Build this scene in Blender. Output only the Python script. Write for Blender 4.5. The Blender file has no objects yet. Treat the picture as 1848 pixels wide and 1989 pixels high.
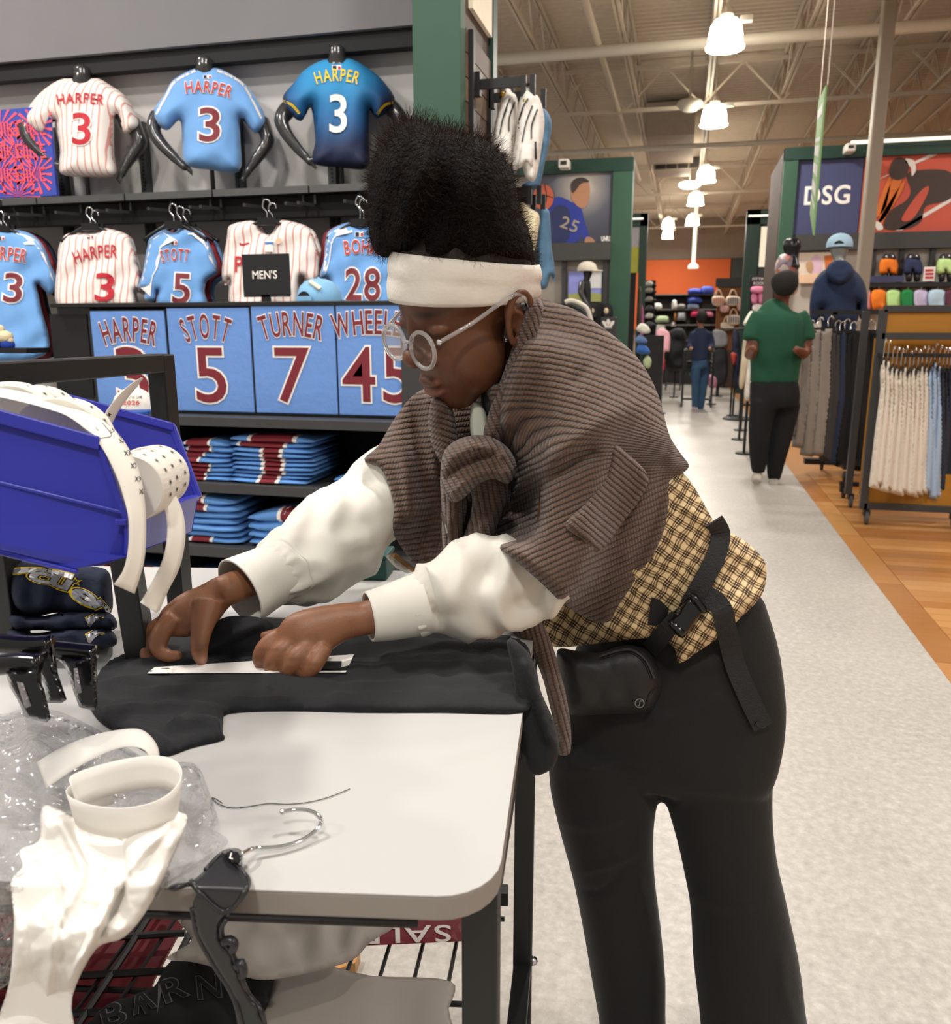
import bpy, bmesh, math, random
import numpy as np
from math import sin, cos, pi, radians, atan, sqrt
from mathutils import Vector, Matrix, geometry
from mathutils.bvhtree import BVHTree
random.seed(7); RNG = np.random.RandomState(7)
SC = bpy.context.scene; COL = SC.collection

# ---------------------------------------------------------------- camera
FP, CX, CY = 1600.0, 924.0, 994.5
PITCH = atan(354.5/1600); YAW = radians(13.9); CAMH = 1.32
HD = np.array([-sin(YAW), cos(YAW), 0.]); RT = np.array([cos(YAW), sin(YAW), 0.]); UZ = np.array([0., 0., 1.])
FW = HD*cos(PITCH)-UZ*sin(PITCH); UP = HD*sin(PITCH)+UZ*cos(PITCH); CAM = np.array([0., 0., CAMH])
cd = bpy.data.cameras.new('camera'); cam = bpy.data.objects.new('camera', cd); COL.objects.link(cam)
cd.sensor_fit = 'HORIZONTAL'; cd.sensor_width = 36.0; cd.lens = FP/1848*36.0; cd.clip_start = .02; cd.clip_end = 200
m = Matrix.Identity(4)
for i, a in enumerate((RT, UP, -FW)):
    for j in range(3): m[j][i] = a[j]
m.translation = Vector(CAM); cam.matrix_world = m
cd.dof.use_dof = True; cd.dof.focus_distance = 1.15; cd.dof.aperture_fstop = 11.0
SC.camera = cam
# ---------------------------------------------------------------- light of the shop
w = bpy.data.worlds.new('shop_ambience'); SC.world = w; w.use_nodes = True
w.node_tree.nodes['Background'].inputs[0].default_value = (1.0, .93, .84, 1); w.node_tree.nodes['Background'].inputs[1].default_value = .42
SC.view_settings.view_transform = 'Standard'; SC.view_settings.look = 'None'
SC.view_settings.exposure = 0.0; SC.view_settings.gamma = 1.0; SC.view_settings.use_curve_mapping = False
LAMP_Z = 4.8; LAMP_POWER = 110
LAMP_ROWS = [(-2.3, (1.0,)), (.3, (-1.9, 2.4, 6.9, 11.33, 15.3, 20.8, 24.5, 29.0)), (-4.6, (-1.9, 2.4, 6.9, 11.3, 20, 29)), (5.2, (-1.9, 2.4, 6.9, 11.3, 20, 29))]  # the single lamp in the first row is added to brighten the jersey wall

# ---------------------------------------------------------------- pixels of the photograph to places
def ray(px, py): return FW + RT*((px-CX)/FP) + UP*((CY-py)/FP)
def at(px, py, Z): return CAM + ray(px, py)*Z
def atD(px, py, D): d = ray(px, py); return CAM + d*(D/(d@HD))
def atX(px, py, X): d = ray(px, py); return CAM + d*(X/d[0])
def atY(px, py, Y): d = ray(px, py); return CAM + d*(Y/d[1])
def atz(px, py, z): d = ray(px, py); return CAM + d*((z-CAMH)/d[2])
def depth(p): return float((np.asarray(p)-CAM)@FW)
def zD(py, D): return D/(cos(PITCH)+(CY-py)/FP*sin(PITCH))

# ---------------------------------------------------------------- materials
def lin(c):
    if isinstance(c, str):
        c = c.lstrip('#'); c = [int(c[i:i+2], 16)/255 for i in (0, 2, 4)]
        c = [x/12.92 if x <= .04045 else ((x+.055)/1.055)**2.4 for x in c]
    return tuple(c[:3])+(1.0,)
MATS = {}
class NT:
    def __init__(s, name):
        s.m = bpy.data.materials.new(name); s.m.use_nodes = True; s.t = s.m.node_tree; s.b = s.t.nodes['Principled BSDF']
    def n(s, typ, ins=None, **kw):
        n = s.t.nodes.new(typ)
        for k, v in kw.items(): setattr(n, k, v)
        for k, v in (ins or {}).items():
            if isinstance(v, bpy.types.NodeSocket): s.t.links.new(v, n.inputs[k])
            else: n.inputs[k].default_value = v
        return n
    def l(s, a, b): s.t.links.new(a, b)
    def mix(s, f, a, b):
        n = s.t.nodes.new('ShaderNodeMix'); n.data_type = 'RGBA'
        for k, v in ((0, f), (6, a), (7, b)):
            if isinstance(v, bpy.types.NodeSocket): s.t.links.new(v, n.inputs[k])
            else: n.inputs[k].default_value = v
        return n.outputs[2]
    def math(s, op, a, b=0.0, c=None):
        n = s.t.nodes.new('ShaderNodeMath'); n.operation = op
        for k, v in ((0, a), (1, b), (2, c)):
            if v is None: continue
            if isinstance(v, bpy.types.NodeSocket): s.t.links.new(v, n.inputs[k])
            else: n.inputs[k].default_value = v
        return n.outputs[0]
    def ramp(s, f, stops):
        n = s.t.nodes.new('ShaderNodeValToRGB'); s.t.links.new(f, n.inputs[0]); e = n.color_ramp.elements
        while len(e) < len(stops): e.new(.5)
        for el, (p, c) in zip(e, stops): el.position = p; el.color = lin(c)
        return n.outputs[0]
def M(name, col='#808080', rough=.6, metal=0, var=.12, vs=12.0, bump=0, bs=60.0, coat=0, sheen=0, spec=.5, emit=0, alpha=1, trans=0, ior=1.45, sss=0, bdist=.01, stretch=None):
    if name in MATS: return MATS[name]
    k = NT(name); b = k.b; c = lin(col)
    tc = k.n('ShaderNodeTexCoord').outputs['Object']
    if stretch: tc = k.n('ShaderNodeMapping', {0: tc, 'Scale': stretch}).outputs[0]
    nz = k.n('ShaderNodeTexNoise', {'Vector': tc, 'Scale': vs, 'Detail': 4.0})
    dark = tuple(x*(1-var) for x in c[:3])+(1,); lite = tuple(min(1, x*(1+var)) for x in c[:3])+(1,)
    k.l(k.mix(nz.outputs[0], dark, lite), b.inputs['Base Color'])
    b.inputs['Roughness'].default_value = rough; b.inputs['Metallic'].default_value = metal
    b.inputs['Specular IOR Level'].default_value = spec; b.inputs['IOR'].default_value = ior
    if coat: b.inputs['Coat Weight'].default_value = coat; b.inputs['Coat Roughness'].default_value = .1
    if sheen: b.inputs['Sheen Weight'].default_value = sheen; b.inputs['Sheen Roughness'].default_value = .4
    if emit: b.inputs['Emission Color'].default_value = c; b.inputs['Emission Strength'].default_value = emit
    if alpha < 1: b.inputs['Alpha'].default_value = alpha
    if trans: b.inputs['Transmission Weight'].default_value = trans
    if sss: b.inputs['Subsurface Weight'].default_value = sss; b.inputs['Subsurface Radius'].default_value = (.012, .004, .002); b.inputs['Subsurface Scale'].default_value = 1.0
    if bump:
        n2 = k.n('ShaderNodeTexNoise', {'Vector': tc, 'Scale': bs, 'Detail': 3.0})
        bp = k.n('ShaderNodeBump', {'Height': n2.outputs[0], 'Strength': bump, 'Distance': bdist}); k.l(bp.outputs[0], b.inputs['Normal'])
    MATS[name] = k.m; return k.m

# ---------------------------------------------------------------- objects
def tag(o, label=None, cat=None, group=None, kind=None):
    for k, v in (('label', label), ('category', cat), ('group', group), ('kind', kind)):
        if v: o[k] = v
    return o
def thing(name, label, cat, loc=(0, 0, 0), group=None, rz=0):
    o = bpy.data.objects.new(name, None); COL.objects.link(o); o.location = loc; o.rotation_euler = (0, 0, rz); o.empty_display_size = .05
    return tag(o, label, cat, group)
def mk(name, V, Fc, mat, parent=None, smooth=False, uv=None, label=None, cat=None, group=None, kind=None, base=None, recalc=True, mats=None, fmat=None):
    """one mesh object from world coordinates; its origin at base (or the parent's origin)"""
    V = np.asarray(V, float)
    if parent is not None: org = np.array(parent.matrix_basis.translation)
    elif base is not None: org = np.asarray(base, float)
    else: org = np.array([(V[:, 0].min()+V[:, 0].max())/2, (V[:, 1].min()+V[:, 1].max())/2, V[:, 2].min()])
    me = bpy.data.meshes.new(name); me.from_pydata((V-org).tolist(), [], [tuple(int(i) for i in f) for f in Fc])
    if recalc:
        bm = bmesh.new(); bm.from_mesh(me); bmesh.ops.recalc_face_normals(bm, faces=bm.faces); bm.to_mesh(me); bm.free()
    if uv is not None:
        l = me.uv_layers.new(name='UVMap'); vi = np.zeros(len(me.loops), int); me.loops.foreach_get('vertex_index', vi)
        l.data.foreach_set('uv', np.asarray(uv, float)[vi].ravel())
    for x in (mats or [mat]): me.materials.append(x)
    if fmat is not None and not recalc: me.polygons.foreach_set('material_index', list(fmat))
    if smooth: me.polygons.foreach_set('use_smooth', [True]*len(me.polygons))
    me.update(); o = bpy.data.objects.new(name, me); COL.objects.link(o)
    if parent is not None: o.parent = parent
    else: o.location = org
    tag(o, label, cat, group, kind)
    return o
def sub(name, V, Fc, mat, part, **k):
    """a sub-part: child of a part that itself hangs on a thing (the part sits at the thing's origin)"""
    root = part.parent; V = np.asarray(V, float)
    o = mk(name, V, Fc, mat, base=np.array(root.matrix_basis.translation) if root else np.array(part.matrix_basis.translation), **k)
    o.location = (0, 0, 0); o.parent = part; return o
class MB:
    def __init__(s): s.V = []; s.F = []; s.n = 0
    def add(s, V, Fc):
        V = np.asarray(V, float); s.V.append(V); s.F += [tuple(i+s.n for i in f) for f in Fc]; s.n += len(V); return s
    def box(s, lo, hi, R=None, c=None):
        (x0, y0, z0), (x1, y1, z1) = lo, hi
        V = np.array([(x, y, z) for x in (x0, x1) for y in (y0, y1) for z in (z0, z1)], float)
        if R is not None: V = (V-np.asarray(c))@R.T+np.asarray(c)
        return s.add(V, [(0, 1, 3, 2), (4, 6, 7, 5), (0, 4, 5, 1), (2, 3, 7, 6), (0, 2, 6, 4), (1, 5, 7, 3)])
    def obox(s, c, ax, ay, az, sz):
        """box about c with unit axes and full sizes"""
        ax, ay, az = (np.asarray(a, float)/np.linalg.norm(a) for a in (ax, ay, az)); c = np.asarray(c, float)
        V = [c+ax*sz[0]*i+ay*sz[1]*j+az*sz[2]*k for i in (-.5, .5) for j in (-.5, .5) for k in (-.5, .5)]
        return s.add(V, [(0, 1, 3, 2), (4, 6, 7, 5), (0, 4, 5, 1), (2, 3, 7, 6), (0, 2, 6, 4), (1, 5, 7, 3)])
    def bar(s, a, b, wd, ht=None, up=(0, 0, 1)):
        a = np.asarray(a, float); b = np.asarray(b, float); t = b-a; L = np.linalg.norm(t); t /= L
        x = np.cross(t, up); x = x/np.linalg.norm(x) if np.linalg.norm(x) > 1e-6 else np.array([1., 0, 0]); y = np.cross(x, t)
        return s.obox((a+b)/2, t, x, y, (L, wd, ht or wd))
    def tube(s, pts, r, n=8, closed=False, caps=True):
        P = np.asarray(pts, float); N = len(P); r = np.full(N, r) if np.isscalar(r) else np.asarray(r, float)
        T = np.gradient(P, axis=0) if not closed else (np.roll(P, -1, 0)-np.roll(P, 1, 0))
        T /= np.linalg.norm(T, axis=1)[:, None]+1e-12
        u = np.cross(T[0], (0, 0, 1)); u = u if np.linalg.norm(u) > 1e-3 else np.cross(T[0], (1, 0, 0)); u /= np.linalg.norm(u)
        V = []; a = np.linspace(0, 2*pi, n, endpoint=False)
        for i in range(N):
            u = u-T[i]*(u@T[i]); u /= np.linalg.norm(u); v = np.cross(T[i], u)
            V.append(P[i]+r[i]*(np.cos(a)[:, None]*u+np.sin(a)[:, None]*v))
        Fc = []
        for i in range(N if closed else N-1):
            j = (i+1) % N
            for k in range(n): Fc.append((i*n+k, i*n+(k+1) % n, j*n+(k+1) % n, j*n+k))
        if caps and not closed: Fc += [tuple(range(n))[::-1], tuple(range((N-1)*n, N*n))]
        return s.add(np.concatenate(V), Fc)
    def lathe(s, c, prof, n=20, axis=(0, 0, 1)):
        ax = np.asarray(axis, float); ax /= np.linalg.norm(ax); u = np.cross(ax, (1, 0, 0)) if abs(ax[0]) < .9 else np.cross(ax, (0, 1, 0)); u /= np.linalg.norm(u); v = np.cross(ax, u)
        a = np.linspace(0, 2*pi, n, endpoint=False); c = np.asarray(c, float)
        V = [c+ax*h+r*(np.cos(t)*u+np.sin(t)*v) for r, h in prof for t in a]
        Fc = [(i*n+k, i*n+(k+1) % n, (i+1)*n+(k+1) % n, (i+1)*n+k) for i in range(len(prof)-1) for k in range(n)]
        Fc += [tuple(range(n))[::-1], tuple(range((len(prof)-1)*n, len(prof)*n))]
        return s.add(V, Fc)
    def ell(s, c, R, rad, n=20, k=14):
        """ellipsoid: columns of R are its axes"""
        V = []; Fc = []
        for i in range(k+1):
            ph = pi*i/k
            for j in range(n): th = 2*pi*j/n; V.append((rad[0]*sin(ph)*cos(th), rad[1]*sin(ph)*sin(th), rad[2]*cos(ph)))
        for i in range(k):
            for j in range(n): Fc.append((i*n+j, i*n+(j+1) % n, (i+1)*n+(j+1) % n, (i+1)*n+j))
        return s.add(np.array(V)@np.asarray(R).T+np.asarray(c), Fc)
    def mk(s, name, mat, parent=None, **k): return mk(name, np.concatenate(s.V), s.F, mat, parent, **k)
    def sub(s, name, mat, part, **k): return sub(name, np.concatenate(s.V), s.F, mat, part, **k)
def bev(o, w=.004, seg=2):
    b = o.modifiers.new('bevel', 'BEVEL'); b.width = w; b.segments = seg; b.limit_method = 'ANGLE'; b.angle_limit = radians(40); return o
def box(name, lo, hi, mat, parent=None, bw=0, **k):
    o = MB().box(lo, hi).mk(name, mat, parent, **k)
    return bev(o, bw) if bw else o
def cr(P, k=6, closed=False):
    """Catmull-Rom through the rows of P"""
    P = np.asarray(P, float); N = len(P)
    if N < 3: return P
    out = []
    for i in range(N if closed else N-1):
        p0, p1, p2, p3 = (P[(i+d) % N] if closed else P[min(max(i+d, 0), N-1)] for d in (-1, 0, 1, 2))
        for t in np.arange(k)/k:
            out.append(.5*((2*p1)+(-p0+p2)*t+(2*p0-5*p1+4*p2-p3)*t*t+(-p0+3*p1-3*p2+p3)*t**3))
    if not closed: out.append(P[-1])
    return np.array(out)
def resample(P, step):
    P = np.vstack([P, P[:1]]); L = np.r_[0, np.cumsum(np.linalg.norm(np.diff(P, axis=0), axis=1))]
    n = max(8, int(L[-1]/step)); s = np.linspace(0, L[-1], n, endpoint=False)
    return np.c_[np.interp(s, L, P[:, 0]), np.interp(s, L, P[:, 1])]
def segdist(Q, A, B):
    AB = B-A; L = (AB**2).sum(1)+1e-12; best = np.full(len(Q), 1e9)
    for a, ab, l in zip(A, AB, L):
        t = np.clip(((Q-a)@ab)/l, 0, 1); best = np.minimum(best, np.linalg.norm(Q-(a+t[:, None]*ab), axis=1))
    return best
def inside(Q, P):
    c = np.zeros(len(Q), bool); j = len(P)-1
    for i in range(len(P)):
        with np.errstate(divide='ignore', invalid='ignore'):
            k = ((P[i, 1] > Q[:, 1]) != (P[j, 1] > Q[:, 1])) & (Q[:, 0] < (P[j, 0]-P[i, 0])*(Q[:, 1]-P[i, 1])/(P[j, 1]-P[i, 1]+1e-12)+P[i, 0])
        c ^= k; j = i
    return c
def crease(Q, lines, wd=14., amp=1.):
    """soft ridges or grooves along polylines, for folds: lines of (points, width, height)"""
    out = np.zeros(len(Q))
    for L in lines:
        pts, wdt, am = (np.asarray(L[0], float), L[1], L[2]); pts = cr(pts, 5)
        out += am*np.exp(-(segdist(Q, pts[:-1], pts[1:])/wdt)**2)
    return out
def tri2d(outline, step, k=4, sharp=False):
    P = np.asarray(outline, float); P = resample(P if sharp else cr(P, k, True), step)
    x0, y0 = P.min(0); x1, y1 = P.max(0)
    gx, gy = np.meshgrid(np.arange(x0, x1+step, step), np.arange(y0, y1+step, step*.87)); gx = gx+(np.arange(gx.shape[0]) % 2)[:, None]*step*.5
    Q = np.c_[gx.ravel(), gy.ravel()]; Q = Q[inside(Q, P)]
    if len(Q): Q = Q[segdist(Q, P, np.roll(P, -1, 0)) > step*.55]
    n = len(P); allv = [Vector(p) for p in np.vstack([P, Q])]
    r = geometry.delaunay_2d_cdt(allv, [(i, (i+1) % n) for i in range(n)], [], 1, 1e-4)
    return np.array([tuple(v) for v in r[0]]), [tuple(f) for f in r[2]], P
def inflate(outline, place, T, R, back=.7, step=8, k=4, disp=None, sharp=False):
    """a rounded body over a closed outline: place(px, py, off) gives the 3D point, off towards the viewer; T thickness, R rim width"""
    U, Fc, P = tri2d(outline, step, k, sharp)
    d = segdist(U, P, np.roll(P, -1, 0)); e = np.clip(d/R, 0, 1); t = T*np.sqrt(1-(1-e)**2); rim = d < 1e-3
    dz = disp(U) if disp is not None else np.zeros(len(U)); dz = dz*np.clip(d/(R*.5), 0, 1)
    Fv = np.array([place(p[0], p[1], a) for p, a in zip(U, t+dz)]); Bv = np.array([place(p[0], p[1], -a*back) for p, a in zip(U, t)])
    bi = np.where(rim, np.arange(len(U)), -1); nb = np.where(~rim)[0]; bi[nb] = len(U)+np.arange(len(nb))
    V = np.vstack([Fv, Bv[nb]]); F2 = Fc+[tuple(int(bi[i]) for i in f[::-1]) for f in Fc]
    F2 = [f for f in F2 if len(set(f)) == len(f)]
    seen = set(); F3 = []
    for f in F2:
        s_ = tuple(sorted(f))
        if s_ in seen: continue
        seen.add(s_); F3.append(f)
    return V, F3, np.vstack([U, U[nb]])
def drape(outline, bv, dflt, T, R, off=.012, step=8, sm=22., k=4, disp=None, sharp=False, thick=.012, push=None):
    """cloth laid over a body: depth read off the body below, smoothed, then lifted; dflt(x, y) depth where there is no body"""
    U, Fc, P = tri2d(outline, step, k, sharp); d = segdist(U, P, np.roll(P, -1, 0)); z = np.array([dflt(x, y) for x, y in U])
    for i, (x, y) in enumerate(U):
        r = ray(x, y); h = bv.ray_cast(Vector(CAM), Vector(r))
        if h[0] is not None: z[i] = min(z[i], depth(h[0]))
    if sm:
        zz = np.zeros(len(U))
        for i0 in range(0, len(U), 500):
            q = ((U[i0:i0+500, None, :]-U[None])**2).sum(2); w_ = np.exp(-q/(2*sm*sm)); zz[i0:i0+500] = (w_*z[None]).sum(1)/w_.sum(1)
        z = np.minimum(zz, z+.004); zz = np.zeros(len(U))
        for i0 in range(0, len(U), 500):
            q = ((U[i0:i0+500, None, :]-U[None])**2).sum(2); w_ = np.exp(-q/(2*81)); zz[i0:i0+500] = (w_*z[None]).sum(1)/w_.sum(1)
        z = zz
    e = np.clip(d/R, 0, 1); t = T*np.sqrt(1-(1-e)**2)+off
    if disp is not None: t = t+disp(U)*np.clip(d/(R*.3)+.25, 0, 1)
    if push is not None: z = z-push(U)
    A = np.array([at(p[0], p[1], q-w_) for p, q, w_ in zip(U, z, t)]); B = np.array([at(p[0], p[1], q-w_+thick) for p, q, w_ in zip(U, z, t)])
    n = len(U); F2 = Fc+[tuple(i+n for i in f[::-1]) for f in Fc]; m_ = len(P)
    idx = {}
    for i, u in enumerate(U): idx[(round(u[0], 3), round(u[1], 3))] = i
    ring = [idx.get((round(p[0], 3), round(p[1], 3))) for p in P]
    for a, b in zip(ring, ring[1:]+ring[:1]):
        if a is not None and b is not None and a != b: F2.append((a, b, b+n, a+n))
    return np.vstack([A, B]), F2, np.vstack([U, U])
def plZ(Z):
    if callable(Z): return lambda x, y, o: CAM+ray(x, y)*(Z(x, y)-o)
    return lambda x, y, o: CAM+ray(x, y)*(Z-o)
def loft(path, k=5, n=16, flat=1.0, caps=True):
    """limb: path rows (px, py, axial depth, radius px[, flatness])"""
    P = np.array([tuple(p)+((flat,) if len(p) == 4 else ()) for p in path], float); P = cr(P, k)
    C = np.array([at(p[0], p[1], p[2]) for p in P]); r = P[:, 3]*P[:, 2]/FP; fl = P[:, 4]
    return loft3(C, r, fl, n, caps)
def loft3(C, r, fl=None, n=16, caps=True, side=None):
    C = np.asarray(C, float); N = len(C); r = np.full(N, r) if np.isscalar(r) else np.asarray(r); fl = np.ones(N) if fl is None else (np.full(N, fl) if np.isscalar(fl) else fl)
    T = np.gradient(C, axis=0); T /= np.linalg.norm(T, axis=1)[:, None]; a = np.linspace(0, 2*pi, n, endpoint=False); V = []; prev = None
    for i in range(N):
        vd = (C[i]-CAM) if side is None else np.asarray(side, float); u = np.cross(T[i], vd); u /= np.linalg.norm(u)+1e-9
        if prev is not None and u@prev < 0: u = -u
        prev = u; v = np.cross(T[i], u)
        V.append(C[i]+r[i]*(np.cos(a)[:, None]*u+fl[i]*np.sin(a)[:, None]*v))
    Fc = [(i*n+q, i*n+(q+1) % n, (i+1)*n+(q+1) % n, (i+1)*n+q) for i in range(N-1) for q in range(n)]
    if caps: Fc += [tuple(range(n))[::-1], tuple(range((N-1)*n, N*n))]
    return np.concatenate(V), Fc
def fuse(parts, voxel, smooth=4, fac=.5):
    """one continuous surface out of overlapping closed pieces"""
    b = MB()
    for V, Fc in parts: b.add(V, Fc)
    me = bpy.data.meshes.new('tmp'); me.from_pydata(np.concatenate(b.V).tolist(), [], b.F)
    bm = bmesh.new(); bm.from_mesh(me); bmesh.ops.recalc_face_normals(bm, faces=bm.faces); bm.to_mesh(me); bm.free()
    o = bpy.data.objects.new('tmp', me); COL.objects.link(o)
    r = o.modifiers.new('r', 'REMESH'); r.mode = 'VOXEL'; r.voxel_size = voxel
    if smooth: s_ = o.modifiers.new('s', 'SMOOTH'); s_.factor = fac; s_.iterations = smooth
    dg = bpy.context.evaluated_depsgraph_get(); ev = o.evaluated_get(dg); m2 = ev.to_mesh()
    V = np.zeros(len(m2.vertices)*3); m2.vertices.foreach_get('co', V); Fc = [tuple(p.vertices) for p in m2.polygons]
    ev.to_mesh_clear(); bpy.data.objects.remove(o); bpy.data.meshes.remove(me)
    return V.reshape(-1, 3), Fc
def copy_tree(o, parent=None):
    c = o.copy(); COL.objects.link(c); c.parent = parent
    for ch in o.children:
        if ch.name != c.name: copy_tree(ch, c)
    return c

# ---------------------------------------------------------------- lettering
GL = {}
def glyph(ch, off=0.0, cut=True):
    key = (ch, off, cut)
    if key in GL: return GL[key]
    cu = bpy.data.curves.new('t', 'FONT'); cu.body = ch; cu.size = 1.0; cu.offset = off; cu.resolution_u = 4; cu.fill_mode = 'FRONT'
    o = bpy.data.objects.new('t', cu); me = bpy.data.meshes.new_from_object(o); bpy.data.objects.remove(o); bpy.data.curves.remove(cu)
    bm = bmesh.new(); bm.from_mesh(me)
    if cut:
        for ax in (0, 1):
            for i in range(-1, 10):
                c = Vector((0, 0, 0)); c[ax] = i*.125+.03; nrm = Vector((0, 0, 0)); nrm[ax] = 1
                bmesh.ops.bisect_plane(bm, geom=bm.verts[:]+bm.edges[:]+bm.faces[:], plane_co=c, plane_no=nrm)
    bmesh.ops.triangulate(bm, faces=bm.faces); bm.verts.index_update()
    V = np.array([v.co[:2] for v in bm.verts]); Fc = [tuple(v.index for v in f.verts) for f in bm.faces]
    bm.free(); bpy.data.meshes.remove(me)
    if not len(V): V = np.zeros((0, 2))
    GL[key] = (V, Fc); return GL[key]
CAP = .73
def word2d(s, h, wid=None, off=0.0, arc=0.0, gap=.12, cut=True, cond=.8, slant=0.0):
    """letters in the plane, centred, cap height h, y up; wid total width; arc = sagitta of the baseline (positive = arched up); returns V,F"""
    adv = []
    for ch in s:
        if ch == ' ': adv.append((0, .3)); continue
        V0, _ = glyph(ch, 0.0, cut); adv.append((V0[:, 0].min(), V0[:, 0].max()-V0[:, 0].min()))
    tot = sum(a[1] for a in adv)+gap*(len(s)-1); sc = h/CAP
    sx = (wid/tot) if wid else sc*cond
    W2 = tot*sx/2; out = []; Fc = []; n = 0; x = 0
    Rr = (W2*W2+arc*arc)/(2*arc) if abs(arc) > 1e-9 else None
    for ch, (mn, wd) in zip(s, adv):
        if ch != ' ':
            V, f = glyph(ch, off, cut); V = V.copy(); V[:, 0] = (V[:, 0]-mn-wd/2)*sx; V[:, 1] *= sc; V[:, 0] += slant*V[:, 1]; cxx = (x+wd/2)*sx-W2
            if Rr:
                th = cxx/Rr; c, s_ = cos(-th), sin(-th); V = np.c_[V[:, 0]*c-V[:, 1]*s_, V[:, 0]*s_+V[:, 1]*c]; V += (Rr*sin(th), Rr*(cos(th)-1)+arc)
            else: V[:, 0] += cxx
            out.append(V); Fc += [tuple(i+n for i in q) for q in f]; n += len(V)
        x += wd+gap
    return np.concatenate(out), Fc
def bvh_of(V, Fc): return BVHTree.FromPolygons([Vector(v) for v in V], [tuple(int(i) for i in f) for f in Fc])
def stamp(name, V2, Fc, cx, cy, bv, mat, part, eps=.003, rot=0, fallback=None, subpart=False):
    """print flat shapes (px units, y up) on a surface: each point dropped on the cloth along the line of sight, eps proud of it"""
    c, s_ = cos(rot), sin(rot); out = []
    for x, y in V2:
        px = cx+x*c-y*s_; py = cy-(x*s_+y*c); d = ray(px, py); h = bv.ray_cast(Vector(CAM), Vector(d))
        if h[0] is None:
            q = bv.find_nearest(Vector(at(px, py, fallback or 1.)))[0]; out.append(np.array(q)-d/np.linalg.norm(d)*eps)
        else: out.append(np.array(h[0])-d/np.linalg.norm(d)*eps)
    return (sub if subpart else mk)(name, out, Fc, mat, part, recalc=False)
def flat_text(name, s, org, ux, uy, h, mat, parent, **k):
    """lettering on a flat board: org centre of the baseline, ux/uy unit axes"""
    sp = k.pop('subpart', False); th = k.pop('lift', 0.0)
    V2, Fc = word2d(s, h, cut=False, **k); ux = np.asarray(ux, float); uy = np.asarray(uy, float); nn = np.cross(ux, uy)
    V = np.asarray(org)+V2[:, :1]*ux+V2[:, 1:]*uy+nn*th
    return (sub if sp else mk)(name, V, Fc, mat, parent, recalc=False)
# ================================================================ the shop itself
def structure(o): o['kind'] = 'structure'; return o
def rectY(px0, py0, px1, py1, Y):
    cx, cy = (px0+px1)/2, (py0+py1)/2
    return atY(px0, cy, Y)[0], atY(px1, cy, Y)[0], atY(cx, py1, Y)[2], atY(cx, py0, Y)[2]
def panelY(name, px0, py0, px1, py1, Y, t, mat, parent=None, bw=0, **k):
    x0, x1, z0, z1 = rectY(px0, py0, px1, py1, Y); return box(name, (x0, Y, z0), (x1, Y+t, z1), mat, parent, bw, **k)
def polyY(name, pts, Y, mat, parent=None, t=.004, subpart=None, smooth_k=0, **k):
    """a flat cut-out of thickness t whose front lies in the plane Y"""
    P = np.asarray(pts, float); P = cr(P, smooth_k, True) if smooth_k else P; n = len(P)
    A = np.array([atY(x, y, Y) for x, y in P]); B = A+np.array([0, t, 0])
    Fc = [tuple(range(n)), tuple(range(n, 2*n))[::-1]]+[(i, (i+1) % n, n+(i+1) % n, n+i) for i in range(n)]
    if subpart is not None: return sub(name, np.vstack([A, B]), Fc, mat, subpart, **k)
    return mk(name, np.vstack([A, B]), Fc, mat, parent, **k)

# vinyl floor, speckled
k = NT('vinyl_floor'); tc = k.n('ShaderNodeTexCoord').outputs['Object']
n1 = k.n('ShaderNodeTexNoise', {'Vector': tc, 'Scale': 42.0, 'Detail': 6.0, 'Roughness': .7}); n2 = k.n('ShaderNodeTexNoise', {'Vector': tc, 'Scale': 3.0, 'Detail': 3.0})
c1 = k.ramp(n1.outputs[0], [(.3, '#a09a92'), (.48, '#b0aba4'), (.62, '#bfbab3'), (.78, '#d6d2cb')])
c2 = k.mix(k.math('MULTIPLY', n2.outputs[0], .35), c1, lin('#a39a8d'))
br = k.n('ShaderNodeTexBrick', {'Vector': tc, 'Color1': (1, 1, 1, 1), 'Color2': (.955, .95, .945, 1), 'Mortar': (.93, .92, .91, 1), 'Scale': 1.0, 'Mortar Size': .0012, 'Brick Width': .305, 'Row Height': .305}); br.offset = 0
mm = k.n('ShaderNodeMix', data_type='RGBA', blend_type='MULTIPLY'); mm.inputs[0].default_value = 1; k.l(c2, mm.inputs[6]); k.l(br.outputs[0], mm.inputs[7]); k.l(mm.outputs[2], k.b.inputs['Base Color'])
k.l(k.math('MULTIPLY_ADD', n2.outputs[0], .2, .27), k.b.inputs['Roughness'])
VINYL = k.m
structure(box('floor', (-9, -4, -.05), (1.06, 38, 0), VINYL))
WOODS = []
for i, c in enumerate(('#b07a42', '#a86f38', '#bb8850', '#9c6733')):
    k = NT('oak_plank_%d' % i); tc = k.n('ShaderNodeTexCoord').outputs['Object']; mp = k.n('ShaderNodeMapping', {0: tc, 'Scale': (1.5, 22, 8)})
    nz = k.n('ShaderNodeTexNoise', {'Vector': mp.outputs[0], 'Scale': 3.0, 'Detail': 5.0}); cc = lin(c)
    k.l(k.mix(nz.outputs[0], tuple(x*.74 for x in cc[:3])+(1,), tuple(x*1.2 for x in cc[:3])+(1,)), k.b.inputs['Base Color']); k.b.inputs['Roughness'].default_value = .38; WOODS.append(k.m)
wf = structure(box('floor_wood', (1.06, -4, -.05), (12, 38, -.004), WOODS[0]))
pm = None
def plank_mesh(lx, ly, mat):
    me = bpy.data.meshes.new('plank'); b = MB().box((0, 0, -.006), (lx-.003, ly-.003, 0)); me.from_pydata(b.V[0].tolist(), [], b.F); me.materials.append(mat); return me
pms = [plank_mesh(.95, .095, x) for x in WOODS]; pbs = [plank_mesh(.135, 1.1, x) for x in WOODS]
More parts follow.
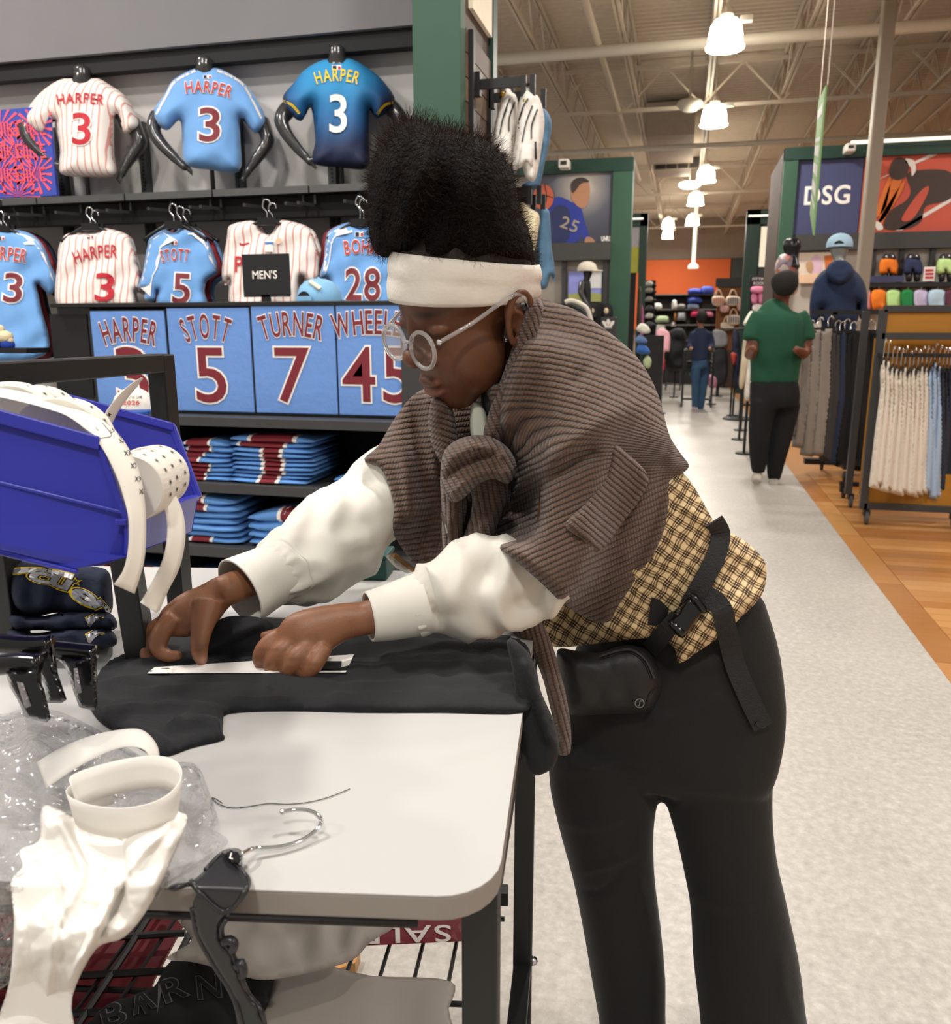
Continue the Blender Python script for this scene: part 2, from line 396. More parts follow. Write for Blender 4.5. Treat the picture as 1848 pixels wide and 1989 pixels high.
ORGW = Vector(wf.location)
def plank(me, x, y):
    o = bpy.data.objects.new('plank', me); COL.objects.link(o); o.parent = wf; o.location = Vector((x, y, 0))-ORGW
for i in range(6): plank(pbs[[0, 3, 0, 2, 1, 0][i]], 1.061, 2.4+i*1.1)
for j in range(56):
    y = 2.9+j*.095; x = 1.198-random.random()*.4
    while x < 3.3+.22*max(0, (y-4)):
        x0 = max(x, 1.198)
        if x+.95-x0 > .3: plank(pms[random.choice((0, 0, 1, 2, 2, 3))], x0 if x0 == x else 1.198, y)
        x = x+.95 if x0 == x else 1.198+.95
        if x > 3.0+.2*max(0, y-4): break
# roof deck, ribbed across
DECK_Z = 5.9
M('deck', '#cfc2b2', .8); M('steel_cream', '#cfc3b3', .55, var=.06); M('steel_white', '#d8d2c6', .4, var=.05)
ys = np.arange(3.0, 38.2, .17); prof = []
for y in ys: prof += [(y, 0), (y+.05, 0), (y+.085, .045), (y+.135, .045)]
V = [(x, y, DECK_Z+z) for y, z in prof for x in (-9., 12.)]; Fc = [(2*i, 2*i+1, 2*i+3, 2*i+2) for i in range(len(prof)-1)]
structure(mk('ceiling', V, Fc, MATS['deck'], recalc=False))
# roof joists along the shop
jx = [-7.1, -5.9, -4.7, -3.45, -2.26, -1.02, .2, 1.43, 2.6, 3.8, 5.0, 6.2, 7.4]
def joist(x, y0=7.0, y1=37.5):
    t = thing('roof_joist', {0: ''}.get(1, 'x'), 'joist', (x, y0, 5.2)); o1 = MB()
    for dx in (-.028, .028): o1.box((x+dx-.017, y0, 5.2), (x+dx+.017, y1, 5.245))
    o1.mk('bottom_chord', MATS['steel_cream'], t)
    o2 = MB()
    for dx in (-.028, .028): o2.box((x+dx-.017, y0, 5.82), (x+dx+.017, y1, 5.86))
    o2.mk('top_chord', MATS['steel_cream'], t)
    o3 = MB(); y = y0; s_ = 0
    while y < y1-.6:
        o3.bar((x, y, 5.24 if s_ == 0 else 5.82), (x, y+.55, 5.82 if s_ == 0 else 5.24), .022); y += .55; s_ ^= 1
    o3.mk('web_bars', MATS['steel_cream'], t); t['kind'] = 'structure'; t['label'] = 'cream open-web roof joist running along the shop'; t['group'] = 'roof joists'; del t['category']
    return t
for x in jx: joist(x)
def girder(y, z0=5.05, z1=5.8):
    t = thing('roof_girder', 'cream truss girder crossing under the roof joists', 'girder', (0, y, z0), group='roof girders'); t['kind'] = 'structure'; del t['category']
    MB().box((-9, y-.03, z0), (11, y+.03, z0+.06)).mk('bottom_chord', MATS['steel_cream'], t)
    MB().box((-9, y-.03, z1-.06), (11, y+.03, z1)).mk('top_chord', MATS['steel_cream'], t)
    b = MB(); x = -9
    while x < 10.5: b.bar((x, y, z0+.05), (x+.65, y, z1-.05), .03); b.bar((x+.65, y, z1-.05), (x+1.3, y, z0+.05), .03); x += 1.3
    b.mk('web_bars', MATS['steel_cream'], t)
for y in (15.9, 25.5, 33.5): girder(y)
# pipes under the roof
o = MB().tube([(-9, 12.3, 5.0), (12, 12.3, 5.0)], .075, 14).mk('trim_1', MATS['steel_white'], smooth=True); structure(o); o['label'] = 'thick white pipe crossing under the roof'
o = MB().tube([(-1.33, 7, 5.1), (-1.33, 23, 5.1)], .045, 10).mk('trim_2', MATS['steel_cream'], smooth=True); structure(o); o['label'] = 'thin cream pipe running along under the joists'
o = MB().tube([(-9, 18.6, 4.98), (12, 18.6, 4.98)], .05, 10).mk('trim_3', MATS['steel_white'], smooth=True); structure(o); o['label'] = 'thin pipe crossing farther back'
# duct box with dark grille
t = thing('ceiling_duct', 'boxy beige air duct with dark grille under the roof', 'duct', (-.1, 24, 4.9))
DX0, DX1 = atz(1258, 300, 4.95)[0], atz(1347, 300, 4.95)[0]
MB().box((DX0, 18.2, 5.12), (DX1, 21.2, 5.75)).mk('duct_body', M('duct_beige', '#a3968a', .6), t)
g = MB().box((DX0+.05, 21.2, 5.0), (DX1-.05, 22.2, 5.3)).mk('grille_housing', MATS['duct_beige'], t)
b = MB()
for i in range(4): b.box((DX0+.1+i*.26, 21.18, 5.02), (DX0+.32+i*.26, 21.2, 5.26))
b.mk('grille', M('grille_dark', '#2e2924', .7), t)
# rear wall with orange panel
structure(box('wall_rear', (-9, 37.6, 0), (12, 37.8, 6.2), M('rear_wall', '#a39384', .8)))
o = panelY('trim_4', 1225, 503, 1422, 560, 37.3, .1, M('slate_band', '#3c4441', .7)); structure(o); o['label'] = 'dark band above the orange panel'
x0, x1, z0, z1 = rectY(1225, 503, 1418, 640, 37.3)
o = panelY('trim_5', 1225, 504, 1416, 640, 37.15, .12, M('orange_wall', '#d2622c', .7, var=.05)); structure(o); o['label'] = 'broad orange panel on the rear wall'
o = panelY('trim_6', 1416, 500, 1500, 640, 37.2, .1, MATS['slate_band']); structure(o); o['label'] = 'slate panel beside the orange panel'
structure(box('wall_side', (11.5, 3, 0), (11.7, 37.8, 6.2), MATS['rear_wall']))

# ---------------------------------------------------------------- pendant lamps
M('lamp_shade', '#fff4dc', .4, emit=18.0); M('lamp_metal', '#cfc8bb', .4, metal=.3); M('lamp_disc', '#fff8ea', .4, emit=9.0)
def lamp(x, y, z, first, label):
    t = thing('pendant_lamp', label, 'lamp', (x, y, z-.02), group='pendant lamps over the aisle')
    b = MB(); pr = [(.225, 0), (.23, .02), (.205, .05), (.2, .15), (.18, .25), (.13, .315), (.06, .34)]; n = 24; a = np.linspace(0, 2*pi, n, endpoint=False)
    V = [(x+r*cos(q), y+r*sin(q), z+h) for r, h in pr for q in a]; b.add(V, [(i*n+k_, i*n+(k_+1) % n, (i+1)*n+(k_+1) % n, (i+1)*n+k_) for i in range(len(pr)-1) for k_ in range(n)])
    b.mk('glass_shade', MATS['lamp_shade'], t, smooth=True)
    MB().lathe((x, y, z+.03), [(.15, 0), (.15, .02)], 20).mk('reflector_disc', MATS['lamp_disc'], t)
    MB().lathe((x, y, z+.32), [(.07, 0), (.08, .05), (.05, .12), (.015, .16), (.015, DECK_Z-z-.32)], 12).mk('stem', MATS['lamp_metal'], t)
    MB().box((x+.16, y-.05, z+.28), (x+.3, y+.05, z+.34)).mk('ballast_box', MATS['lamp_metal'], t)
    ld = bpy.data.lights.new('lamp_light', 'AREA'); ld.shape = 'DISK'; ld.size = .42; ld.energy = LAMP_POWER; ld.color = (1.0, .955, .895)
    lo = bpy.data.objects.new('lamp_light', ld); COL.objects.link(lo); lo.parent = t; lo.location = (0, 0, -.02)
names = ['', '', '', 'largest pendant lamp, nearest, over the aisle by the thick pipe', 'second pendant lamp from the front over the aisle', 'third pendant lamp from the front over the aisle', 'fourth pendant lamp from the front over the aisle', 'far pendant lamp hiding the top of the bright downpipe']
for x, yy in LAMP_ROWS:
    for i, y in enumerate(yy):
        if x == .3 and i >= 3: lamp({24.5: .12, 29.0: .08}.get(y, x), y, LAMP_Z-.17, False, names[i])
        else:   # unseen lamps of the same kind, plus the one added for the jersey wall
            ld = bpy.data.lights.new('lamp_light', 'AREA'); ld.shape = 'DISK'; ld.size = .42; ld.energy = LAMP_POWER; ld.color = (1.0, .955, .895)
            lo = bpy.data.objects.new('lamp_light', ld); COL.objects.link(lo); lo.location = (x, y, LAMP_Z)
lamp(-.74, 31.2, LAMP_Z, False, 'upper of the two stacked far lamps left of the downpipe'); lamp(-.82, 34.6, LAMP_Z, False, 'lower of the two stacked far lamps left of the downpipe')
t = thing('disc_light', 'flat round glowing light left of the third lamp', 'lamp', atz(1340, 360, 4.85)); c = np.array(t.location)
MB().tube([c+np.array([0,0,.08]), (c[0], c[1], DECK_Z)], .012, 6).mk('stem', MATS['lamp_metal'], t); MB().lathe(c, [(.05, .1), (.25, .06), (.27, 0), (.2, -.06), (.05, -.08)], 20).mk('diffuser', MATS['lamp_shade'], t, smooth=True)
t = thing('disc_speaker', 'white dome hanging left of the second lamp', 'speaker', atz(1340, 209, 4.95)); c = np.array(t.location)
MB().lathe(c, [(.02, DECK_Z-4.95), (.02, .12), (.2, .1), (.22, .04), (.12, -.05), (.03, -.07)], 20).mk('dome', MATS['steel_white'], t, smooth=True)
t = thing('bright_downpipe', 'bright white vertical pipe with round foot hanging before orange panel', 'pipe', atY(1347, 518, 27)); c = np.array(t.location)
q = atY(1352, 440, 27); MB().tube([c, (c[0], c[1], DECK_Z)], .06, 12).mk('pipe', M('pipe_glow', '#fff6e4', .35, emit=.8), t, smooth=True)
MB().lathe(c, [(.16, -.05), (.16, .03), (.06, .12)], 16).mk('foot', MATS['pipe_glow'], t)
# ================================================================ jersey wall on the left
M('wall_grey', '#c4c0bd', .7, var=.05); M('header_grey', '#79777a', .75, var=.08, vs=3); M('black_metal', '#191819', .45, var=.2); M('black_matte', '#141314', .7)
M('charcoal_metal', '#3a3a3b', .4, var=.1); M('shelf_lip', '#5c5b5b', .4, metal=.4); M('green_frame', '#2c4e3c', .55, var=.06); M('green_dark', '#16352a', .45, var=.1)
M('chrome', '#d8d8d8', .12, metal=1.0, var=.02); M('white_paint', '#d9d4cc', .5, var=.04)
WX = -1.0
structure(box('wall_left', (-7, 4.36, 0), (WX-.03, 4.42, 4.4), MATS['wall_grey']))
structure(tag(box('trim_7', (-7, 4.2, 2.76), (-1.217, 4.36, 4.6), MATS['header_grey']), 'grey header panel above the jersey wall'))
structure(tag(box('trim_8', (-7, 4.23, 2.675), (-1.217, 4.3, 2.76), MATS['black_matte']), 'black strip under the grey header'))
o = structure(tag(bev(box('trim_9', (-1.217, 3.77, 0), (WX, 3.86, 4.6), MATS['green_frame'])), 'green end post of the jersey wall'))
o = structure(tag(box('trim_10', (WX-.03, 4.36, 0), (WX+.012, 4.45, 4.4), MATS['green_dark']), 'dark green far corner post of the jersey wall'))
e = structure(tag(box('wall_end', (WX-.04, 3.86, 0), (WX-.012, 4.36, 4.4), M('brown_board', '#4a372c', .6)), 'end face of the jersey wall'))
for i in range(26):
    z = .02+i*.1
    b = box('plank', (WX-.012, 3.865, z), (WX+.002, 4.355, z+.094), [M('slat_%d' % q, c, .55, vs=6, var=.25, stretch=(8, 1, 8)) for q, c in enumerate(('#6a5346', '#5b473c', '#75604f'))][i % 3]); mw = Vector(b.location)-Vector(e.location); b.parent = e; b.location = mw
o = structure(tag(box('trim_11', (WX-.01, 3.95, 2.72), (WX+.01, 4.34, 4.2), M('cream_sign', '#d8cdb4', .5, emit=.15)), 'pale panel high on the wall end'))
bev(box('slotted_standard', (WX, 3.9, 0), (WX+.025, 3.94, 2.62), MATS['black_metal'], label='black slotted standard on the end of the jersey wall', cat='standard'))
bev(box('slotted_standard', (WX, 4.26, 0), (WX+.025, 4.3, 2.5), MATS['black_metal'], label='rear black slotted standard on the wall end beside the green post', cat='standard'))
# slotted standards on the wall
for i, (px, lab) in enumerate(((128, 'black slotted upright behind the pinstripe mannequin'), (288, 'black slotted upright between the white and the pale blue mannequin'), (470, 'black slotted upright left of the teal mannequin'), (650, 'black slotted upright behind the teal mannequin'))):
    x = atY(px, 380, 4.34)[0]; t = thing('slotted_upright', lab, 'upright', (x, 4.335, 0), group='uprights of the jersey wall')
    box('rail', (x-.022, 4.315, 0), (x+.022, 4.36, 2.44), MATS['charcoal_metal'], t); b = MB()
    for j in range(46): b.box((x-.006, 4.312, 1.5+j*.02), (x+.006, 4.3155, 1.511+j*.02))
    b.mk('slots', MATS['black_matte'], t, kind='stuff')
# long shelf in sections, with hang rail
for i, (a, b_) in enumerate(((-160, -2), (2, 69), (71, 241), (243, 412), (414, 600), (602, 745), (747, 801))):
    x0, x1 = atY(a, 378, 4.0)[0], atY(b_, 378, 4.0)[0]
    if x1-x0 < .02: continue
    t = thing('wall_shelf', 'section %s of the long shelf under the mannequins' % ('at far left', 'under the pink and blue poster', 'under the pinstripe mannequin', 'left of the pale blue mannequin', 'under the pale blue mannequin', 'under the teal mannequin', 'behind the hair at the right end')[i], 'shelf', (x0, 4.0, 1.97), group='sections of the wall shelf')
    box('board', (x0, 4.015, 1.985), (x1-.004, 4.36, 2.012), MATS['charcoal_metal'], t); box('front_lip', (x0, 4.0, 1.982), (x1-.004, 4.015, 2.016), MATS['shelf_lip'], t)
structure(tag(box('trim_12', (-7, 4.08, 1.88), (-1.217, 4.14, 1.98), MATS['black_matte']), 'black rail box under the long shelf'))
for i_, px in enumerate((62, 85, 157, 235, 254, 332, 410, 430, 512, 590, 613, 700)):
    p = atY(px, 395, 4.06); b = MB(); b.bar((p[0], 4.06, 1.98), (p[0], 4.06, 1.93), .012); b.bar((p[0], 4.06, 1.93), (p[0], 3.86, 1.915), .014)
    b.mk('faceout_hook', MATS['charcoal_metal'], label='%s metal faceout arm from the left under the long shelf' % ('first', 'second', 'third', 'fourth', 'fifth', 'sixth', 'seventh', 'eighth', 'ninth', 'tenth', 'eleventh', 'twelfth')[i_], cat='hook', group='faceout arms under the wall shelf')
# pink and blue poster block
t = thing('pattern_poster', 'blue board printed with pink radiating triangles at left edge', 'poster', atY(40, 383, 4.05))
Yp = 4.06; panelY('board', -70, 212, 102, 384, Yp, .02, M('poster_blue', '#3d4fae', .5), t); PINK = M('poster_pink', '#ef5a6e', .5)
b = MB(); pw = lambda px, py: atY(px, py, Yp-.002)
def tri(*pts): b.add([pw(*p) for p in pts], [tuple(range(len(pts)))])
for cyy, cxx in ((291, 35), (336, 70), (248, 70), (291, -35), (381, 35), (336, 0), (248, 0)):
    for ang in range(0, 360, 24):
        a0, a1 = radians(ang), radians(ang+8); q = []
        for a_ in (a0, a1): q.append((min(101, max(-69, cxx+44*cos(a_))), min(383, max(213, cyy+42*sin(a_)))))
        tri((cxx, cyy), q[0], q[1])
b.mk('pink_rays', PINK, t, recalc=False)
for yy in (248, 292, 337):
    for xx in (18, 62): flat_text('lettering', 'NIKE', pw(xx, yy+16), (1, 0, 0), (0, 0, 1), .075, PINK, t, cond=.9, lift=.003)

# ---------------------------------------------------------------- jersey cloths
CLOTHB = dict(bump=.15, bs=350)
M('sky_jersey', '#6ea2dc', .75, var=.07, vs=9, sheen=.3, **CLOTHB); M('maroon_cloth', '#7c1f2b', .75, var=.1, **CLOTHB); M('white_cloth', '#e9e2dc', .75, var=.05); M('red_print', '#b81c2c', .7, var=.05); M('maroon_print', '#76202c', .65, var=.08); M('white_print', '#efe9e3', .65, var=.03); M('yellow_print', '#e8c320', .6, var=.05); M('navy_cloth', '#161d33', .75, var=.15)
def striped(name, base, line, period, wd, axis=0):
    k = NT(name); tc = k.n('ShaderNodeTexCoord').outputs['Object']; s_ = k.n('ShaderNodeSeparateXYZ', {0: tc}); x = s_.outputs[axis]
    nz = k.n('ShaderNodeTexNoise', {'Vector': tc, 'Scale': 8.0}); x = k.math('ADD', x, k.math('MULTIPLY', nz.outputs[0], .012))
    f = k.math('FRACT', k.math('DIVIDE', x, period)); g = k.math('LESS_THAN', f, wd)
    k.l(k.mix(g, lin(base), lin(line)), k.b.inputs['Base Color']); k.b.inputs['Roughness'].default_value = .75; MATS[name] = k.m; return k.m
striped('pinstripe', '#ece3dc', '#d3958d', .034, .2)
k = NT('ombre'); tc = k.n('ShaderNodeTexCoord').outputs['Object']; s_ = k.n('ShaderNodeSeparateXYZ', {0: tc})
f = k.math('SUBTRACT', k.math('MULTIPLY', s_.outputs[2], 1.75), k.math('MULTIPLY', k.math('POWER', k.math('MULTIPLY', k.math('ABSOLUTE', s_.outputs[0]), 3.6), 3.0), .55))
k.l(k.ramp(f, [(.0, '#10142a'), (.3, '#15234a'), (.55, '#1b5f97'), (.8, '#2384bd'), (1, '#2a8cc4')]), k.b.inputs['Base Color']); k.b.inputs['Roughness'].default_value = .7; MATS['ombre'] = k.m
M('mannequin_grey', '#4b4a4b', .22, metal=.55, var=.06); M('mannequin_black', '#1b1b1d', .3, metal=.2)
def fabric_noise(seed, amp, s1=.05, s2=.03):
    def f(U):
        r = np.random.RandomState(seed); o = np.zeros(len(U))
        for _ in range(7):
            a = r.rand()*6.28; fr = s1*(.5+r.rand()); o += np.sin((U[:, 0]*cos(a)+U[:, 1]*sin(a)*.6)*fr*2.2+r.rand()*6)*amp*.35
        return o
    return f
def ribbon(P, wd):
    """flat strip of width wd along px points, as px shapes for stamp(): returned centred at 0,0 with y up"""
    P = cr(np.asarray(P, float), 4); T = np.gradient(P, axis=0); T /= np.linalg.norm(T, axis=1)[:, None]; N = np.c_[-T[:, 1], T[:, 0]]
    A, B = P+N*wd/2, P-N*wd/2; n = len(P); V = np.vstack([A, B]); V[:, 1] *= -1
    return V, [(i, i+1, n+i+1, n+i) for i in range(n-1)]
def letters(parent, bv, s, cx, cy, h, wid, arc, mat, edge=None, ew=.045, rot=0, name='name_print', eps=.008, gap=.12):
    if edge is not None: V, f = word2d(s, h, wid, ew, arc, gap); stamp(name+'_edge', V, f, cx, cy, bv, edge, parent, eps*.6, rot)
    V, f = word2d(s, h, wid, .012, arc, gap); stamp(name, V, f, cx, cy, bv, mat, parent, eps, rot)
def league_patch(parent, bv, cx, cy, w_, h_, rot=0):
    V = np.array([(-.5, -.5), (.5, -.5), (.5, .5), (-.5, .5)])*(w_, h_); stamp('league_patch', V, [(0, 1, 2, 3)], cx, cy, bv, MATS['white_print'], parent, .003, rot)
    stamp('league_patch_navy', V*(.42, .8)+(-.22*w_, 0), [(0, 1, 2, 3)], cx, cy, bv, MATS['navy_cloth'], parent, .005, rot); stamp('league_patch_red', V*(.25, .6)+(.3*w_, -.05*h_), [(0, 1, 2, 3)], cx, cy, bv, MATS['red_print'], parent, .005, rot)
def bust(outl, Yc, label, cloth, neck, armsL, pole, prints):
    c = np.mean(outl, axis=0); Z = depth(atY(c[0], c[1], Yc)); t = thing('mannequin_torso', label, 'mannequin', (atY(pole, 378, Yc)[0], Yc, 2.012), group='torso mannequins on the wall shelf')
    parts = [loft([(neck[0], neck[1], Z, 13), (neck[0], neck[1]+8, Z, 17), (neck[0], neck[1]+22, Z, 16), (neck[0], neck[1]+45, Z, 24)], n=14)]
    o2 = [(x+(c[0]-x)*.06, y+(c[1]-y)*.06-2) for x, y in outl]; V, f, _ = inflate(o2, plZ(Z), .075, 42, .9, step=9); parts.append((V, f))
    for arm in armsL:
        P = [(p[0], p[1], Z+p[2], p[3]*1.15) for p in arm]; parts.append(loft(P, n=12))
        h0 = np.array(P[-2][:2]); h1 = np.array(P[-1][:2]); d = (h1-h0)/np.linalg.norm(h1-h0); pd = np.array([-d[1], d[0]])
        for q in (-5, -1.7, 1.7, 5): e = h1+pd*q+d*2; parts.append(loft([(e[0], e[1], P[-1][2], 2.4), (e[0]+d[0]*8, e[1]+d[1]*8, P[-1][2], 2.2), (e[0]+d[0]*14+q*.2, e[1]+d[1]*14+3, P[-1][2], 1.6)], n=7, k=2))
    V, f = fuse(parts, .011, 3); mk('torso', V, f, MATS['mannequin_grey'], t, smooth=True)
    V, f, U = inflate(outl, plZ(Z), .105, 40, .9, step=6, disp=fabric_noise(int(c[0]), .006)); j = mk('jersey', V, f, cloth, t, smooth=True, base=None); bv = bvh_of(V, f)
    prints(j, bv)
    x = atY(pole, 378, Yc)[0]; MB().tube([(x, Yc, 2.012), (x, Yc, 2.35)], .012, 10).mk('pole', MATS['charcoal_metal'], t, smooth=True); MB().lathe((x, Yc, 2.012), [(.07, 0), (.07, .008)], 20).mk('base_plate', MATS['charcoal_metal'], t)
    return t
def sp(f):   # prints are sub-parts of the jersey
    return f
z1 = lambda L, s_=3.696, ox=0, oy=0: [(x/s_+ox, y/s_+oy) for x, y in L]
# stamp() makes children of a thing; on a jersey they are sub-parts, so hand it a parent with the same origin
_mk = mk
def stamp(name, V2, Fc, cx, cy, bv, mat, part, eps=.003, rot=0, fallback=None):
    c, s_ = cos(rot), sin(rot); out = []
    for x, y in V2:
        px = cx+x*c-y*s_; py = cy-(x*s_+y*c); d = ray(px, py); h = bv.ray_cast(Vector(CAM), Vector(d)); dn = d/np.linalg.norm(d)
        q = h[0] if h[0] is not None else bv.find_nearest(Vector(CAM+dn*np.linalg.norm(np.array(bv.find_nearest(Vector(at(px, py, 1)))[0])-CAM)))[0]
        out.append(np.array(q)-dn*eps)
    return sub(name, out, Fc, mat, part, recalc=False) if part.type == 'MESH' else mk(name, out, Fc, mat, part, recalc=False)
J = z1([(455, 565), (340, 625), (240, 720), (175, 860), (300, 970), (385, 860), (400, 940), (430, 1080), (435, 1245), (620, 1270), (828, 1262), (822, 1120), (820, 960), (835, 830), (895, 965), (1000, 905), (955, 780), (890, 680), (790, 610), (700, 562), (600, 572)])
def pr(j, bv):
    letters(j, bv, 'HARPER', 156, 204, 21, 88, 4, MATS['red_print']); letters(j, bv, '3', 158, 279, 63, 34, 0, MATS['red_print'], MATS['white_print'], name='number_print'); league_patch(j, bv, 157, 156, 14, 6)
bust(J, 4.17, 'torso mannequin in white pinstriped jersey, red name and number', MATS['pinstripe'], (160, 130), [[(62, 225, .02, 15), (50, 250, .0, 12), (60, 275, .0, 11), (85, 300, 0, 9), (105, 315, 0, 7), (112, 325, .0, 8)], [(255, 235, .02, 15), (268, 262, 0, 12), (272, 280, 0, 11), (252, 310, 0, 9), (240, 330, 0, 7), (236, 338, 0, 8)]], 172, pr)
J = [(381, 132), (338, 154), (319, 184), (296, 223), (323, 254), (349, 233), (354, 270), (360, 319), (410, 330), (465, 333), (467, 270), (468, 230), (497, 260), (517, 234), (500, 195), (478, 165), (450, 145), (421, 132), (400, 135)]
def pr(j, bv):
    letters(j, bv, 'HARPER', 404, 186, 24, 86, 6, M('red_orange_print', '#b5372f', .7), MATS['white_print'], rot=radians(-6)); letters(j, bv, '3', 407, 273, 67, 38, 0, MATS['maroon_print'], MATS['white_print'], name='number_print'); league_patch(j, bv, 403, 149, 16, 7)
    for P in ([(380, 137), (340, 158), (322, 188), (303, 222)], [(422, 137), (450, 149), (476, 169), (508, 230)]): V, f = ribbon(P, 4); stamp('shoulder_stripe', V, f, 0, 0, bv, MATS['white_print'], j, .004)
bust(J, 4.17, 'torso mannequin in pale blue jersey with maroon number', MATS['sky_jersey'], (397, 112), [[(308, 225, .02, 14), (298, 248, 0, 12), (308, 272, 0, 11), (335, 302, 0, 9), (352, 318, 0, 7), (362, 326, 0, 8)], [(508, 235, .02, 14), (518, 262, 0, 12), (520, 278, 0, 11), (498, 310, 0, 9), (483, 330, 0, 7), (478, 338, 0, 8)]], 415, pr)
J = z1([(510, 330), (410, 380), (350, 450), (280, 555), (378, 672), (430, 590), (450, 650), (462, 780), (450, 900), (600, 925), (750, 928), (758, 800), (762, 600), (805, 655), (905, 565), (840, 450), (760, 380), (660, 325), (590, 335)], 2.843, 450, 0)
def pr(j, bv):
    letters(j, bv, 'HARPER', 655, 164, 25, 80, 7, MATS['yellow_print']); letters(j, bv, '3', 657, 256, 76, 32, 0, MATS['white_print'], name='number_print'); league_patch(j, bv, 654, 131, 18, 9)
    for P in ([(549, 196), (566, 203), (582, 220)], [(766, 199), (748, 204), (733, 222)]): V, f = ribbon(P, 5); stamp('sleeve_stripe', V, f, 0, 0, bv, MATS['yellow_print'], j, .004)
bust(J, 4.17, 'torso mannequin in teal to navy jersey with white number', MATS['ombre'], (655, 90), [[(562, 210, .02, 15), (547, 232, 0, 13), (556, 258, 0, 11), (580, 290, 0, 9), (597, 308, 0, 7), (604, 315, 0, 8)], [(755, 205, .02, 15), (775, 225, 0, 13), (780, 250, 0, 11), (765, 290, 0, 9), (745, 310, 0, 7), (738, 318, 0, 8)]], 665, pr)

# ---------------------------------------------------------------- hanging jerseys
HB = M('hanger_black', '#161617', .35, var=.1)
def hanger(px, ytop, yb, Y, label, w_=55):
    p = atY(px, yb, Y); t = thing('coat_hanger', label, 'hanger', (p[0], Y, p[2]), group='hangers under the wall shelf'); z = p[2]
    zt = 1.925; MB().tube(cr([(p[0], Y, z), (p[0], Y, zt-.05), (p[0]-.02, Y, zt-.025), (p[0]-.01, Y, zt+.006), (p[0]+.015, Y, zt+.002), (p[0]+.022, Y, zt-.02)], 4), .0035, 7).mk('hook', MATS['chrome'], t, smooth=True)
    MB().obox(p+UZ*-.012, RT, HD, UZ, (.09, .022, .035)).mk('neck', HB, t)
    MB().tube(cr([p+RT*a_+UZ*b_ for a_, b_ in ((-.16, -.085), (-.07, -.03), (0, -.005), (.07, -.03), (.16, -.085))], 4), .009, 8).mk('shoulder_bar', HB, t, smooth=True)
def hung(outl, Y, cloth, label, prints=None, T=.05, seed=1):
    if not prints: T = .022
    c = np.mean(outl, axis=0); Z = depth(atY(c[0], c[1], Y)); t = thing('jersey', label, 'jersey', atY(c[0], max(y for _, y in outl), Y), group='jerseys hanging on the wall')
    V, f, U = inflate(outl, plZ(Z), T, 16, .35, step=6, disp=fabric_noise(seed, .007 if prints else .002, .07)); j = mk('cloth', V, f, cloth, t, smooth=True); bv = bvh_of(V, f)
    if prints: prints(j, bv)
sh = lambda L, dx, dy: [(x+dx, y+dy) for x, y in L]
J1 = [(-75, 450), (-40, 447), (22, 445), (62, 455), (85, 478), (98, 510), (111, 545), (98, 573), (71, 550), (78, 590), (88, 690), (-70, 690), (-75, 560)]
def pr(j, bv):
    letters(j, bv, 'HARPER', 8, 508, 27, 82, 3, M('red_orange_print'), MATS['white_print'], rot=radians(-4)); letters(j, bv, '3', 23, 586, 58, 34, 0, MATS['maroon_print'], MATS['white_print'], rot=radians(-5), name='number_print'); league_patch(j, bv, 2, 463, 14, 8)
    V, f = ribbon([(24, 447), (62, 457), (84, 480), (109, 545)], 8); stamp('shoulder_stripe', V, f, 0, 0, bv, MATS['white_print'], j, .004)
hung(J1, 3.86, MATS['sky_jersey'], 'pale blue jersey with number 3 cut off by the left edge', pr)
hung(sh(J1, 10, 4), 3.97, MATS['maroon_cloth'], 'maroon jersey half hidden behind the leftmost pale blue jersey'); hung(sh(J1, 17, 3), 4.06, MATS['navy_cloth'], 'dark jersey hung farthest back at the left edge')
J2 = [(145, 452), (127, 456), (115, 477), (112, 506), (112, 597), (190, 598), (262, 597), (262, 565), (277, 570), (275, 540), (260, 480), (247, 455), (203, 443), (192, 450), (164, 453)]
def pr(j, bv): letters(j, bv, 'HARPER', 187, 507, 26, 80, 5, MATS['red_print'], rot=radians(9)); letters(j, bv, '3', 202, 584, 56, 36, 0, MATS['red_print'], rot=radians(-3), name='number_print'); league_patch(j, bv, 175, 460, 14, 8)
hung(J2, 3.86, MATS['pinstripe'], 'white pinstriped jersey with red 3 hanging above the display case', pr); hung(sh(J2, 4, 3), 3.97, MATS['pinstripe'], 'second pinstriped jersey right behind the hanging red 3')
J3 = [(316, 447), (291, 463), (286, 480), (277, 530), (268, 559), (282, 564), (280, 580), (298, 588), (307, 563), (309, 598), (398, 598), (397, 566), (403, 545), (424, 528), (414, 490), (400, 460), (385, 448), (352, 440), (340, 452)]
def pr(j, bv):
    letters(j, bv, 'STOTT', 340, 509, 24, 50, 3, M('red_orange_print'), MATS['white_print'], rot=radians(2)); letters(j, bv, '5', 351, 588, 60, 32, 0, MATS['maroon_print'], MATS['white_print'], rot=radians(-3), name='number_print'); league_patch(j, bv, 338, 471, 13, 10)
    for P in ([(316, 449), (292, 464), (287, 482), (270, 558)], [(354, 442), (385, 450), (402, 463), (422, 526)]): V, f = ribbon(P, 6); stamp('shoulder_stripe', V, f, 0, 0, bv, MATS['white_print'], j, .004)
hung(J3, 3.86, MATS['sky_jersey'], 'pale blue jersey with maroon 5 hanging beside the pinstriped one', pr); hung(sh(J3, 11, 1), 3.95, MATS['maroon_cloth'], 'maroon jersey behind the hanging pale blue number 5'); hung(sh(J3, 19, 6), 4.04, MATS['sky_jersey'], 'pale blue jersey third in line behind number 5')
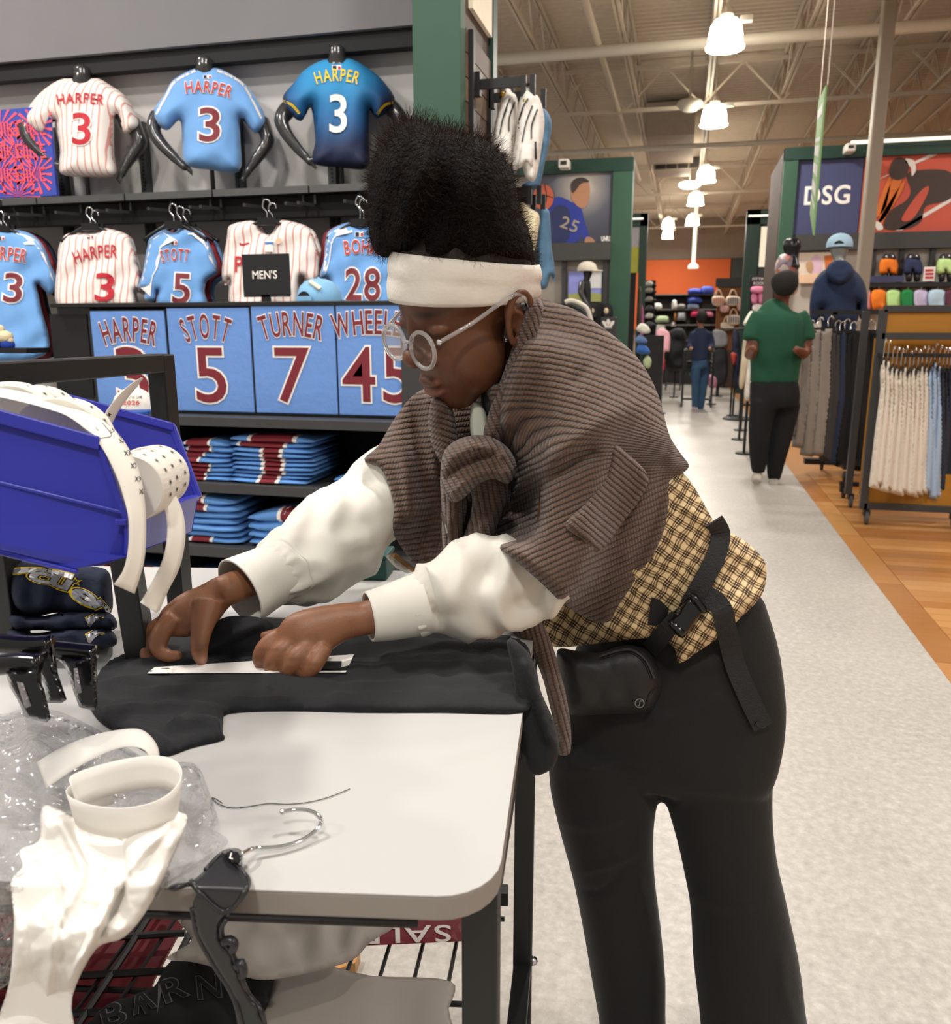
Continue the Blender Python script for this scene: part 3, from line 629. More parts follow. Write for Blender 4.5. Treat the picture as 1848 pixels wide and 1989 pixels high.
J4 = [(448, 437), (441, 461), (431, 527), (438, 556), (447, 543), (449, 595), (515, 597), (575, 595), (582, 538), (605, 555), (620, 540), (622, 505), (613, 470), (602, 445), (588, 436), (548, 427), (537, 440), (524, 456), (506, 448), (493, 429)]
def pr(j, bv):
    V, f = ribbon([(466, 472), (470, 475), (484, 472)], 3); stamp('swoosh_print', V, f, 0, 0, bv, MATS['red_print'], j, .004); letters(j, bv, 'P', 464, 528, 32, 14, 0, MATS['red_print'], name='chest_letter')
    V, f = ribbon([(524, 458), (524, 500), (520, 595)], 2); stamp('button_placket', V, f, 0, 0, bv, M('placket', '#cdb9ae', .7), j, .004)
    V = np.array([(-8, -11), (8, -11), (8, 11), (-8, 11)]); stamp('price_tag', V, [(0, 1, 2, 3)], 523, 478, bv, MATS['white_print'], j, .008); stamp('price_tag_band', V*(1, .2)+(0, 6), [(0, 1, 2, 3)], 523, 478, bv, M('tag_blue', '#3b6fb4', .6), j, .009)
    a = np.linspace(0, 2*pi, 12, endpoint=False); stamp('round_sticker', np.c_[np.cos(a), np.sin(a)]*6, [tuple(range(12))], 541, 468, bv, M('sticker', '#e8bfa2', .6), j, .008)
hung(J4, 3.84, MATS['pinstripe'], 'pinstriped jersey hung front out behind the black sign', pr); hung(sh(J4, 9, 5), 3.95, MATS['pinstripe'], 'second pinstriped jersey behind the one hung front out')
J5 = [(677, 432), (641, 447), (633, 465), (629, 506), (621, 538), (640, 545), (645, 598), (762, 598), (762, 545), (775, 540), (768, 470), (745, 442), (720, 432), (698, 440)]
def pr(j, bv):
    letters(j, bv, 'BOHM', 702, 495, 28, 62, 3, M('red_orange_print'), MATS['white_print']); letters(j, bv, '28', 705, 582, 64, 66, 0, MATS['maroon_print'], MATS['white_print'], name='number_print', gap=.1); league_patch(j, bv, 698, 455, 17, 10)
    V, f = ribbon([(677, 434), (642, 449), (634, 467), (623, 538)], 6); stamp('shoulder_stripe', V, f, 0, 0, bv, MATS['white_print'], j, .004)
hung(J5, 3.86, MATS['sky_jersey'], 'pale blue jersey with number 28 beside the hair', pr); hung(sh(J5, -7, 2), 3.95, MATS['maroon_cloth'], 'maroon jersey edge behind the number 28')
for px, yb, Y, lab in ((3, 440, 3.86, 'hanger of the leftmost pale blue jersey'), (14, 440, 3.97, 'hanger just behind the leftmost one'), (176, 436, 3.86, 'hanger of the hanging pinstriped number 3'), (186, 437, 3.97, 'hanger right behind the pinstriped number 3'), (338, 432, 3.86, 'hanger of the hanging number 5 jersey'), (352, 434, 3.95, 'second hanger behind the number 5 jersey'), (364, 436, 4.04, 'third hanger behind the number 5 jersey'), (519, 425, 3.84, 'hanger of the jersey hung front out'), (530, 427, 3.95, 'second hanger behind the jersey hung front out'), (700, 428, 3.86, 'hanger of the number 28 jersey'), (707, 430, 3.95, 'second hanger behind number 28')): hanger(px, 390, yb, Y, lab)

# ---------------------------------------------------------------- display fixture before the wall
GY0, GY1, GX1 = 3.2, 3.78, -1.02; GX0 = atY(80, 700, GY0)[0]
t = thing('display_fixture', 'black shelving fixture carrying framed shirts and folded stacks', 'shelf unit', (GX0, GY0, 0)); G = t
for z, h, dy in ((.95, .042, 0), (.655, .045, .01), (.362, .05, .01), (.06, .06, .01)):
    bev(box('shelf', (-3.4, GY0+dy, z-h), (GX1, GY1, z), MATS['charcoal_metal'], t), .003)
box('back_panel', (-3.4, GY1-.02, 0), (GX1, GY1, .95), MATS['black_matte'], t)
for x in (-3.4, atY(399, 900, 3.5)[0], GX1-.02): box('divider', (x-.005, GY0+.05, 0), (x+.012, GY1, .93), MATS['black_matte'], t)
bev(box('end_box', (GX0, 3.33, .95), (atY(184, 700, 3.33)[0], 3.7, 1.425), MATS['charcoal_metal'], t), .003)
x0, x1, z0, z1_ = rectY(105, 610, 176, 770, 3.325); box('end_recess', (x0, 3.322, z0), (x1, 3.335, z1_), MATS['black_matte'], t)
bev(box('top_rail', (GX0, 3.29, 1.418), (GX1, 3.7, 1.436), MATS['black_metal'], t), .003)
bev(box('right_block', (atY(782, 740, 3.3)[0], 3.285, .95), (GX1+.02, 3.6, 1.415), MATS['charcoal_metal'], t), .003)
box('card_backing', (GX0, 3.36, .95), (GX1, 3.4, 1.42), MATS['black_matte'], t)
CARD = M('card_blue', '#6690d2', .55, var=.08, vs=7, bump=.25, bs=26, coat=.35)
def card(px0, py0, px1, py1, name, nw, ncx, num, numcx, numw, lab):
    x0, x1, z0, z1_ = rectY(px0, py0, px1, py1, 3.3); t = thing('framed_shirt', lab, 'framed shirt', ((x0+x1)/2, 3.3, .95), group='framed shirts in the display case')
    bev(box('frame', (x0-.006, 3.302, .952), (x1+.006, 3.335, z1_+.006), MATS['black_metal'], t), .002); f = bev(box('shirt_face', (x0, 3.296, .962), (x1, 3.312, z1_), CARD, t), .004)
    sc = lambda px: px*depth(atY(ncx, 680, 3.3))/FP*1.04
    for s_, cx, by, h, wd, arc, nm in ((name, ncx, py0+68, 45, nw, 9, 'name_print'), (num, numcx, 780, 106, numw, 0, 'number_print')):
        o = atY(cx, by, 3.294)
        for mat, off, lf in ((MATS['white_print'], .045 if arc else .03, .0005), (MATS['maroon_print'], .012 if arc else .006, .002)):
            flat_text(nm+('_edge' if off > .02 else ''), s_, o, (1, 0, 0), (0, 0, 1), sc(h), mat, t, wid=sc(wd), off=off, arc=sc(arc), lift=lf)
card(184, 604, 326, 790, 'HARPER', 106, 253, '3', 262, 66, 'framed pale blue shirt marked HARPER at left of the case')
card(331, 598, 489, 789, 'STOTT', 84, 402, '5', 413, 62, 'framed pale blue shirt marked STOTT with large 5')
card(493, 593, 653, 789, 'TURNER', 118, 567, '7', 571, 68, 'framed pale blue shirt marked TURNER with large 7')
card(656, 590, 781, 789, 'WHEELER', 152, 724, '45', 733, 136, 'framed pale blue shirt marked 45 behind the glasses')
# sign, caps, small toy
t = thing('aisle_sign', 'black sign reading MENS on the display case', 'sign', atY(516, 590, 3.34)); p = atY(516, 590, 3.34)
panelY('sign_board', 471, 493, 562, 573, 3.34, .012, M('sign_black', '#1d1d1f', .35, coat=.3), t, .002); panelY('sign_edge', 474, 572, 563, 577, 3.345, .008, MATS['shelf_lip'], t)
box('stem', (p[0]-.02, 3.345, 1.436), (p[0]+.02, 3.355, 1.5), MATS['black_metal'], t); flat_text('lettering', "MEN'S", atY(515, 541, 3.338), (1, 0, 0), (0, 0, 1), .034, MATS['white_print'], t, wid=.115, off=.015, lift=.001)
def cap(base, r, yaw, dome, brim, label, back_open=False, name='baseball_cap'):
    base = np.asarray(base, float); t = thing(name, label, 'cap', base); c, s_ = cos(yaw), sin(yaw); R = np.array([[c, -s_, 0], [s_, c, 0], [0, 0, 1.]]); n = 28; V = []; Fc = []; prof = [(1, .0), (1.02, .2), (.98, .45), (.86, .75), (.62, .98), (.33, 1.1), (.02, 1.13)]
    for rr, h in prof:
        for i in range(n): a = 2*pi*i/n; V.append((rr*cos(a)*r*1.12, rr*sin(a)*r, h*r*.98))
    Fc = [(i*n+q, i*n+(q+1) % n, (i+1)*n+(q+1) % n, (i+1)*n+q) for i in range(len(prof)-1) for q in range(n)]+[tuple(range((len(prof)-1)*n, len(prof)*n))]
    d = mk('crown', np.array(V)@R.T+base, Fc, dome, t, smooth=True)
    V = []; m_ = 14
    for i in range(m_+1):
        a = -1.15+2.3*i/m_
        for rr, dz in ((.98, .03), (1.3, .0), (1.62, -.05)): V.append((cos(a)*r*1.1*(rr if rr < 1 else .95+(rr-.95)*cos(a)**.7), sin(a)*r*.99, (.04+dz-.06*sin(a)**2)*r))
    Vb = [(x, y, z-.012*1) for x, y, z in V]; q = 3; Fc = []
    for i in range(m_):
        for j in range(2): Fc.append((i*q+j, i*q+j+1, (i+1)*q+j+1, (i+1)*q+j))
    N = len(V); Fc += [tuple(x+N for x in f[::-1]) for f in Fc]+[(i*q+2, (i+1)*q+2, N+(i+1)*q+2, N+i*q+2) for i in range(m_)]
    mk('brim', (np.array(V+Vb)+np.array([0, 0, .014]))@R.T+base, Fc, brim, t, smooth=False)
    MB().ell(base+np.array([0, 0, r*1.11]), np.eye(3), (.008, .008, .006), 8, 6).mk('button', dome, t, smooth=True)
    if back_open:
        a = np.linspace(0, pi, 14); P = [base+R@np.array([-r*1.135, cos(x)*r*.42, sin(x)*r*.42+.004]) for x in a]; n = len(P)
        mk('back_opening', P, [tuple(range(n))], MATS['black_matte'], t, recalc=False); MB().bar(base+R@np.array([-r*1.14, -r*.46, .012]), base+R@np.array([-r*1.14, r*.46, .012]), .004, .02).mk('strap', dome, t)
    return t, R
p = atY(621, 586, 3.42); t, R = cap((p[0], 3.42, 1.436), .09, radians(75), M('cap_sky', '#7fb3da', .8, sheen=.3), MATS['cap_sky'], 'pale blue cap on the display case beside the black sign', True)
b = np.array([p[0], 3.42, 1.436]); MB().obox(b+np.array([.02, -.085, .068]), (.75, -.1, -.45), (.2, .7, .5), (.45, -.5, .75), (.06, .018, .008)).mk('strap_patch', M('cream_leather', '#ded6bf', .6), t)
p = atY(258, 806, 3.27); t, R = cap((p[0], 3.3, .952), .1, radians(-62), M('cap_cream', '#e6dfd0', .8, sheen=.3), M('cap_blue', '#33579b', .8), 'cream cap with red and navy lettering on the shelf edge')
bb = np.array([p[0], 3.3, .952]); fx = np.array([cos(radians(28)), sin(radians(28)), 0])
for s_, dz, h, wd, mt in (('MLB ALL-STAR GAME', .068, .014, .1, MATS['navy_cloth']), ('2026', .042, .02, .07, MATS['red_print'])): flat_text('lettering', s_, bb+np.array([.05, -.103, dz]), fx*.97+np.array([0, 0, 0]), (-.05, .25, .96), h, mt, t, wid=wd, off=.02)
t = thing('plush_toy', 'small blue and cream plush toy on a black ledge at left edge', 'toy', atY(5, 676, 3.25)); c = np.array(t.location)
for dx, dz, r, mt in ((-.03, .03, .045, 'toy_blue'), (.02, .05, .04, 'toy_cream'), (.03, .015, .035, 'toy_blue'), (-.01, .085, .03, 'toy_cream'), (.045, .035, .02, 'toy_cream'), (-.04, .075, .03, 'toy_blue')):
    MB().ell(c+np.array([dx, 0, dz]), np.eye(3), (r, r*.8, r*.75), 12, 8).mk('plush_lump', M(mt, {'toy_blue': '#1d3f9c', 'toy_cream': '#d8cba8'}[mt], .9, bump=.5, bs=120), t, smooth=True)
panelY('ledge', -60, 676, 51, 686, 3.2, .15, MATS['black_metal'], label='black ledge under the plush toy at left edge', cat='ledge')

# ---------------------------------------------------------------- folded shirts
SKY2 = M('sky_tee', '#5f93d3', .8, var=.1, vs=15, bump=.2, bs=90)
def folded(px0, px1, z0, h, Y0, dep, lab, band=None, sag=0.0, grp='folded pale blue shirts', mat=None, seed=0):
    rr = random.Random(seed+int(px0)); x0, x1 = atY(px0, 900, Y0)[0], atY(px1, 900, Y0)[0]; t = thing('folded_shirt', lab, 'shirt', ((x0+x1)/2, Y0, z0), group=grp)
    n = 9; xs = np.linspace(x0, x1, n); prof = [(dep, h*.15), (.06, 0.0), (.022, .06*h), (.0, h*.35), (.0, h*.68), (.02, h*.95), (.07, h*1.02), (dep, h*.9)]; V = []
    ph = rr.random()*6; am = h*.1; jy = rr.uniform(-.012, .012)
    for i, x in enumerate(xs):
        e = min(i, n-1-i); g = (.55, .86, 1.)[min(e, 2)]; s_ = am*sin(i*1.1+ph)-sag*abs((i-(n-1)/2)/n)*2*h
        for y, z in prof: V.append((x, Y0+jy+y+(1-g)*.03, z0+h*.5+(z-h*.5)*g+s_*(.3+.7*z/h)))
    m_ = len(prof); Fc = [(i*m_+j, (i+1)*m_+j, (i+1)*m_+(j+1) % m_, i*m_+(j+1) % m_) for i in range(n-1) for j in range(m_)]+[tuple(range(m_)), tuple(range((n-1)*m_, n*m_))[::-1]]
    o = mk('cloth', V, Fc, mat or SKY2, t, smooth=True)
    if band:
        for a, b_, mt, ep in ((band[0]-.05, band[1]+.05, 'white_print', .003), (band[0], band[1], 'maroon_print', .0045)):
            P = []; bx = np.linspace(x0+(x1-x0)*a, x0+(x1-x0)*b_, 5)
            for x in bx:
                u = (x-x0)/(x1-x0)*(n-1); i0 = min(int(max(u, 0)), n-2); fr = u-i0
                for j in range(1, 7): q = np.array(V[i0*m_+j])*(1-fr)+np.array(V[(i0+1)*m_+j])*fr; P.append(q+np.array([0, -ep*(1.0 if j < 5 else .3), ep if j >= 5 else 0]))
            mk('number_print' if mt[0] == 'm' else 'number_print_edge', P, [(i*6+j, (i+1)*6+j, (i+1)*6+j+1, i*6+j+1) for i in range(4) for j in range(5)], MATS[mt], t, recalc=True)
def stack(px0, px1, z0, hs, Y0, where, bands, seed):
    z = z0; N = len(hs)
    for i, h in enumerate(hs):
        pos = 'top shirt' if i == N-1 else ('bottom shirt' if i == 0 else '%s shirt up' % ('', 'second', 'third', 'fourth', 'fifth', 'sixth', 'seventh', 'eighth', 'ninth', 'tenth')[i])
        r = random.Random(seed*31+i); jx = r.uniform(-6, 6); folded(px0+jx, px1+jx+r.uniform(-8, 3), z, h, Y0, .3, pos+' in stack '+where, bands(i, N), .35 if i == N-1 else .1, 'folded shirts, stack '+where, seed=seed*7+i); z += h*.93
sB = lambda i, N: (.28, .78) if i == N-1 else ((.15, .7) if i == N-2 else (.42, .62))
stack(448, 604, .656, [.02, .02, .02, .021, .021, .021, .022, .023, .028, .034], 3.24, 'in the middle of the upper shelf', sB, 1)
stack(352, 448, .656, [.021, .022, .022, .022, .023, .026, .03, .034], 3.24, 'beside the black post on the upper shelf', lambda i, N: (.12, .42+.06*(i % 4)), 2)
stack(645, 790, .656, [.022, .03], 3.24, 'behind the white sleeve on the upper shelf', lambda i, N: (.3, .75), 3)
stack(330, 452, .363, [.03, .03, .032, .034, .034, .036, .045], 3.24, 'beside the black post on the lower shelf', lambda i, N: (.2, .5) if i in (0, 5, 6) else None, 4)
stack(470, 620, .363, [.035, .04, .05, .06], 3.24, 'behind the far cuff on the lower shelf', lambda i, N: (.45, .75) if i == 3 else None, 5)
for px0, px1, z, lab in ((300, 430, .1, 'flat pale blue shirt with printed name on the bottom shelf'), (150, 290, .1, 'flat shirt on the bottom shelf behind the label strips')):
    stack(px0, px1, .061, [.03, .03, .032, .034, .036], 3.24, lab.replace(' shirt', '', 1)[5:] if 0 else ('beside the far wrist on the bottom shelf' if px0 == 300 else 'behind the label strips on the bottom shelf'), lambda i, N: (.1, .8) if i == N-1 else None, 6+px0)

# ---------------------------------------------------------------- packs and denim on the wall end
def arm(y, z, x1, lab, z_drop=0):
    t = thing('rack_arm', lab, 'rack arm', (WX, y, z)); bev(MB().box((WX+.02, y-.006, z-.022), (x1, y+.006, z+.022)).mk('flat_bar', MATS['black_metal'], t), .002); MB().box((WX+.012, y-.02, z-.05), (WX+.04, y+.02, z+.05)).mk('bracket', MATS['black_metal'], t)
    for x in (WX+.28, x1-.01): MB().box((x-.012, y-.01, z-.06), (x+.012, y+.01, z+.025)).mk('end_stop', MATS['black_metal'], t)
p = atY(1022, 158, 3.98); arm(3.98, p[2], p[0], 'upper black rack arm holding the backpacks'); p2 = atY(1040, 185, 4.28); arm(4.28, p2[2], p2[0], 'lower rear rack arm behind the backpacks')
PACK = M('pack_white', '#d5cfc8', .8, var=.08, bump=.2, bs=70); DEN = M('denim', '#4c6f8b', .8, var=.2, vs=25, bump=.2, bs=150); FLC = M('fleece', '#ddd0b0', .95, bump=.8, bs=90); ZIP = M('zip_black', '#20201f', .5)
def pack(outl, Y, lab, dx):
    c = np.mean(outl, axis=0); Z = depth(atY(c[0], c[1], Y)); t = thing('backpack', lab, 'backpack', atY(c[0], max(y for _, y in outl), Y), group='white backpacks on the rack arm'); V, f, _ = inflate(outl, plZ(Z), .07, 14, 1.0, step=5, disp=fabric_noise(int(c[0]), .006, .1)); body = mk('body', V, f, PACK, t, smooth=True); bv = bvh_of(V, f)
    lo = [(c[0]-14+dx, c[1]+15), (c[0]+12+dx, c[1]+15), (c[0]+10+dx, c[1]+62), (c[0]-2+dx, c[1]+48), (c[0]-16+dx, c[1]+60)]
    V, f, _ = inflate(lo, plZ(Z-.06), .03, 8, 1.0, step=5); mk('front_pocket', V, f, PACK, t, smooth=True)
    for nm, P, w_ in (('zipper', [(c[0]-10, c[1]+8), (c[0]-2, c[1]-30), (c[0]+10, c[1]-62)], 3), ('zipper', [(c[0]+8, c[1]+2), (c[0]+9, c[1]-25), (c[0]+20, c[1]-55)], 3), ('pocket_zipper', [(c[0]+16, c[1]+8), (c[0]+17, c[1]+42)], 4), ('strap', [(c[0]-20, c[1]-20), (c[0]-8, c[1]-60), (c[0]+2, c[1]-76)], 3)):
        V, f = ribbon(P if len(P) > 2 else [P[0], ((P[0][0]+P[1][0])/2, (P[0][1]+P[1][1])/2), P[1]], w_); stamp(nm, V, f, 0, 0, bv, ZIP, t, .006)
    q = at(c[0]+4, c[1]-76, Z); MB().tube(cr([q+np.array([-.03, 0, -.03]), q+np.array([-.02, 0, .05]), q+np.array([.02, 0, .05]), q+np.array([.03, 0, -.03])], 4), .007, 7).mk('top_loop', ZIP, t, smooth=True); MB().ell(at(c[0]-4, c[1]-70, Z-.06), np.eye(3), (.012, .012, .012), 8, 6).mk('zip_pull', M('brass', '#c9a64a', .25, metal=.9), t, smooth=True)
pack([(982, 173), (968, 215), (958, 262), (955, 320), (970, 345), (992, 320), (1000, 260), (1006, 200), (998, 180)], 4.06, 'white backpack nearer the wall, partly behind the other', 0)
pack([(1020, 172), (1006, 210), (1003, 262), (996, 310), (1000, 338), (1012, 320), (1022, 345), (1040, 350), (1052, 290), (1058, 235), (1050, 195), (1036, 178)], 3.98, 'white backpack hanging at the outer end of the rack arm', 0)
def soft(name, outl, Y, mat, lab, cat, T=.05, R=10, seed=3, grp=None, extra=None, stand=False):
    c = np.mean(outl, axis=0); Z = depth(atY(c[0], c[1], Y)); t = thing(name, lab, cat, atY(c[0], max(y for _, y in outl), Y), group=grp); V, f, _ = inflate(outl, plZ(Z), T, R, .9, step=max(3, R*.45), disp=fabric_noise(seed, T*.14, .12)); mk('cloth', V, f, mat, t, smooth=True)
    if extra: extra(t, bvh_of(V, f), Z)
    if stand:
        q = V.mean(0); MB().tube([(q[0], q[1]+.02, 0), (q[0], q[1]+.02, q[2])], .015, 8).mk('stand_post', MATS['black_metal'], t); MB().lathe((q[0], q[1]+.02, 0), [(.09, 0), (.09, .015)], 16).mk('stand_foot', MATS['black_metal'], t)
    return t
soft('denim_jacket', [(1045, 205), (1062, 215), (1072, 238), (1068, 275), (1058, 320), (1048, 362), (1030, 368), (1012, 360), (1032, 345), (1046, 300), (1050, 250)], 4.3, DEN, 'blue denim garment hanging behind the outer backpack', 'garment')
soft('fleece_bag', [(1010, 395), (1030, 405), (1048, 418), (1045, 455), (1038, 490), (1030, 500), (1005, 480)], 4.2, FLC, 'cream fleece garment hanging beside the hair', 'garment')
soft('denim_overalls', [(1048, 408), (1066, 408), (1070, 440), (1072, 480), (1078, 520), (1078, 550), (1070, 535), (1062, 560), (1046, 555), (1042, 500), (1044, 450)], 4.3, DEN, 'blue denim garment hanging below, left of the basketball poster', 'garment')
for z_, lab in ((atY(1030, 372, 4.2)[2], 'black rack arm above the cream fleece'), (atY(1030, 388, 4.3)[2], 'black rack arm just below, at the fleece')): arm(4.2 if 'above' in lab else 4.32, z_, atY(1036, 380, 4.25)[0], lab)
# ================================================================ the shop beyond, right and centre
YL, YR, YB = 12.75, 12.5, 18.5
M('navy_panel', '#3f4468', .6, var=.06, vs=2); M('dark_grey_band', '#3f3e3c', .7); M('pale_wall', '#b9b1a8', .7); M('track_red', '#b9503c', .6, var=.12, vs=3); M('orange_fig', '#c96a2c', .6); M('dark_fig', '#3d2f2a', .6); M('white_line', '#d8cfc8', .6)
M('skin_brown', '#6b3d27', .5, var=.06); M('hair_black', '#17120f', .8, bump=.6, bs=160)
# ---- right department wall
t = thing('department_wall', 'green framed wall with navy logo panel and track poster', 'wall display', atY(1700, 700, YR)); RW = t; t.location = (atY(1517, 400, YR)[0], YR, 0)
xl = atY(1517, 400, YR)[0]; zt = atY(1520, 289, YR)[2]; zb = atY(1545, 312, YR)[2]; XR = 8.0
box('frame_post', (xl, YR-.05, 0), (atY(1544, 400, YR)[0], YR+.1, zt), MATS['green_frame'], t); box('frame_header', (xl, YR-.06, zb), (XR, YR+.1, zt), MATS['green_dark'], t); box('side_wall', (xl, YR+.1, 0), (xl+.08, YR+1.85, zt-.02), M('brown_side', '#4c3a30', .7), t)
box('wall_panel', (xl, YR+.05, 0), (XR, YR+.12, zb), MATS['pale_wall'], t); z2 = atY(1545, 457, YR)[2]; z3 = atY(1545, 488, YR)[2]; box('grey_band', (atY(1544, 470, YR)[0], YR-.1, z3), (XR, YR+.06, z2), MATS['dark_grey_band'], t)
xm = atY(1673, 380, YR)[0]; n_ = box('navy_panel', (atY(1544, 380, YR)[0], YR, z2), (xm, YR+.04, zb), MATS['navy_panel'], t)
flat_text('logo_lettering', 'DSG', atY(1606, 396, YR-.004), (1, 0, 0), (0, 0, 1), .24, MATS['white_print'], t, wid=.56, off=.02, lift=.0)
box('light_strip', (xm-.2, YR-.14, zt+.0), (XR, YR-.06, zt+.03), M('strip_glow', '#f5efdc', .4, emit=1.2), t)
t = thing('track_poster', 'red running track poster with long orange figures', 'poster', (xm, YR, z2)); box('sheet', (xm+.01, YR-.01, z2), (XR, YR+.03, zb), MATS['track_red'], t); q = YR-.014
polyY('track_line', [(1690, 356), (1704, 350), (1822, 300), (1806, 300)], q, MATS['white_line'], t); polyY('track_line', [(1740, 448), (1752, 448), (1848, 392), (1848, 384)], q, MATS['white_line'], t)
polyY('shadow_figure', [(1762, 340), (1790, 330), (1848, 335), (1848, 385), (1800, 400), (1790, 430), (1760, 445), (1718, 443), (1730, 410), (1760, 390), (1770, 370)], q, MATS['dark_fig'], t, smooth_k=4)
polyY('red_patch', [(1770, 395), (1790, 370), (1805, 362), (1800, 382), (1778, 420), (1762, 430), (1752, 425)], q-.006, MATS['track_red'], t, smooth_k=4)
for P in ([(1724, 350), (1732, 345), (1722, 400), (1706, 420), (1700, 415)], [(1732, 352), (1748, 345), (1752, 352), (1728, 410), (1706, 432)], [(1748, 362), (1758, 352), (1752, 372), (1722, 420), (1712, 438), (1706, 430)]): polyY('runner_leg', P, q-.004, MATS['orange_fig'], t, smooth_k=4)
polyY('runner_head', [(1728, 340), (1735, 312), (1752, 306), (1765, 318), (1762, 340), (1745, 350)], q-.006, MATS['dark_fig'], t, smooth_k=4); polyY('runner_arm', [(1760, 308), (1776, 312), (1780, 330), (1772, 342), (1770, 325), (1760, 316)], q-.006, MATS['white_line'], t, smooth_k=4); polyY('runner_shoe', [(1700, 430), (1712, 434), (1716, 445), (1704, 446)], q-.006, MATS['white_line'], t, smooth_k=3)
t = thing('security_camera', 'white camera box on the header of the logo wall', 'camera', atY(1654, 286, YR-.3)); x0, x1, a, b_ = rectY(1644, 277, 1664, 294, YR-.3); bev(box('housing', (x0, YR-.3, a), (x1, YR-.06, b_), MATS['white_paint'], t), .02); box('lens_window', (x0+.03, YR-.305, a+.04), (x1-.03, YR-.298, b_-.03), MATS['grille_dark'], t)
# ---- steel column and green hanging banner
t = thing('steel_column', 'tall beige steel column standing before the logo wall', 'column', atz(1672, 745, 0)); xa, xb = atY(1687, 300, 11.0)[0], atY(1713, 300, 11.0)[0]; t.location = ((xa+xb)/2, 11.0, 0)
bev(box('shaft', (xa, 10.92, 0), (xb, 11.1, DECK_Z), M('beige_steel', '#94897a', .5, var=.05), t), .02); box('base_plate', (xa-.08, 10.85, 0), (xb+.08, 11.18, .02), MATS['beige_steel'], t)
A_, B_, C_, D_ = at(1612, 159, 5.0), at(1593, 196, 6.75), at(1575, 414, 6.75), at(1577, 457, 5.0); D_ = A_+(0, 0, -1)*np.array(1.0) if False else D_
t = thing('hanging_banner', 'green banner with white lettering hung edge-on from the roof', 'banner', (A_+B_)/2); A_, D_ = at(1608, 165, 5.0), at(1583, 457, 5.0); B_, C_ = at(1593, 196, 6.75), at(1576, 414, 6.75)
nn = np.cross(B_-A_, D_-A_); nn = nn/np.linalg.norm(nn)*.01; mk('cloth', [A_, B_, C_, D_, A_+nn, B_+nn, C_+nn, D_+nn], [(0, 1, 2, 3), (7, 6, 5, 4), (0, 4, 5, 1), (1, 5, 6, 2), (2, 6, 7, 3), (3, 7, 4, 0)], M('banner_green', '#6c9450', .6, var=.1), t)
def bq(u, v): return A_*(1-u)*(1-v)+B_*u*(1-v)+C_*u*v+D_*(1-u)*v
for s_ in (-1, 1):
    b = MB()
    for v0, v1 in ((.1, .18), (.4, .48), (.54, .62), (.68, .76), (.34, .37), (.81, .84)):
        for u0 in np.arange(.08, .9, .075): b.add([bq(u0, v0)+nn*(1.3 if s_ > 0 else -.3), bq(u0+.05, v0)+nn*(1.3 if s_ > 0 else -.3), bq(u0+.05, v1)+nn*(1.3 if s_ > 0 else -.3), bq(u0, v1)+nn*(1.3 if s_ > 0 else -.3)], [(0, 1, 2, 3)])
    b.mk('blurred_lettering', MATS['white_print'], t, recalc=False, kind='stuff')
for p in (A_, B_): MB().tube([p, (p[0], p[1], 5.2)], .004, 5).mk('hanging_wire', MATS['steel_cream'], t)
# ---- right wall goods: shelf, shorts forms, hung shorts, posters
zs = atY(1770, 548, YR-.35)[2]; t = thing('shorts_shelf', 'long black shelf carrying shorts forms on the logo wall', 'shelf', (xm, YR-.35, zs)); box('board', (atY(1688, 548, YR-.35)[0], YR-.35, zs-.06), (XR, YR+.05, zs), MATS['black_metal'], t); box('hang_rail', (atY(1688, 548, YR-.35)[0], YR-.3, zs-.2), (XR, YR-.24, zs-.1), MATS['black_matte'], t)
for px, lab in ((1697, 'beside the steel column'), (1752, 'between the orange and the navy shorts forms'), (1812, 'left of the lime shorts form')): x = atY(px, 500, YR)[0]; box('wall_upright', (x-.03, YR-.02, 1.2), (x+.03, YR+.05, z3), MATS['charcoal_metal'], label='dark wall upright '+lab, cat='upright', group='uprights of the logo wall')
def shorts_form(px, c, lab):
    Y = YR-.18; Z = depth(atY(px, 515, Y)); t = thing('shorts_form', lab, 'mannequin', (atY(px, 547, Y)[0], Y, zs), group='shorts forms on the shelf')
    V, f = loft([(px, 494, Z, 9), (px, 499, Z, 12), (px, 504, Z, 13)], n=12); mk('waist', V, f, MATS['mannequin_grey'], t, smooth=True)
    V, f, _ = inflate([(px-14, 503), (px+14, 503), (px+18, 532), (px+2, 532), (px, 524), (px-2, 532), (px-18, 531)], plZ(Z), .09, 7, 1, step=4); mk('shorts', V, f, M('short_'+c, c, .8), t, smooth=True)
    for s_ in (-8, 8): V, f = loft([(px+s_, 528, Z, 7), (px+s_, 546, Z, 5)], n=10); mk('leg', V, f, MATS['mannequin_grey'], t, smooth=True)
for px, c, lab in ((1727, '#e8791c', 'form wearing bright orange shorts'), (1774, '#1f2a4d', 'form wearing navy shorts beside the red sign'), (1838, '#b7d68d', 'form wearing lime shorts at right edge')): shorts_form(px, c, lab)
t = thing('price_sign', 'small white sign with red lettering on the shorts shelf', 'sign', atY(1805, 546, YR-.33)); panelY('sheet', 1795, 518, 1817, 546, YR-.33, .02, MATS['white_print'], t)
for yy in (523, 530, 537): panelY('red_lines', 1798, yy, 1814, yy+4, YR-.334, .004, MATS['red_print'], t)
panelY('shelf_banner', 1690, 536, 1757, 548, YR-.36, .02, MATS['navy_panel'], label='long navy strip sign on the shelf edge by the column', cat='sign')
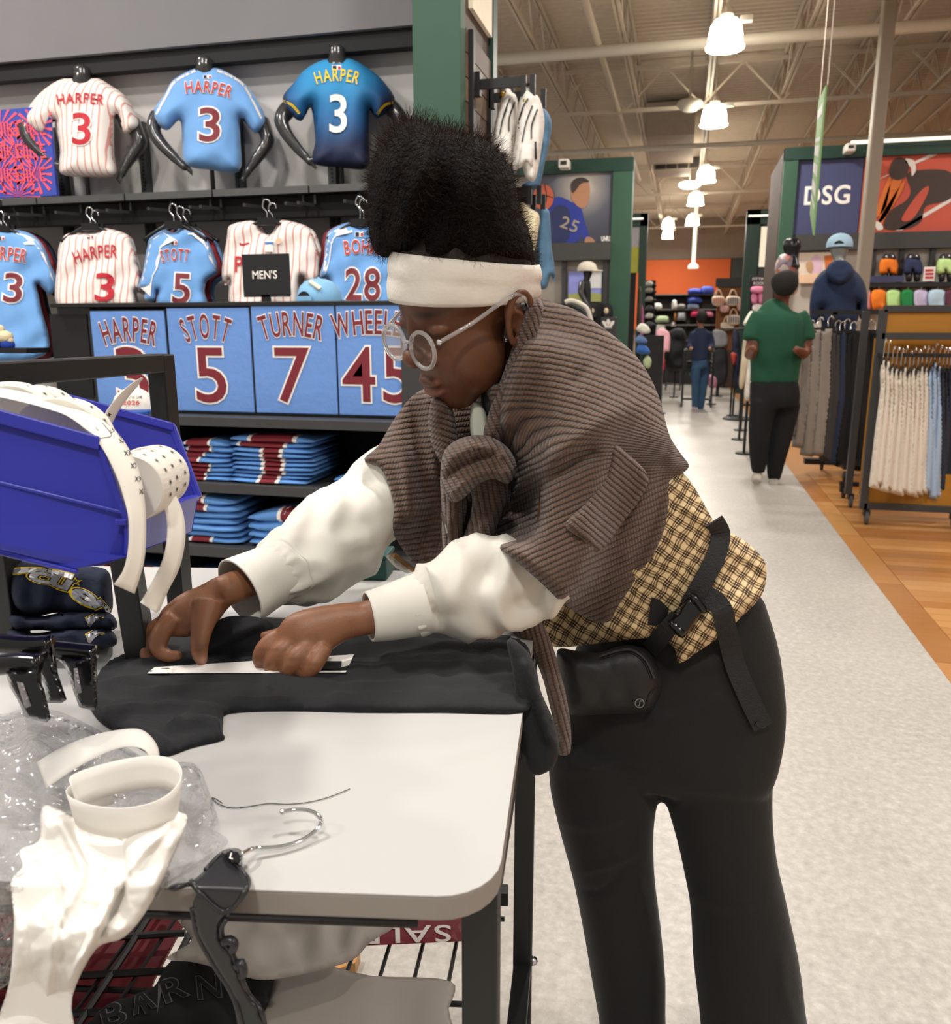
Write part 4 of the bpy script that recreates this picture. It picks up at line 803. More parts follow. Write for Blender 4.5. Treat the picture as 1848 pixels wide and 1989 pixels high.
for i, (a, b_, c, nm) in enumerate(((1680, 1693, '#e9a9b0', 'pink'), (1694, 1722, '#ee7f1e', 'orange'), (1723, 1751, '#b5dc90', 'lime'), (1752, 1776, '#167a3c', 'green'), (1776, 1804, '#b9aecb', 'lavender'), (1805, 1838, '#a9c3d4', 'pale blue'), (1836, 1860, '#5a2a3c', 'wine coloured'))):
    def hk(t, bv, Z, a=a, b_=b_): q = at((a+b_)/2, 566, Z); MB().tube(cr([q, q+np.array([0, 0, .06]), q+np.array([.03, 0, .09]), q+np.array([.05, 0, .06])], 3), .006, 6).mk('hook', MATS['chrome'], t)
    soft('folded_shorts', [(a, 566), (b_-1, 564), (b_, 596), (b_-6, 601), ((a+b_)/2, 598), (a+2, 600)], YR-.33-.02*(i % 2), M('hs_'+nm, c, .8), nm+' shorts hung under the shelf', 'shorts', .05, 6, i, 'shorts hung under the shelf', hk)
t = thing('pastel_poster', 'pastel photo poster behind the hooded mannequin', 'poster', atY(1590, 547, YR-.02)); panelY('sheet', 1551, 490, 1620, 550, YR-.03, .02, M('poster_cream', '#e2d3c2', .6), t); q = YR-.036
polyY('pink_figure', [(1578, 500), (1588, 495), (1597, 505), (1594, 530), (1580, 532), (1574, 515)], q, M('poster_pinkish', '#d9b9cc', .6), t, smooth_k=3); polyY('tan_figure', [(1566, 512), (1578, 508), (1580, 525), (1570, 528)], q-.003, M('poster_tan', '#b9946f', .6), t, smooth_k=3); polyY('sand', [(1551, 535), (1590, 530), (1620, 538), (1620, 550), (1551, 550)], q-.003, M('poster_sand', '#e4c0a0', .6), t); polyY('brick_block', [(1602, 497), (1618, 495), (1618, 522), (1604, 526)], q-.003, MATS['orange_fig'], t)
# ---- mannequins
def mann(name, lab, D, head, body, cloth, headmat, capmat=None, extra=None):
    px, py = head; Z = zD(py, D); t = thing(name, lab, 'mannequin', atD(px, 900, D)*np.array([1, 1, 0])); V1 = loft([(px, py-16, Z, 7), (px, py-10, Z, 15), (px, py+2, Z, 17), (px, py+14, Z, 13), (px, py+24, Z, 11), (px, py+44, Z, 16)], n=14); V, f = fuse([V1], .02, 2); mk('head', V, f, headmat, t, smooth=True)
    V, f, _ = inflate(body, lambda x, y, o: CAM+ray(x, y)*(zD(y, D)-o), .13, 26, .9, step=6, disp=fabric_noise(int(px), .012, .06)); mk('top', V, f, cloth, t, smooth=True)
    if extra: extra(t, Z, bvh_of(V, f))
    return t
def hood(t, Z, bv):
    V, f, _ = inflate([(1604, 530), (1612, 512), (1630, 505), (1650, 510), (1660, 528), (1650, 545), (1632, 552), (1614, 545)], plZ(Z-.11), .03, 14, .8, step=5, disp=lambda U: crease(U, [([(1612, 532), (1632, 545), (1652, 530)], 4, .02), ([(1610, 522), (1632, 533), (1655, 520)], 4, .02)])); mk('hood', V, f, M('hoodie_navy', '#1c2b49', .85, var=.15), t, smooth=True)
    p = at(1631, 481, Z); base = p+np.array([0, 0, .0]); tt, R = cap(base-np.array([0, 0, .0]), .12, radians(78), M('cap_pale', '#9fbdd0', .8), MATS['cap_pale'], 'pale blue cap on the hooded mannequin', True)
    for s_ in (-1, 1): V, f = loft([(1631+s_*16, 610, zD(610, 8.4), 18), (1631+s_*17, 720, zD(720, 8.4), 14), (1631+s_*17, 880, zD(860, 8.4), 10)], n=12); mk('leg', V, f, MATS['hoodie_navy'], t, smooth=True)
    MB().lathe(np.array(t.location), [(.2, 0), (.2, .015)], 24).mk('base_plate', MATS['charcoal_metal'], t)
M('hoodie_navy', '#1c2b49', .85, var=.15); M('mann_pale', '#8f918f', .3, metal=.4)
mann('hooded_mannequin', 'mannequin in navy hooded top facing away above the trouser rack', 8.4, (1631, 484), [(1608, 522), (1590, 535), (1580, 552), (1573, 590), (1576, 625), (1592, 626), (1597, 600), (1600, 632), (1662, 630), (1668, 590), (1670, 618), (1684, 616), (1685, 575), (1680, 550), (1668, 532), (1650, 520)], MATS['hoodie_navy'], MATS['mann_pale'], extra=hood)
k = NT('print_top'); vz = k.n('ShaderNodeTexVoronoi', {'Vector': k.n('ShaderNodeTexCoord').outputs['Object'], 'Scale': 14.0}); k.l(k.ramp(k.n('ShaderNodeSeparateColor', {0: vz.outputs['Color']}).outputs[0], [(.0, '#5d5560'), (.35, '#b96a50'), (.6, '#d9c9bd'), (1., '#7a6a78')]), k.b.inputs['Base Color']); MATS['print_top'] = k.m
def lg(t, Z, bv):
    for s_ in (-6, 6): V, f = loft([(1515+s_, 560, zD(560, 10.2), 8), (1515+s_, 780, zD(780, 10.2), 6)], n=10); mk('leg', V, f, MATS['mannequin_black'], t, smooth=True)
    MB().lathe(np.array(t.location), [(.18, 0), (.18, .015)], 20).mk('base_plate', MATS['charcoal_metal'], t)
mann('print_mannequin', 'glossy dark mannequin in a patterned top at the wall corner', 10.2, (1539, 478), [(1525, 492), (1512, 500), (1505, 525), (1512, 545), (1518, 570), (1548, 570), (1552, 530), (1550, 505), (1542, 492)], MATS['print_top'], MATS['mannequin_black'], extra=lg)
# ---- trouser rack
t = thing('trouser_rack', 'black rolling rack of hanging trousers behind the green shirt', 'rack', (1.2, 8.05, 0)); zr = 1.47
for x in (1.3, 2.2): box('post', (x-.02, 8.1, .12), (x+.02, 8.14, zr), MATS['black_metal'], t)
box('rail', (1.1, 8.1, zr-.02), (2.25, 8.14, zr+.02), MATS['black_metal'], t); box('base_bar', (1.15, 8.07, .1), (2.25, 8.17, .15), MATS['black_metal'], t)
for x, y in ((1.45, 7.8), (2.2, 7.8), (1.35, 8.4), (2.2, 8.4)):
    MB().bar((x, y, .12), (x, 8.12, .12), .03).mk('foot_bar', MATS['black_metal'], t); w_ = MB().lathe((x-.012, y, .045), [(.02, 0), (.045, .004), (.045, .024), (.02, .028)], 16, axis=(1, 0, 0)).mk('caster', MATS['black_metal'], t)
TR = [(M('trouser_grey', '#8d857c', .85, var=.1), 'grey'), (M('trouser_char', '#3c3a3a', .85), 'charcoal'), (M('trouser_navy', '#26344c', .85), 'navy'), (M('trouser_black', '#161617', .85), 'black')]
spec = [(1542, 1556, 645, 850, 0), (1552, 1572, 648, 872, 0), (1568, 1590, 642, 888, 0), (1586, 1612, 640, 888, 0), (1606, 1620, 648, 895, 1), (1614, 1630, 650, 900, 1), (1622, 1640, 645, 905, 2), (1634, 1652, 650, 905, 3), (1644, 1664, 648, 910, 3), (1656, 1676, 650, 914, 3), (1668, 1688, 646, 916, 3), (1680, 1702, 648, 915, 3), (1692, 1714, 650, 915, 3)]
ords = ['first', 'second', 'third', 'fourth', 'fifth', 'sixth', 'seventh', 'eighth', 'ninth', 'tenth', 'eleventh', 'twelfth', 'thirteenth', 'fourteenth', 'fifteenth', 'sixteenth', 'seventeenth', 'eighteenth']
for i, (a, b_, y0, y1, c) in enumerate(spec):
    D = 7.38+.02*i; cxm = (a+b_)/2; lean = -(cxm-1545)*.02-18*(i < 5)-26*(i >= 5); Zf = lambda x, y, o, D=D: CAM+ray(x, y)*(zD(y, D)-o)
    V, f, _ = inflate([(a+8, y0), (b_+6, y0-3), (b_-2+6, (y0+y1)/2), (b_+lean*.5, y1), (a+lean*.75, y1-4), (a+lean*.3+4, (y0+y1)/2)], Zf, .05, 7, 1, step=5, sharp=True, disp=lambda U: .012*np.sin(U[:, 0]*.3+U[:, 1]*.01))
    t = thing('hanging_trousers', '%s trousers, %s from the left on the trouser rack' % (TR[c][1], ords[i]), 'trousers', Zf(cxm, y1, 0), group='trousers on the rack'); mk('cloth', V, f, TR[c][0], t, smooth=True)
    q = Zf(cxm+10, y0, 0); MB().bar(q+np.array([-.06, 0, .01]), q+np.array([.06, 0, .01]), .012, .03).mk('clip_hanger', HB, t); MB().tube(cr([q+np.array([0, 0, .02]), q+np.array([0, .03, .09]), q+np.array([.03, .03, .115]), q+np.array([.045, .03, .09])], 3), .005, 6).mk('hook', MATS['chrome'], t, smooth=True)
# ---- nearer rack with wooden panels
YQ = 6.1; M('oak_panel', '#a5701f', .5, var=.15, vs=4, stretch=(1, 1, 6)); t = thing('panel_rack', 'rolling black rack with yellow wood panels and white garments', 'rack', (1.26, YQ, 0)); XQ0, XQ1 = 1.275, 2.35
for x, y in ((XQ0, YQ), (XQ1, YQ), (XQ0, YQ+.55), (XQ1, YQ+.55)): bev(box('post', (x-.025, y-.02, .1), (x+.025, y+.02, 1.45), MATS['charcoal_metal'], t), .003)
for z, nm in ((1.43, 'top_rail'), (1.255, 'middle_rail'), (.1, 'bottom_rail')): bev(box(nm, (XQ0, YQ-.02, z), (XQ1, YQ+.02, z+.045), MATS['charcoal_metal'], t), .003)
bev(box('wood_panel', (XQ0+.025, YQ, 1.295), (XQ1, YQ+.015, 1.43), MATS['oak_panel'], t), .002); box('wood_back', (XQ0+.025, YQ+.3, .145), (XQ1, YQ+.315, 1.26), MATS['oak_panel'], t); box('wood_panel', (XQ0+.025, YQ+.01, .145), (XQ1, YQ+.025, .36), MATS['oak_panel'], t)
box('hang_bar', (XQ0, YQ-.14, 1.145), (XQ1, YQ-.12, 1.17), MATS['black_metal'], t)
for x in (XQ0, XQ1-.55, XQ1): box('bar_bracket', (x-.01, YQ-.14, 1.145), (x+.01, YQ, 1.165), MATS['black_metal'], t)
for x, y in ((XQ0+.02, YQ-.02), (XQ0+.57, YQ-.02), (XQ1, YQ-.02), (XQ0+.02, YQ+.55), (XQ1, YQ+.55)):
    c_ = MB().lathe((x-.014, y-.02, .046), [(.02, 0), (.046, .005), (.046, .023), (.02, .028)], 18, axis=(1, 0, 0)).mk('caster', M('caster_grey', '#45474a', .4), t); MB().box((x-.02, y-.03, .06), (x+.02, y+.03, .1)).mk('caster_fork', MATS['black_metal'], t)
WHT = M('garment_white', '#dcd3c5', .85, var=.06, bump=.2, bs=40); BLU = M('garment_blue', '#a3b8d0', .85, var=.08); NAV = M('garment_navy', '#2a2c38', .85)
for i in range(18):
    c = (WHT, 'white') if i < 11 else ((BLU, 'pale blue') if i < 14 else (NAV, 'dark navy')); x = 1716+i*8.3 if i < 14 else 1832+(i-14)*7; y0 = (700, 702, 714, 716, 720, 714, 722, 716, 720, 712, 714, 716, 705, 712, 716, 716, 716, 716)[i]; y1 = (952, 945, 958, 955, 962, 965, 960, 965, 968, 964, 962, 960, 974, 972, 960, 965, 960, 965)[i]; D = 5.4+.012*i; w_ = 11 if i < 14 else 13; ln = -22+i*1.2
    Zf = lambda x_, y_, o, D=D: CAM+ray(x_, y_)*(zD(y_, D)-o); sl = [(x-3, y0), (x+4, y0-2), (x+7, y0+40), (x+ln*.3+w_, (y0+y1)/2), (x+ln+w_+4, y1), (x+ln-6, y1-6), (x+ln*.4-7, (y0+y1)/2+10), (x-5, y0+55), (x-6, y0+25)]
    V, f, _ = inflate(sl, Zf, .06, 7, .6, step=5, sharp=True, disp=lambda U, i=i: .012*np.sin(U[:, 0]*.3+i+U[:, 1]*.03))
    t = thing('hanging_garment', '%s garment, %s from the left on the wood-panelled rack' % (c[1], ords[i]), 'garment', Zf(x, y1, 0), group='garments on the wood-panelled rack'); mk('cloth', V, f, c[0], t, smooth=True)
    q = Zf(x, y0, 0); MB().bar(q+np.array([-.02, -.06, -.01]), q+np.array([.02, .06, .01]), .01, .03).mk('hanger', HB, t); MB().tube(cr([q+np.array([0, 0, .01]), q+np.array([0, .0, .1]), q+np.array([.0, -.02, .14]), q+np.array([.0, -.04, .115])], 3), .0035, 6).mk('hook', MATS['chrome'], t, smooth=True)
t = thing('low_rack_foot', 'low black bar on a caster between the two racks', 'rack', atz(1635, 968, 0)); c = np.array(t.location); MB().box((c[0]-.02, c[1], .1), (c[0]+.5, c[1]+.05, .13)).mk('bar', MATS['black_metal'], t); MB().lathe((c[0], c[1]+.02, .045), [(.02, 0), (.045, .005), (.045, .023), (.02, .028)], 16, axis=(1, 0, 0)).mk('caster', MATS['black_metal'], t); MB().box((c[0]-.015, c[1], .05), (c[0]+.03, c[1]+.04, .1)).mk('caster_fork', MATS['black_metal'], t)
# ---- people in the aisle
def walker(lab, feet, D, sk, hair, top, pants, shoes, H):
    """H: dict of px paths"""
    g = lambda L: [(q[0], q[1], zD(q[1], D)+q[2], q[3], q[4] if len(q) > 4 else .8) for q in L]; t = thing('person', lab, 'person', np.array(list(atD(feet[0], feet[1], D)[:2])+[0.]))
    V, f = fuse([loft(g(P), n=12) for P in H['body']], H['vox'], 3); mk('body', V, f, sk, t, smooth=True)
    for nm, mat, key in (('hair', hair, 'hair'), ('shirt', top, 'shirt'), ('trousers', pants, 'pants')):
        V, f = fuse([loft(g(P), n=14) for P in H[key]], H['vox'], 3); mk(nm, V, f, mat, t, smooth=True)
    for P in H['shoes']: V, f = fuse([loft(g(P), n=12)], H['vox']*.7, 2); mk('shoe', V, f, shoes, t, smooth=True)
    return t
D1 = 7.12
H = dict(vox=.018, body=[[(1522, 535, 0, 12), (1522, 548, 0, 20), (1521, 565, 0, 19), (1520, 580, 0, 14), (1520, 592, 0, 13), (1516, 612, 0, 20), (1510, 700, 0, 30, .5), (1505, 780, 0, 28, .5)], [(1474, 620, 0, 18), (1466, 660, -.02, 15), (1458, 690, -.08, 12), (1462, 680, -.25, 9), (1466, 676, -.33, 8)], [(1555, 620, 0, 18), (1562, 655, -.02, 15), (1563, 685, -.06, 12), (1552, 682, -.22, 9), (1546, 678, -.3, 8)], [(1486, 770, -.03, 15), (1478, 840, -.03, 10), (1474, 920, -.03, 7)], [(1530, 770, .03, 15), (1514, 850, .03, 10), (1505, 935, .03, 7)]],
  hair=[[(1523, 527, -.02, 12, 1), (1524, 536, -.03, 24, 1), (1525, 550, -.05, 26, 1), (1524, 563, -.06, 22, 1), (1523, 572, -.05, 14, 1)]],
  shirt=[[(1521, 588, 0, 15), (1514, 600, 0, 34), (1511, 625, 0, 48), (1508, 680, 0, 50), (1506, 715, 0, 46), (1504, 742, 0, 45)], [(1480, 612, 0, 20), (1466, 638, -.01, 19), (1460, 662, -.03, 18)], [(1548, 612, 0, 20), (1562, 636, -.01, 19), (1566, 662, -.03, 18)]],
  pants=[[(1503, 735, 0, 43), (1505, 770, 0, 47), (1505, 790, 0, 44)], [(1485, 780, -.03, 27), (1477, 830, -.03, 22), (1474, 880, -.03, 18), (1474, 918, -.03, 13)], [(1530, 780, .03, 26), (1518, 840, .03, 23), (1508, 890, .03, 19), (1504, 932, .03, 12)]],
  shoes=[[(1472, 918, -.02, 9), (1471, 928, -.05, 11), (1470, 936, -.1, 9)], [(1503, 932, .02, 10), (1503, 945, -.02, 12), (1502, 954, -.05, 10)]])
g_ = walker('man in green T-shirt and black trousers walking away down the aisle', (1490, 950), D1, MATS['skin_brown'], MATS['hair_black'], M('shirt_green', '#174c35', .85, var=.12, vs=6), M('jogger_black', '#121214', .85), M('shoe_pale', '#b9b2a6', .6, var=.35, vs=20), H)
D2 = 14.0
H = dict(vox=.022, body=[[(1362, 608, 0, 6), (1362, 616, 0, 9), (1362, 626, 0, 8), (1362, 634, 0, 6), (1362, 645, 0, 8), (1362, 680, 0, 10, .6), (1362, 710, 0, 9, .6)], [(1350, 650, 0, 7), (1345, 665, 0, 6), (1342, 677, -.1, 5), (1343, 676, -.3, 4)], [(1375, 650, 0, 7), (1380, 665, 0, 6), (1381, 677, -.1, 5), (1379, 676, -.3, 4)], [(1355, 700, -.05, 5), (1351, 795, -.05, 3)], [(1368, 700, .05, 5), (1361, 796, .05, 3)]],
  hair=[[(1364, 604, -.02, 6, 1), (1364, 611, -.04, 11, 1), (1364, 620, -.06, 11, 1), (1363, 628, -.06, 7, 1)]], shirt=[[(1363, 637, 0, 7), (1362, 644, 0, 15), (1361, 660, 0, 18), (1361, 680, 0, 17), (1361, 700, 0, 17)], [(1349, 646, 0, 8), (1343, 662, -.02, 7), (1340, 674, -.08, 6), (1341, 675, -.2, 5)], [(1376, 646, 0, 8), (1382, 662, -.02, 7), (1383, 674, -.08, 6), (1381, 675, -.2, 5)]],
  pants=[[(1361, 698, 0, 16), (1361, 715, 0, 17)], [(1353, 712, -.05, 10), (1351, 750, -.05, 8), (1351, 792, -.05, 7)], [(1370, 712, .05, 10), (1366, 755, .05, 8), (1361, 796, .05, 6)]], shoes=[[(1350, 792, -.06, 5), (1349, 797, -.12, 5)], [(1359, 797, .03, 5), (1358, 801, -.02, 5)]])
walker('man in navy top and blue jeans pushing a cart far down the aisle', (1356, 800), D2, M('skin_pale', '#b98a6e', .5), MATS['hair_black'], M('top_navy', '#232c47', .85), M('jeans', '#33506e', .85, var=.15, vs=10), M('shoe_pink', '#b59aa0', .6), H)
def cart(px0, px1, pyb, lab, D):
    D += .0
    x = [atD(px, pyb, D) for px in (px0, px1)]; t = thing('shopping_cart', lab, 'cart', (x[0]+x[1])/2*np.array([1, 1, 0])); X0, X1, Y = x[0][0], x[1][0], x[0][1]; b = MB()
    for X in (X0, X1): b.tube([(X, Y, .08), (X, Y, .95)], .018, 8); b.tube([(X, Y, .12), (X, Y+.8, .12)], .018, 8)
    b.tube([(X0, Y, .98), (X1, Y, .98)], .022, 8); b.tube([(X0, Y, .14), (X1, Y, .14)], .018, 8); b.mk('frame', MATS['charcoal_metal'], t); b = MB()
    for z in np.arange(.5, .95, .07): b.tube([(X0, Y, z), (X0, Y+.85, z+.05), (X1, Y+.85, z+.05), (X1, Y, z)], .006, 5)
    for X in np.linspace(X0, X1, 9): b.tube([(X, Y, .5), (X, Y, .92)], .005, 5); b.tube([(X, Y, .5), (X, Y+.85, .55)], .005, 5)
    b.mk('wire_basket', M('cart_green', '#25392f', .5), t)
    for X in (X0, X1):
        for Yw in (Y, Y+.8): MB().lathe((X-.012, Yw, .055), [(.02, 0), (.055, .004), (.055, .022), (.02, .026)], 14, axis=(1, 0, 0)).mk('wheel', MATS['black_metal'], t)
cart(1324, 1380, 797, 'wire shopping cart pushed by the man in the navy top', 14.45); cart(1294, 1322, 745, 'empty wire cart standing left of the man with the cart', 18.5)
# ---- left department wall with the basketball poster
xr = atY(1228, 400, YL)[0]; xp = atY(1190, 400, YL)[0]; zt = atY(1200, 307, YL)[2]; zb = atY(1190, 334, YL)[2]; z2 = atY(1150, 472, YL)[2]; z3 = atY(1150, 506, YL)[2]
t = thing('basketball_wall', 'green framed wall with the basketball poster left of the aisle', 'wall display', (xr, YL, 0))
box('frame_post', (xp, YL-.05, 0), (xr, YL+.3, zt), MATS['green_frame'], t); box('frame_header', (-6.5, YL-.06, zb), (xr, YL+.1, zt), MATS['green_dark'], t); box('wall_panel', (-6.5, YL+.05, 0), (xp, YL+.12, zb), M('warm_grey', '#948c83', .7), t); box('grey_band', (-6.5, YL-.12, z3), (xp, YL+.06, z2), MATS['dark_grey_band'], t); box('dark_base', (-6.5, YL-.05, 0), (xp, YL+.06, atY(1150, 590, YL)[2]), MATS['black_matte'], t)
k = NT('poster_glow_print'); tc = k.n('ShaderNodeTexCoord').outputs['Object']; mp = k.n('ShaderNodeMapping', {0: tc, 'Location': (.165, 0, -1.14), 'Scale': (1.5, 1.5, 1.5)}); gr = k.n('ShaderNodeTexGradient', {0: mp.outputs[0]}, gradient_type='SPHERICAL')
k.l(k.ramp(gr.outputs[0], [(.0, '#3b3d4a'), (.35, '#50525e'), (.7, '#948d88'), (1., '#d8cdbf')]), k.b.inputs['Base Color']); k.b.inputs['Roughness'].default_value = .5
t = thing('basketball_poster', 'dark poster of a player in blue with a basketball', 'poster', atY(1142, 470, YL)); x0, x1, a, b_ = rectY(1030, 335, 1190, 471, YL); mk('sheet', *(lambda m_: (np.concatenate(m_.V), m_.F))(MB().box((x0, YL-.01, a), (x1, YL+.03, b_))), k.m, t); q = YL-.014
polyY('blue_shirt', [(1062, 470), (1060, 430), (1068, 395), (1085, 382), (1110, 392), (1128, 402), (1136, 430), (1146, 460), (1150, 470), (1136, 470), (1126, 452), (1122, 470)], q, M('poster_royal', '#26358c', .5), t, smooth_k=3); polyY('shaded_shirt', [(1062, 470), (1064, 425), (1080, 400), (1104, 405), (1108, 440), (1100, 470)], q-.003, M('poster_deep', '#252c55', .5), t, smooth_k=3)
polyY('player_head', [(1112, 388), (1110, 365), (1118, 350), (1132, 347), (1144, 355), (1146, 375), (1140, 398), (1128, 404)], q-.004, M('poster_skin', '#a8795c', .5), t, smooth_k=4); polyY('player_hair', [(1112, 375), (1109, 358), (1118, 347), (1134, 345), (1145, 353), (1130, 356), (1120, 368)], q-.007, M('poster_hair', '#3a312e', .6), t, smooth_k=4)
for L in ([(1136, 468), (1140, 460), (1150, 462), (1156, 471), (1138, 471)],): polyY('player_hand', L, q-.004, MATS['poster_skin'], t, smooth_k=3)
a_ = np.linspace(0, 2*pi, 26, endpoint=False); polyY('basketball', np.c_[1056+20*np.cos(a_), 383+25*np.sin(a_)], q-.01, M('ball_orange', '#b5573c', .6, bump=.4, bs=80), t)
for L in ([(1037, 386), (1056, 380), (1075, 384)], [(1058, 358), (1062, 383), (1056, 408)]):
    V, f = ribbon(L, 1.6); mk('ball_seam', [atY(x, -y, q-.013) for x, y in V], f, MATS['black_matte'], t, recalc=False)
letters_ = flat_text('shirt_number', '25', atY(1103, 446, q-.008), (.93, 0, -.36), (.36, 0, .93), .17, M('poster_gold', '#9b8f7f', .6), t, wid=.26, off=.01); flat_text('caption', 'UNREAL', atY(1182, 468, q-.008), (1, 0, 0), (0, 0, 1), .07, MATS['white_print'], t, wid=.2, off=.03)
t = thing('wall_camera', 'white camera box on the header of the basketball wall', 'camera', atY(1095, 316, YL-.3)); x0, x1, a, b_ = rectY(1085, 308, 1105, 326, YL-.3); bev(box('housing', (x0, YL-.3, a), (x1, YL-.06, b_), MATS['white_paint'], t), .02); box('lens_window', (x0+.03, YL-.305, a+.04), (x1-.03, YL-.298, b_-.03), MATS['grille_dark'], t)
t = thing('sky_poster', 'blue sky and field poster behind the capped mannequin', 'poster', atY(1137, 585, YL)); panelY('sheet', 1104, 527, 1169, 586, YL+.0, .03, M('sky_print', '#8d94d8', .6), t); polyY('clouds', [(1136, 527), (1169, 527), (1169, 560), (1136, 560)], YL-.006, M('cloud_print', '#cfd0cf', .6, var=.2, vs=3), t); polyY('field', [(1104, 572), (1140, 566), (1169, 570), (1169, 586), (1104, 586)], YL-.009, M('field_print', '#9c9f5e', .6), t)
for px, lab in ((1096, 'left of the sky poster'), (1176, 'right of the sky poster')): x = atY(px, 550, YL)[0]; box('wall_upright', (x-.03, YL-.03, .5), (x+.03, YL+.05, z3), MATS['charcoal_metal'], label='dark upright '+lab, cat='upright', group='uprights of the basketball wall')
def capman(t, Z, bv):
    p = at(1141, 527, Z); cap(p, .125, radians(8), M('cap_ivory', '#c9c1b2', .8), MATS['cap_ivory'], 'cream cap on the black-shirted mannequin')
    V, f = loft([(1132, 548, Z-.1, 6), (1129, 568, Z-.12, 6), (1140, 588, Z-.15, 4), (1147, 597, Z-.15, 3)], n=10); mk('arm', V, f, MATS['mannequin_grey'], t, smooth=True)
    for s_ in (-5, 5): V, f = loft([(1140+s_, 590, zD(590, 12.4), 6), (1140+s_, 740, zD(740, 12.4), 5)], n=10); mk('leg', V, f, MATS['mannequin_black'], t, smooth=True)
    MB().lathe(np.array(t.location), [(.18, 0), (.18, .015)], 20).mk('base_plate', MATS['charcoal_metal'], t)
t = thing('capped_mannequin', 'dark mannequin in black T-shirt and cream cap by the sky poster', 'mannequin', atD(1140, 745, 12.2)*np.array([1, 1, 0])); Z = zD(550, 12.2); V, f = fuse([loft([(1142, 522, Z, 5), (1142, 530, Z, 9), (1141, 538, Z, 7), (1138, 548, Z, 6)], n=12)], .02, 2); mk('head', V, f, MATS['mannequin_black'], t, smooth=True); V, f, _ = inflate([(1136, 543), (1146, 545), (1148, 560), (1148, 585), (1145, 597), (1133, 595), (1134, 575), (1127, 562), (1130, 548)], plZ(Z), .12, 8, 1, step=4); mk('black_shirt', V, f, MATS['jogger_black'], t, smooth=True); capman(t, Z, None)
t = thing('logo_cube', 'dark box sign with a white trefoil logo left of the green post', 'sign', atY(1182, 640, 11.6)); x0, x1, a, b_ = rectY(1167, 616, 1197, 640, 11.6); bev(box('cube', (x0, 11.6, 0.9), (x1, 11.85, b_), MATS['charcoal_metal'], t), .01)
for P in ([(1182, 619), (1186, 625), (1184, 633), (1180, 633), (1178, 625)], [(1171, 623), (1178, 626), (1181, 634), (1176, 634), (1171, 628)], [(1193, 623), (1193, 628), (1188, 634), (1183, 634), (1186, 626)]): polyY('trefoil_leaf', P, 11.594, MATS['white_print'], t, smooth_k=3)
for yy in (634, 636.5): panelY('trefoil_bar', 1175, yy, 1189, yy+1.2, 11.592, .004, MATS['white_print'], t)
box('stand', (x0+.05, 11.62, 0), (x1-.05, 11.83, .9), MATS['black_metal'], t)
t = thing('hoop_rack', 'pale curved clothes rail behind the knitted shoulder', 'rack', atD(1125, 760, 10.8)*np.array([1, 1, 0])); P = cr([at(x, y, zD(y, 10.8)) for x, y in ((1098, 587), (1110, 584), (1128, 590), (1142, 602), (1150, 630), (1156, 660), (1160, 740))], 4); P = np.vstack([P, [P[-1][0], P[-1][1], 0.]]); MB().tube(P, .028, 8).mk('rail', MATS['steel_white'], t, smooth=True); V, f, _ = inflate([(1100, 592), (1125, 594), (1140, 608), (1146, 650), (1150, 740), (1105, 740), (1098, 640)], lambda x, y, o: CAM+ray(x, y)*(zD(y, 10.9)-o), .15, 14, 1, step=7); mk('black_coats', V, f, MATS['jogger_black'], t, smooth=True)
for px, lab in ((1152, 'left'), (1180, 'right')): soft('black_bag', [(px-8, 592), (px+8, 592), (px+10, 618), (px-9, 618)], YL-.2, MATS['jogger_black'], 'black bag on the %s below the sky poster' % lab, 'bag', .08, 6, 4, 'black bags below the sky poster', lambda t, bv, Z, px=px: MB().ell(at(px-2, 604, Z-.09), np.eye(3), (.035, .02, .045), 8, 6).mk('round_tag', M('tag_cream', '#cbb694', .6), t, smooth=True))
# ---- second pair of portals
xa, xb = atY(1228, 450, YB)[0], atY(1258, 450, YB)[0]; zt = atY(1243, 415, YB)[2]
t = thing('sports_portal', 'narrow green portal with a field poster left of the aisle', 'wall display', (xb, YB, 0)); box('frame_post', (atY(1244, 450, YB)[0], YB-.05, 0), (xb, YB+.3, zt), MATS['green_dark'], t); box('frame_header', (-7, YB-.05, atY(1240, 440, YB)[2]), (xb, YB+.1, zt), MATS['green_dark'], t); panelY('field_poster', 1200, 440, 1243, 480, YB, .04, M('poster_grey', '#a9a3a8', .6, var=.3, vs=4), t); panelY('grass_poster', 1200, 480, 1243, 530, YB, .04, M('poster_grass', '#a9a63c', .6, var=.25, vs=6), t); box('back', (-7, YB+.05, 0), (xb-.2, YB+.1, zt-.1), MATS['black_matte'], t); panelY('light_bar', 1226, 423, 1250, 426, YB-.2, .05, MATS['strip_glow'], t)
xa, xb = atY(1450, 450, YB)[0], atY(1476, 450, YB)[0]; t = thing('fitting_portal', 'green portal with a lit white panel right of the aisle', 'wall display', (xa, YB, 0)); box('frame_post', (xa, YB-.05, 0), (xb, YB+.3, zt), MATS['green_dark'], t); box('frame_header', (xa, YB-.05, atY(1480, 436, YB)[2]), (6, YB+.1, zt), MATS['green_dark'], t); panelY('lit_panel', 1477, 440, 1502, 518, YB-.01, .05, M('lit_panel', '#efe3cb', .5, emit=.5), t); box('back', (xb, YB+.05, 0), (6, YB+.1, zt-.1), MATS['dark_grey_band'], t); panelY('light_bar', 1455, 417, 1500, 420, YB-.2, .05, MATS['strip_glow'], t)
t = thing('fitting_sign', 'black fitting rooms sign over pink goods', 'sign', atY(1477, 556, 15.5)); x0, x1, a, b_ = rectY(1457, 535, 1498, 556, 15.5); bev(box('board', (x0, 15.5, a), (x1, 15.56, b_), MATS['sign_black'], t), .01)
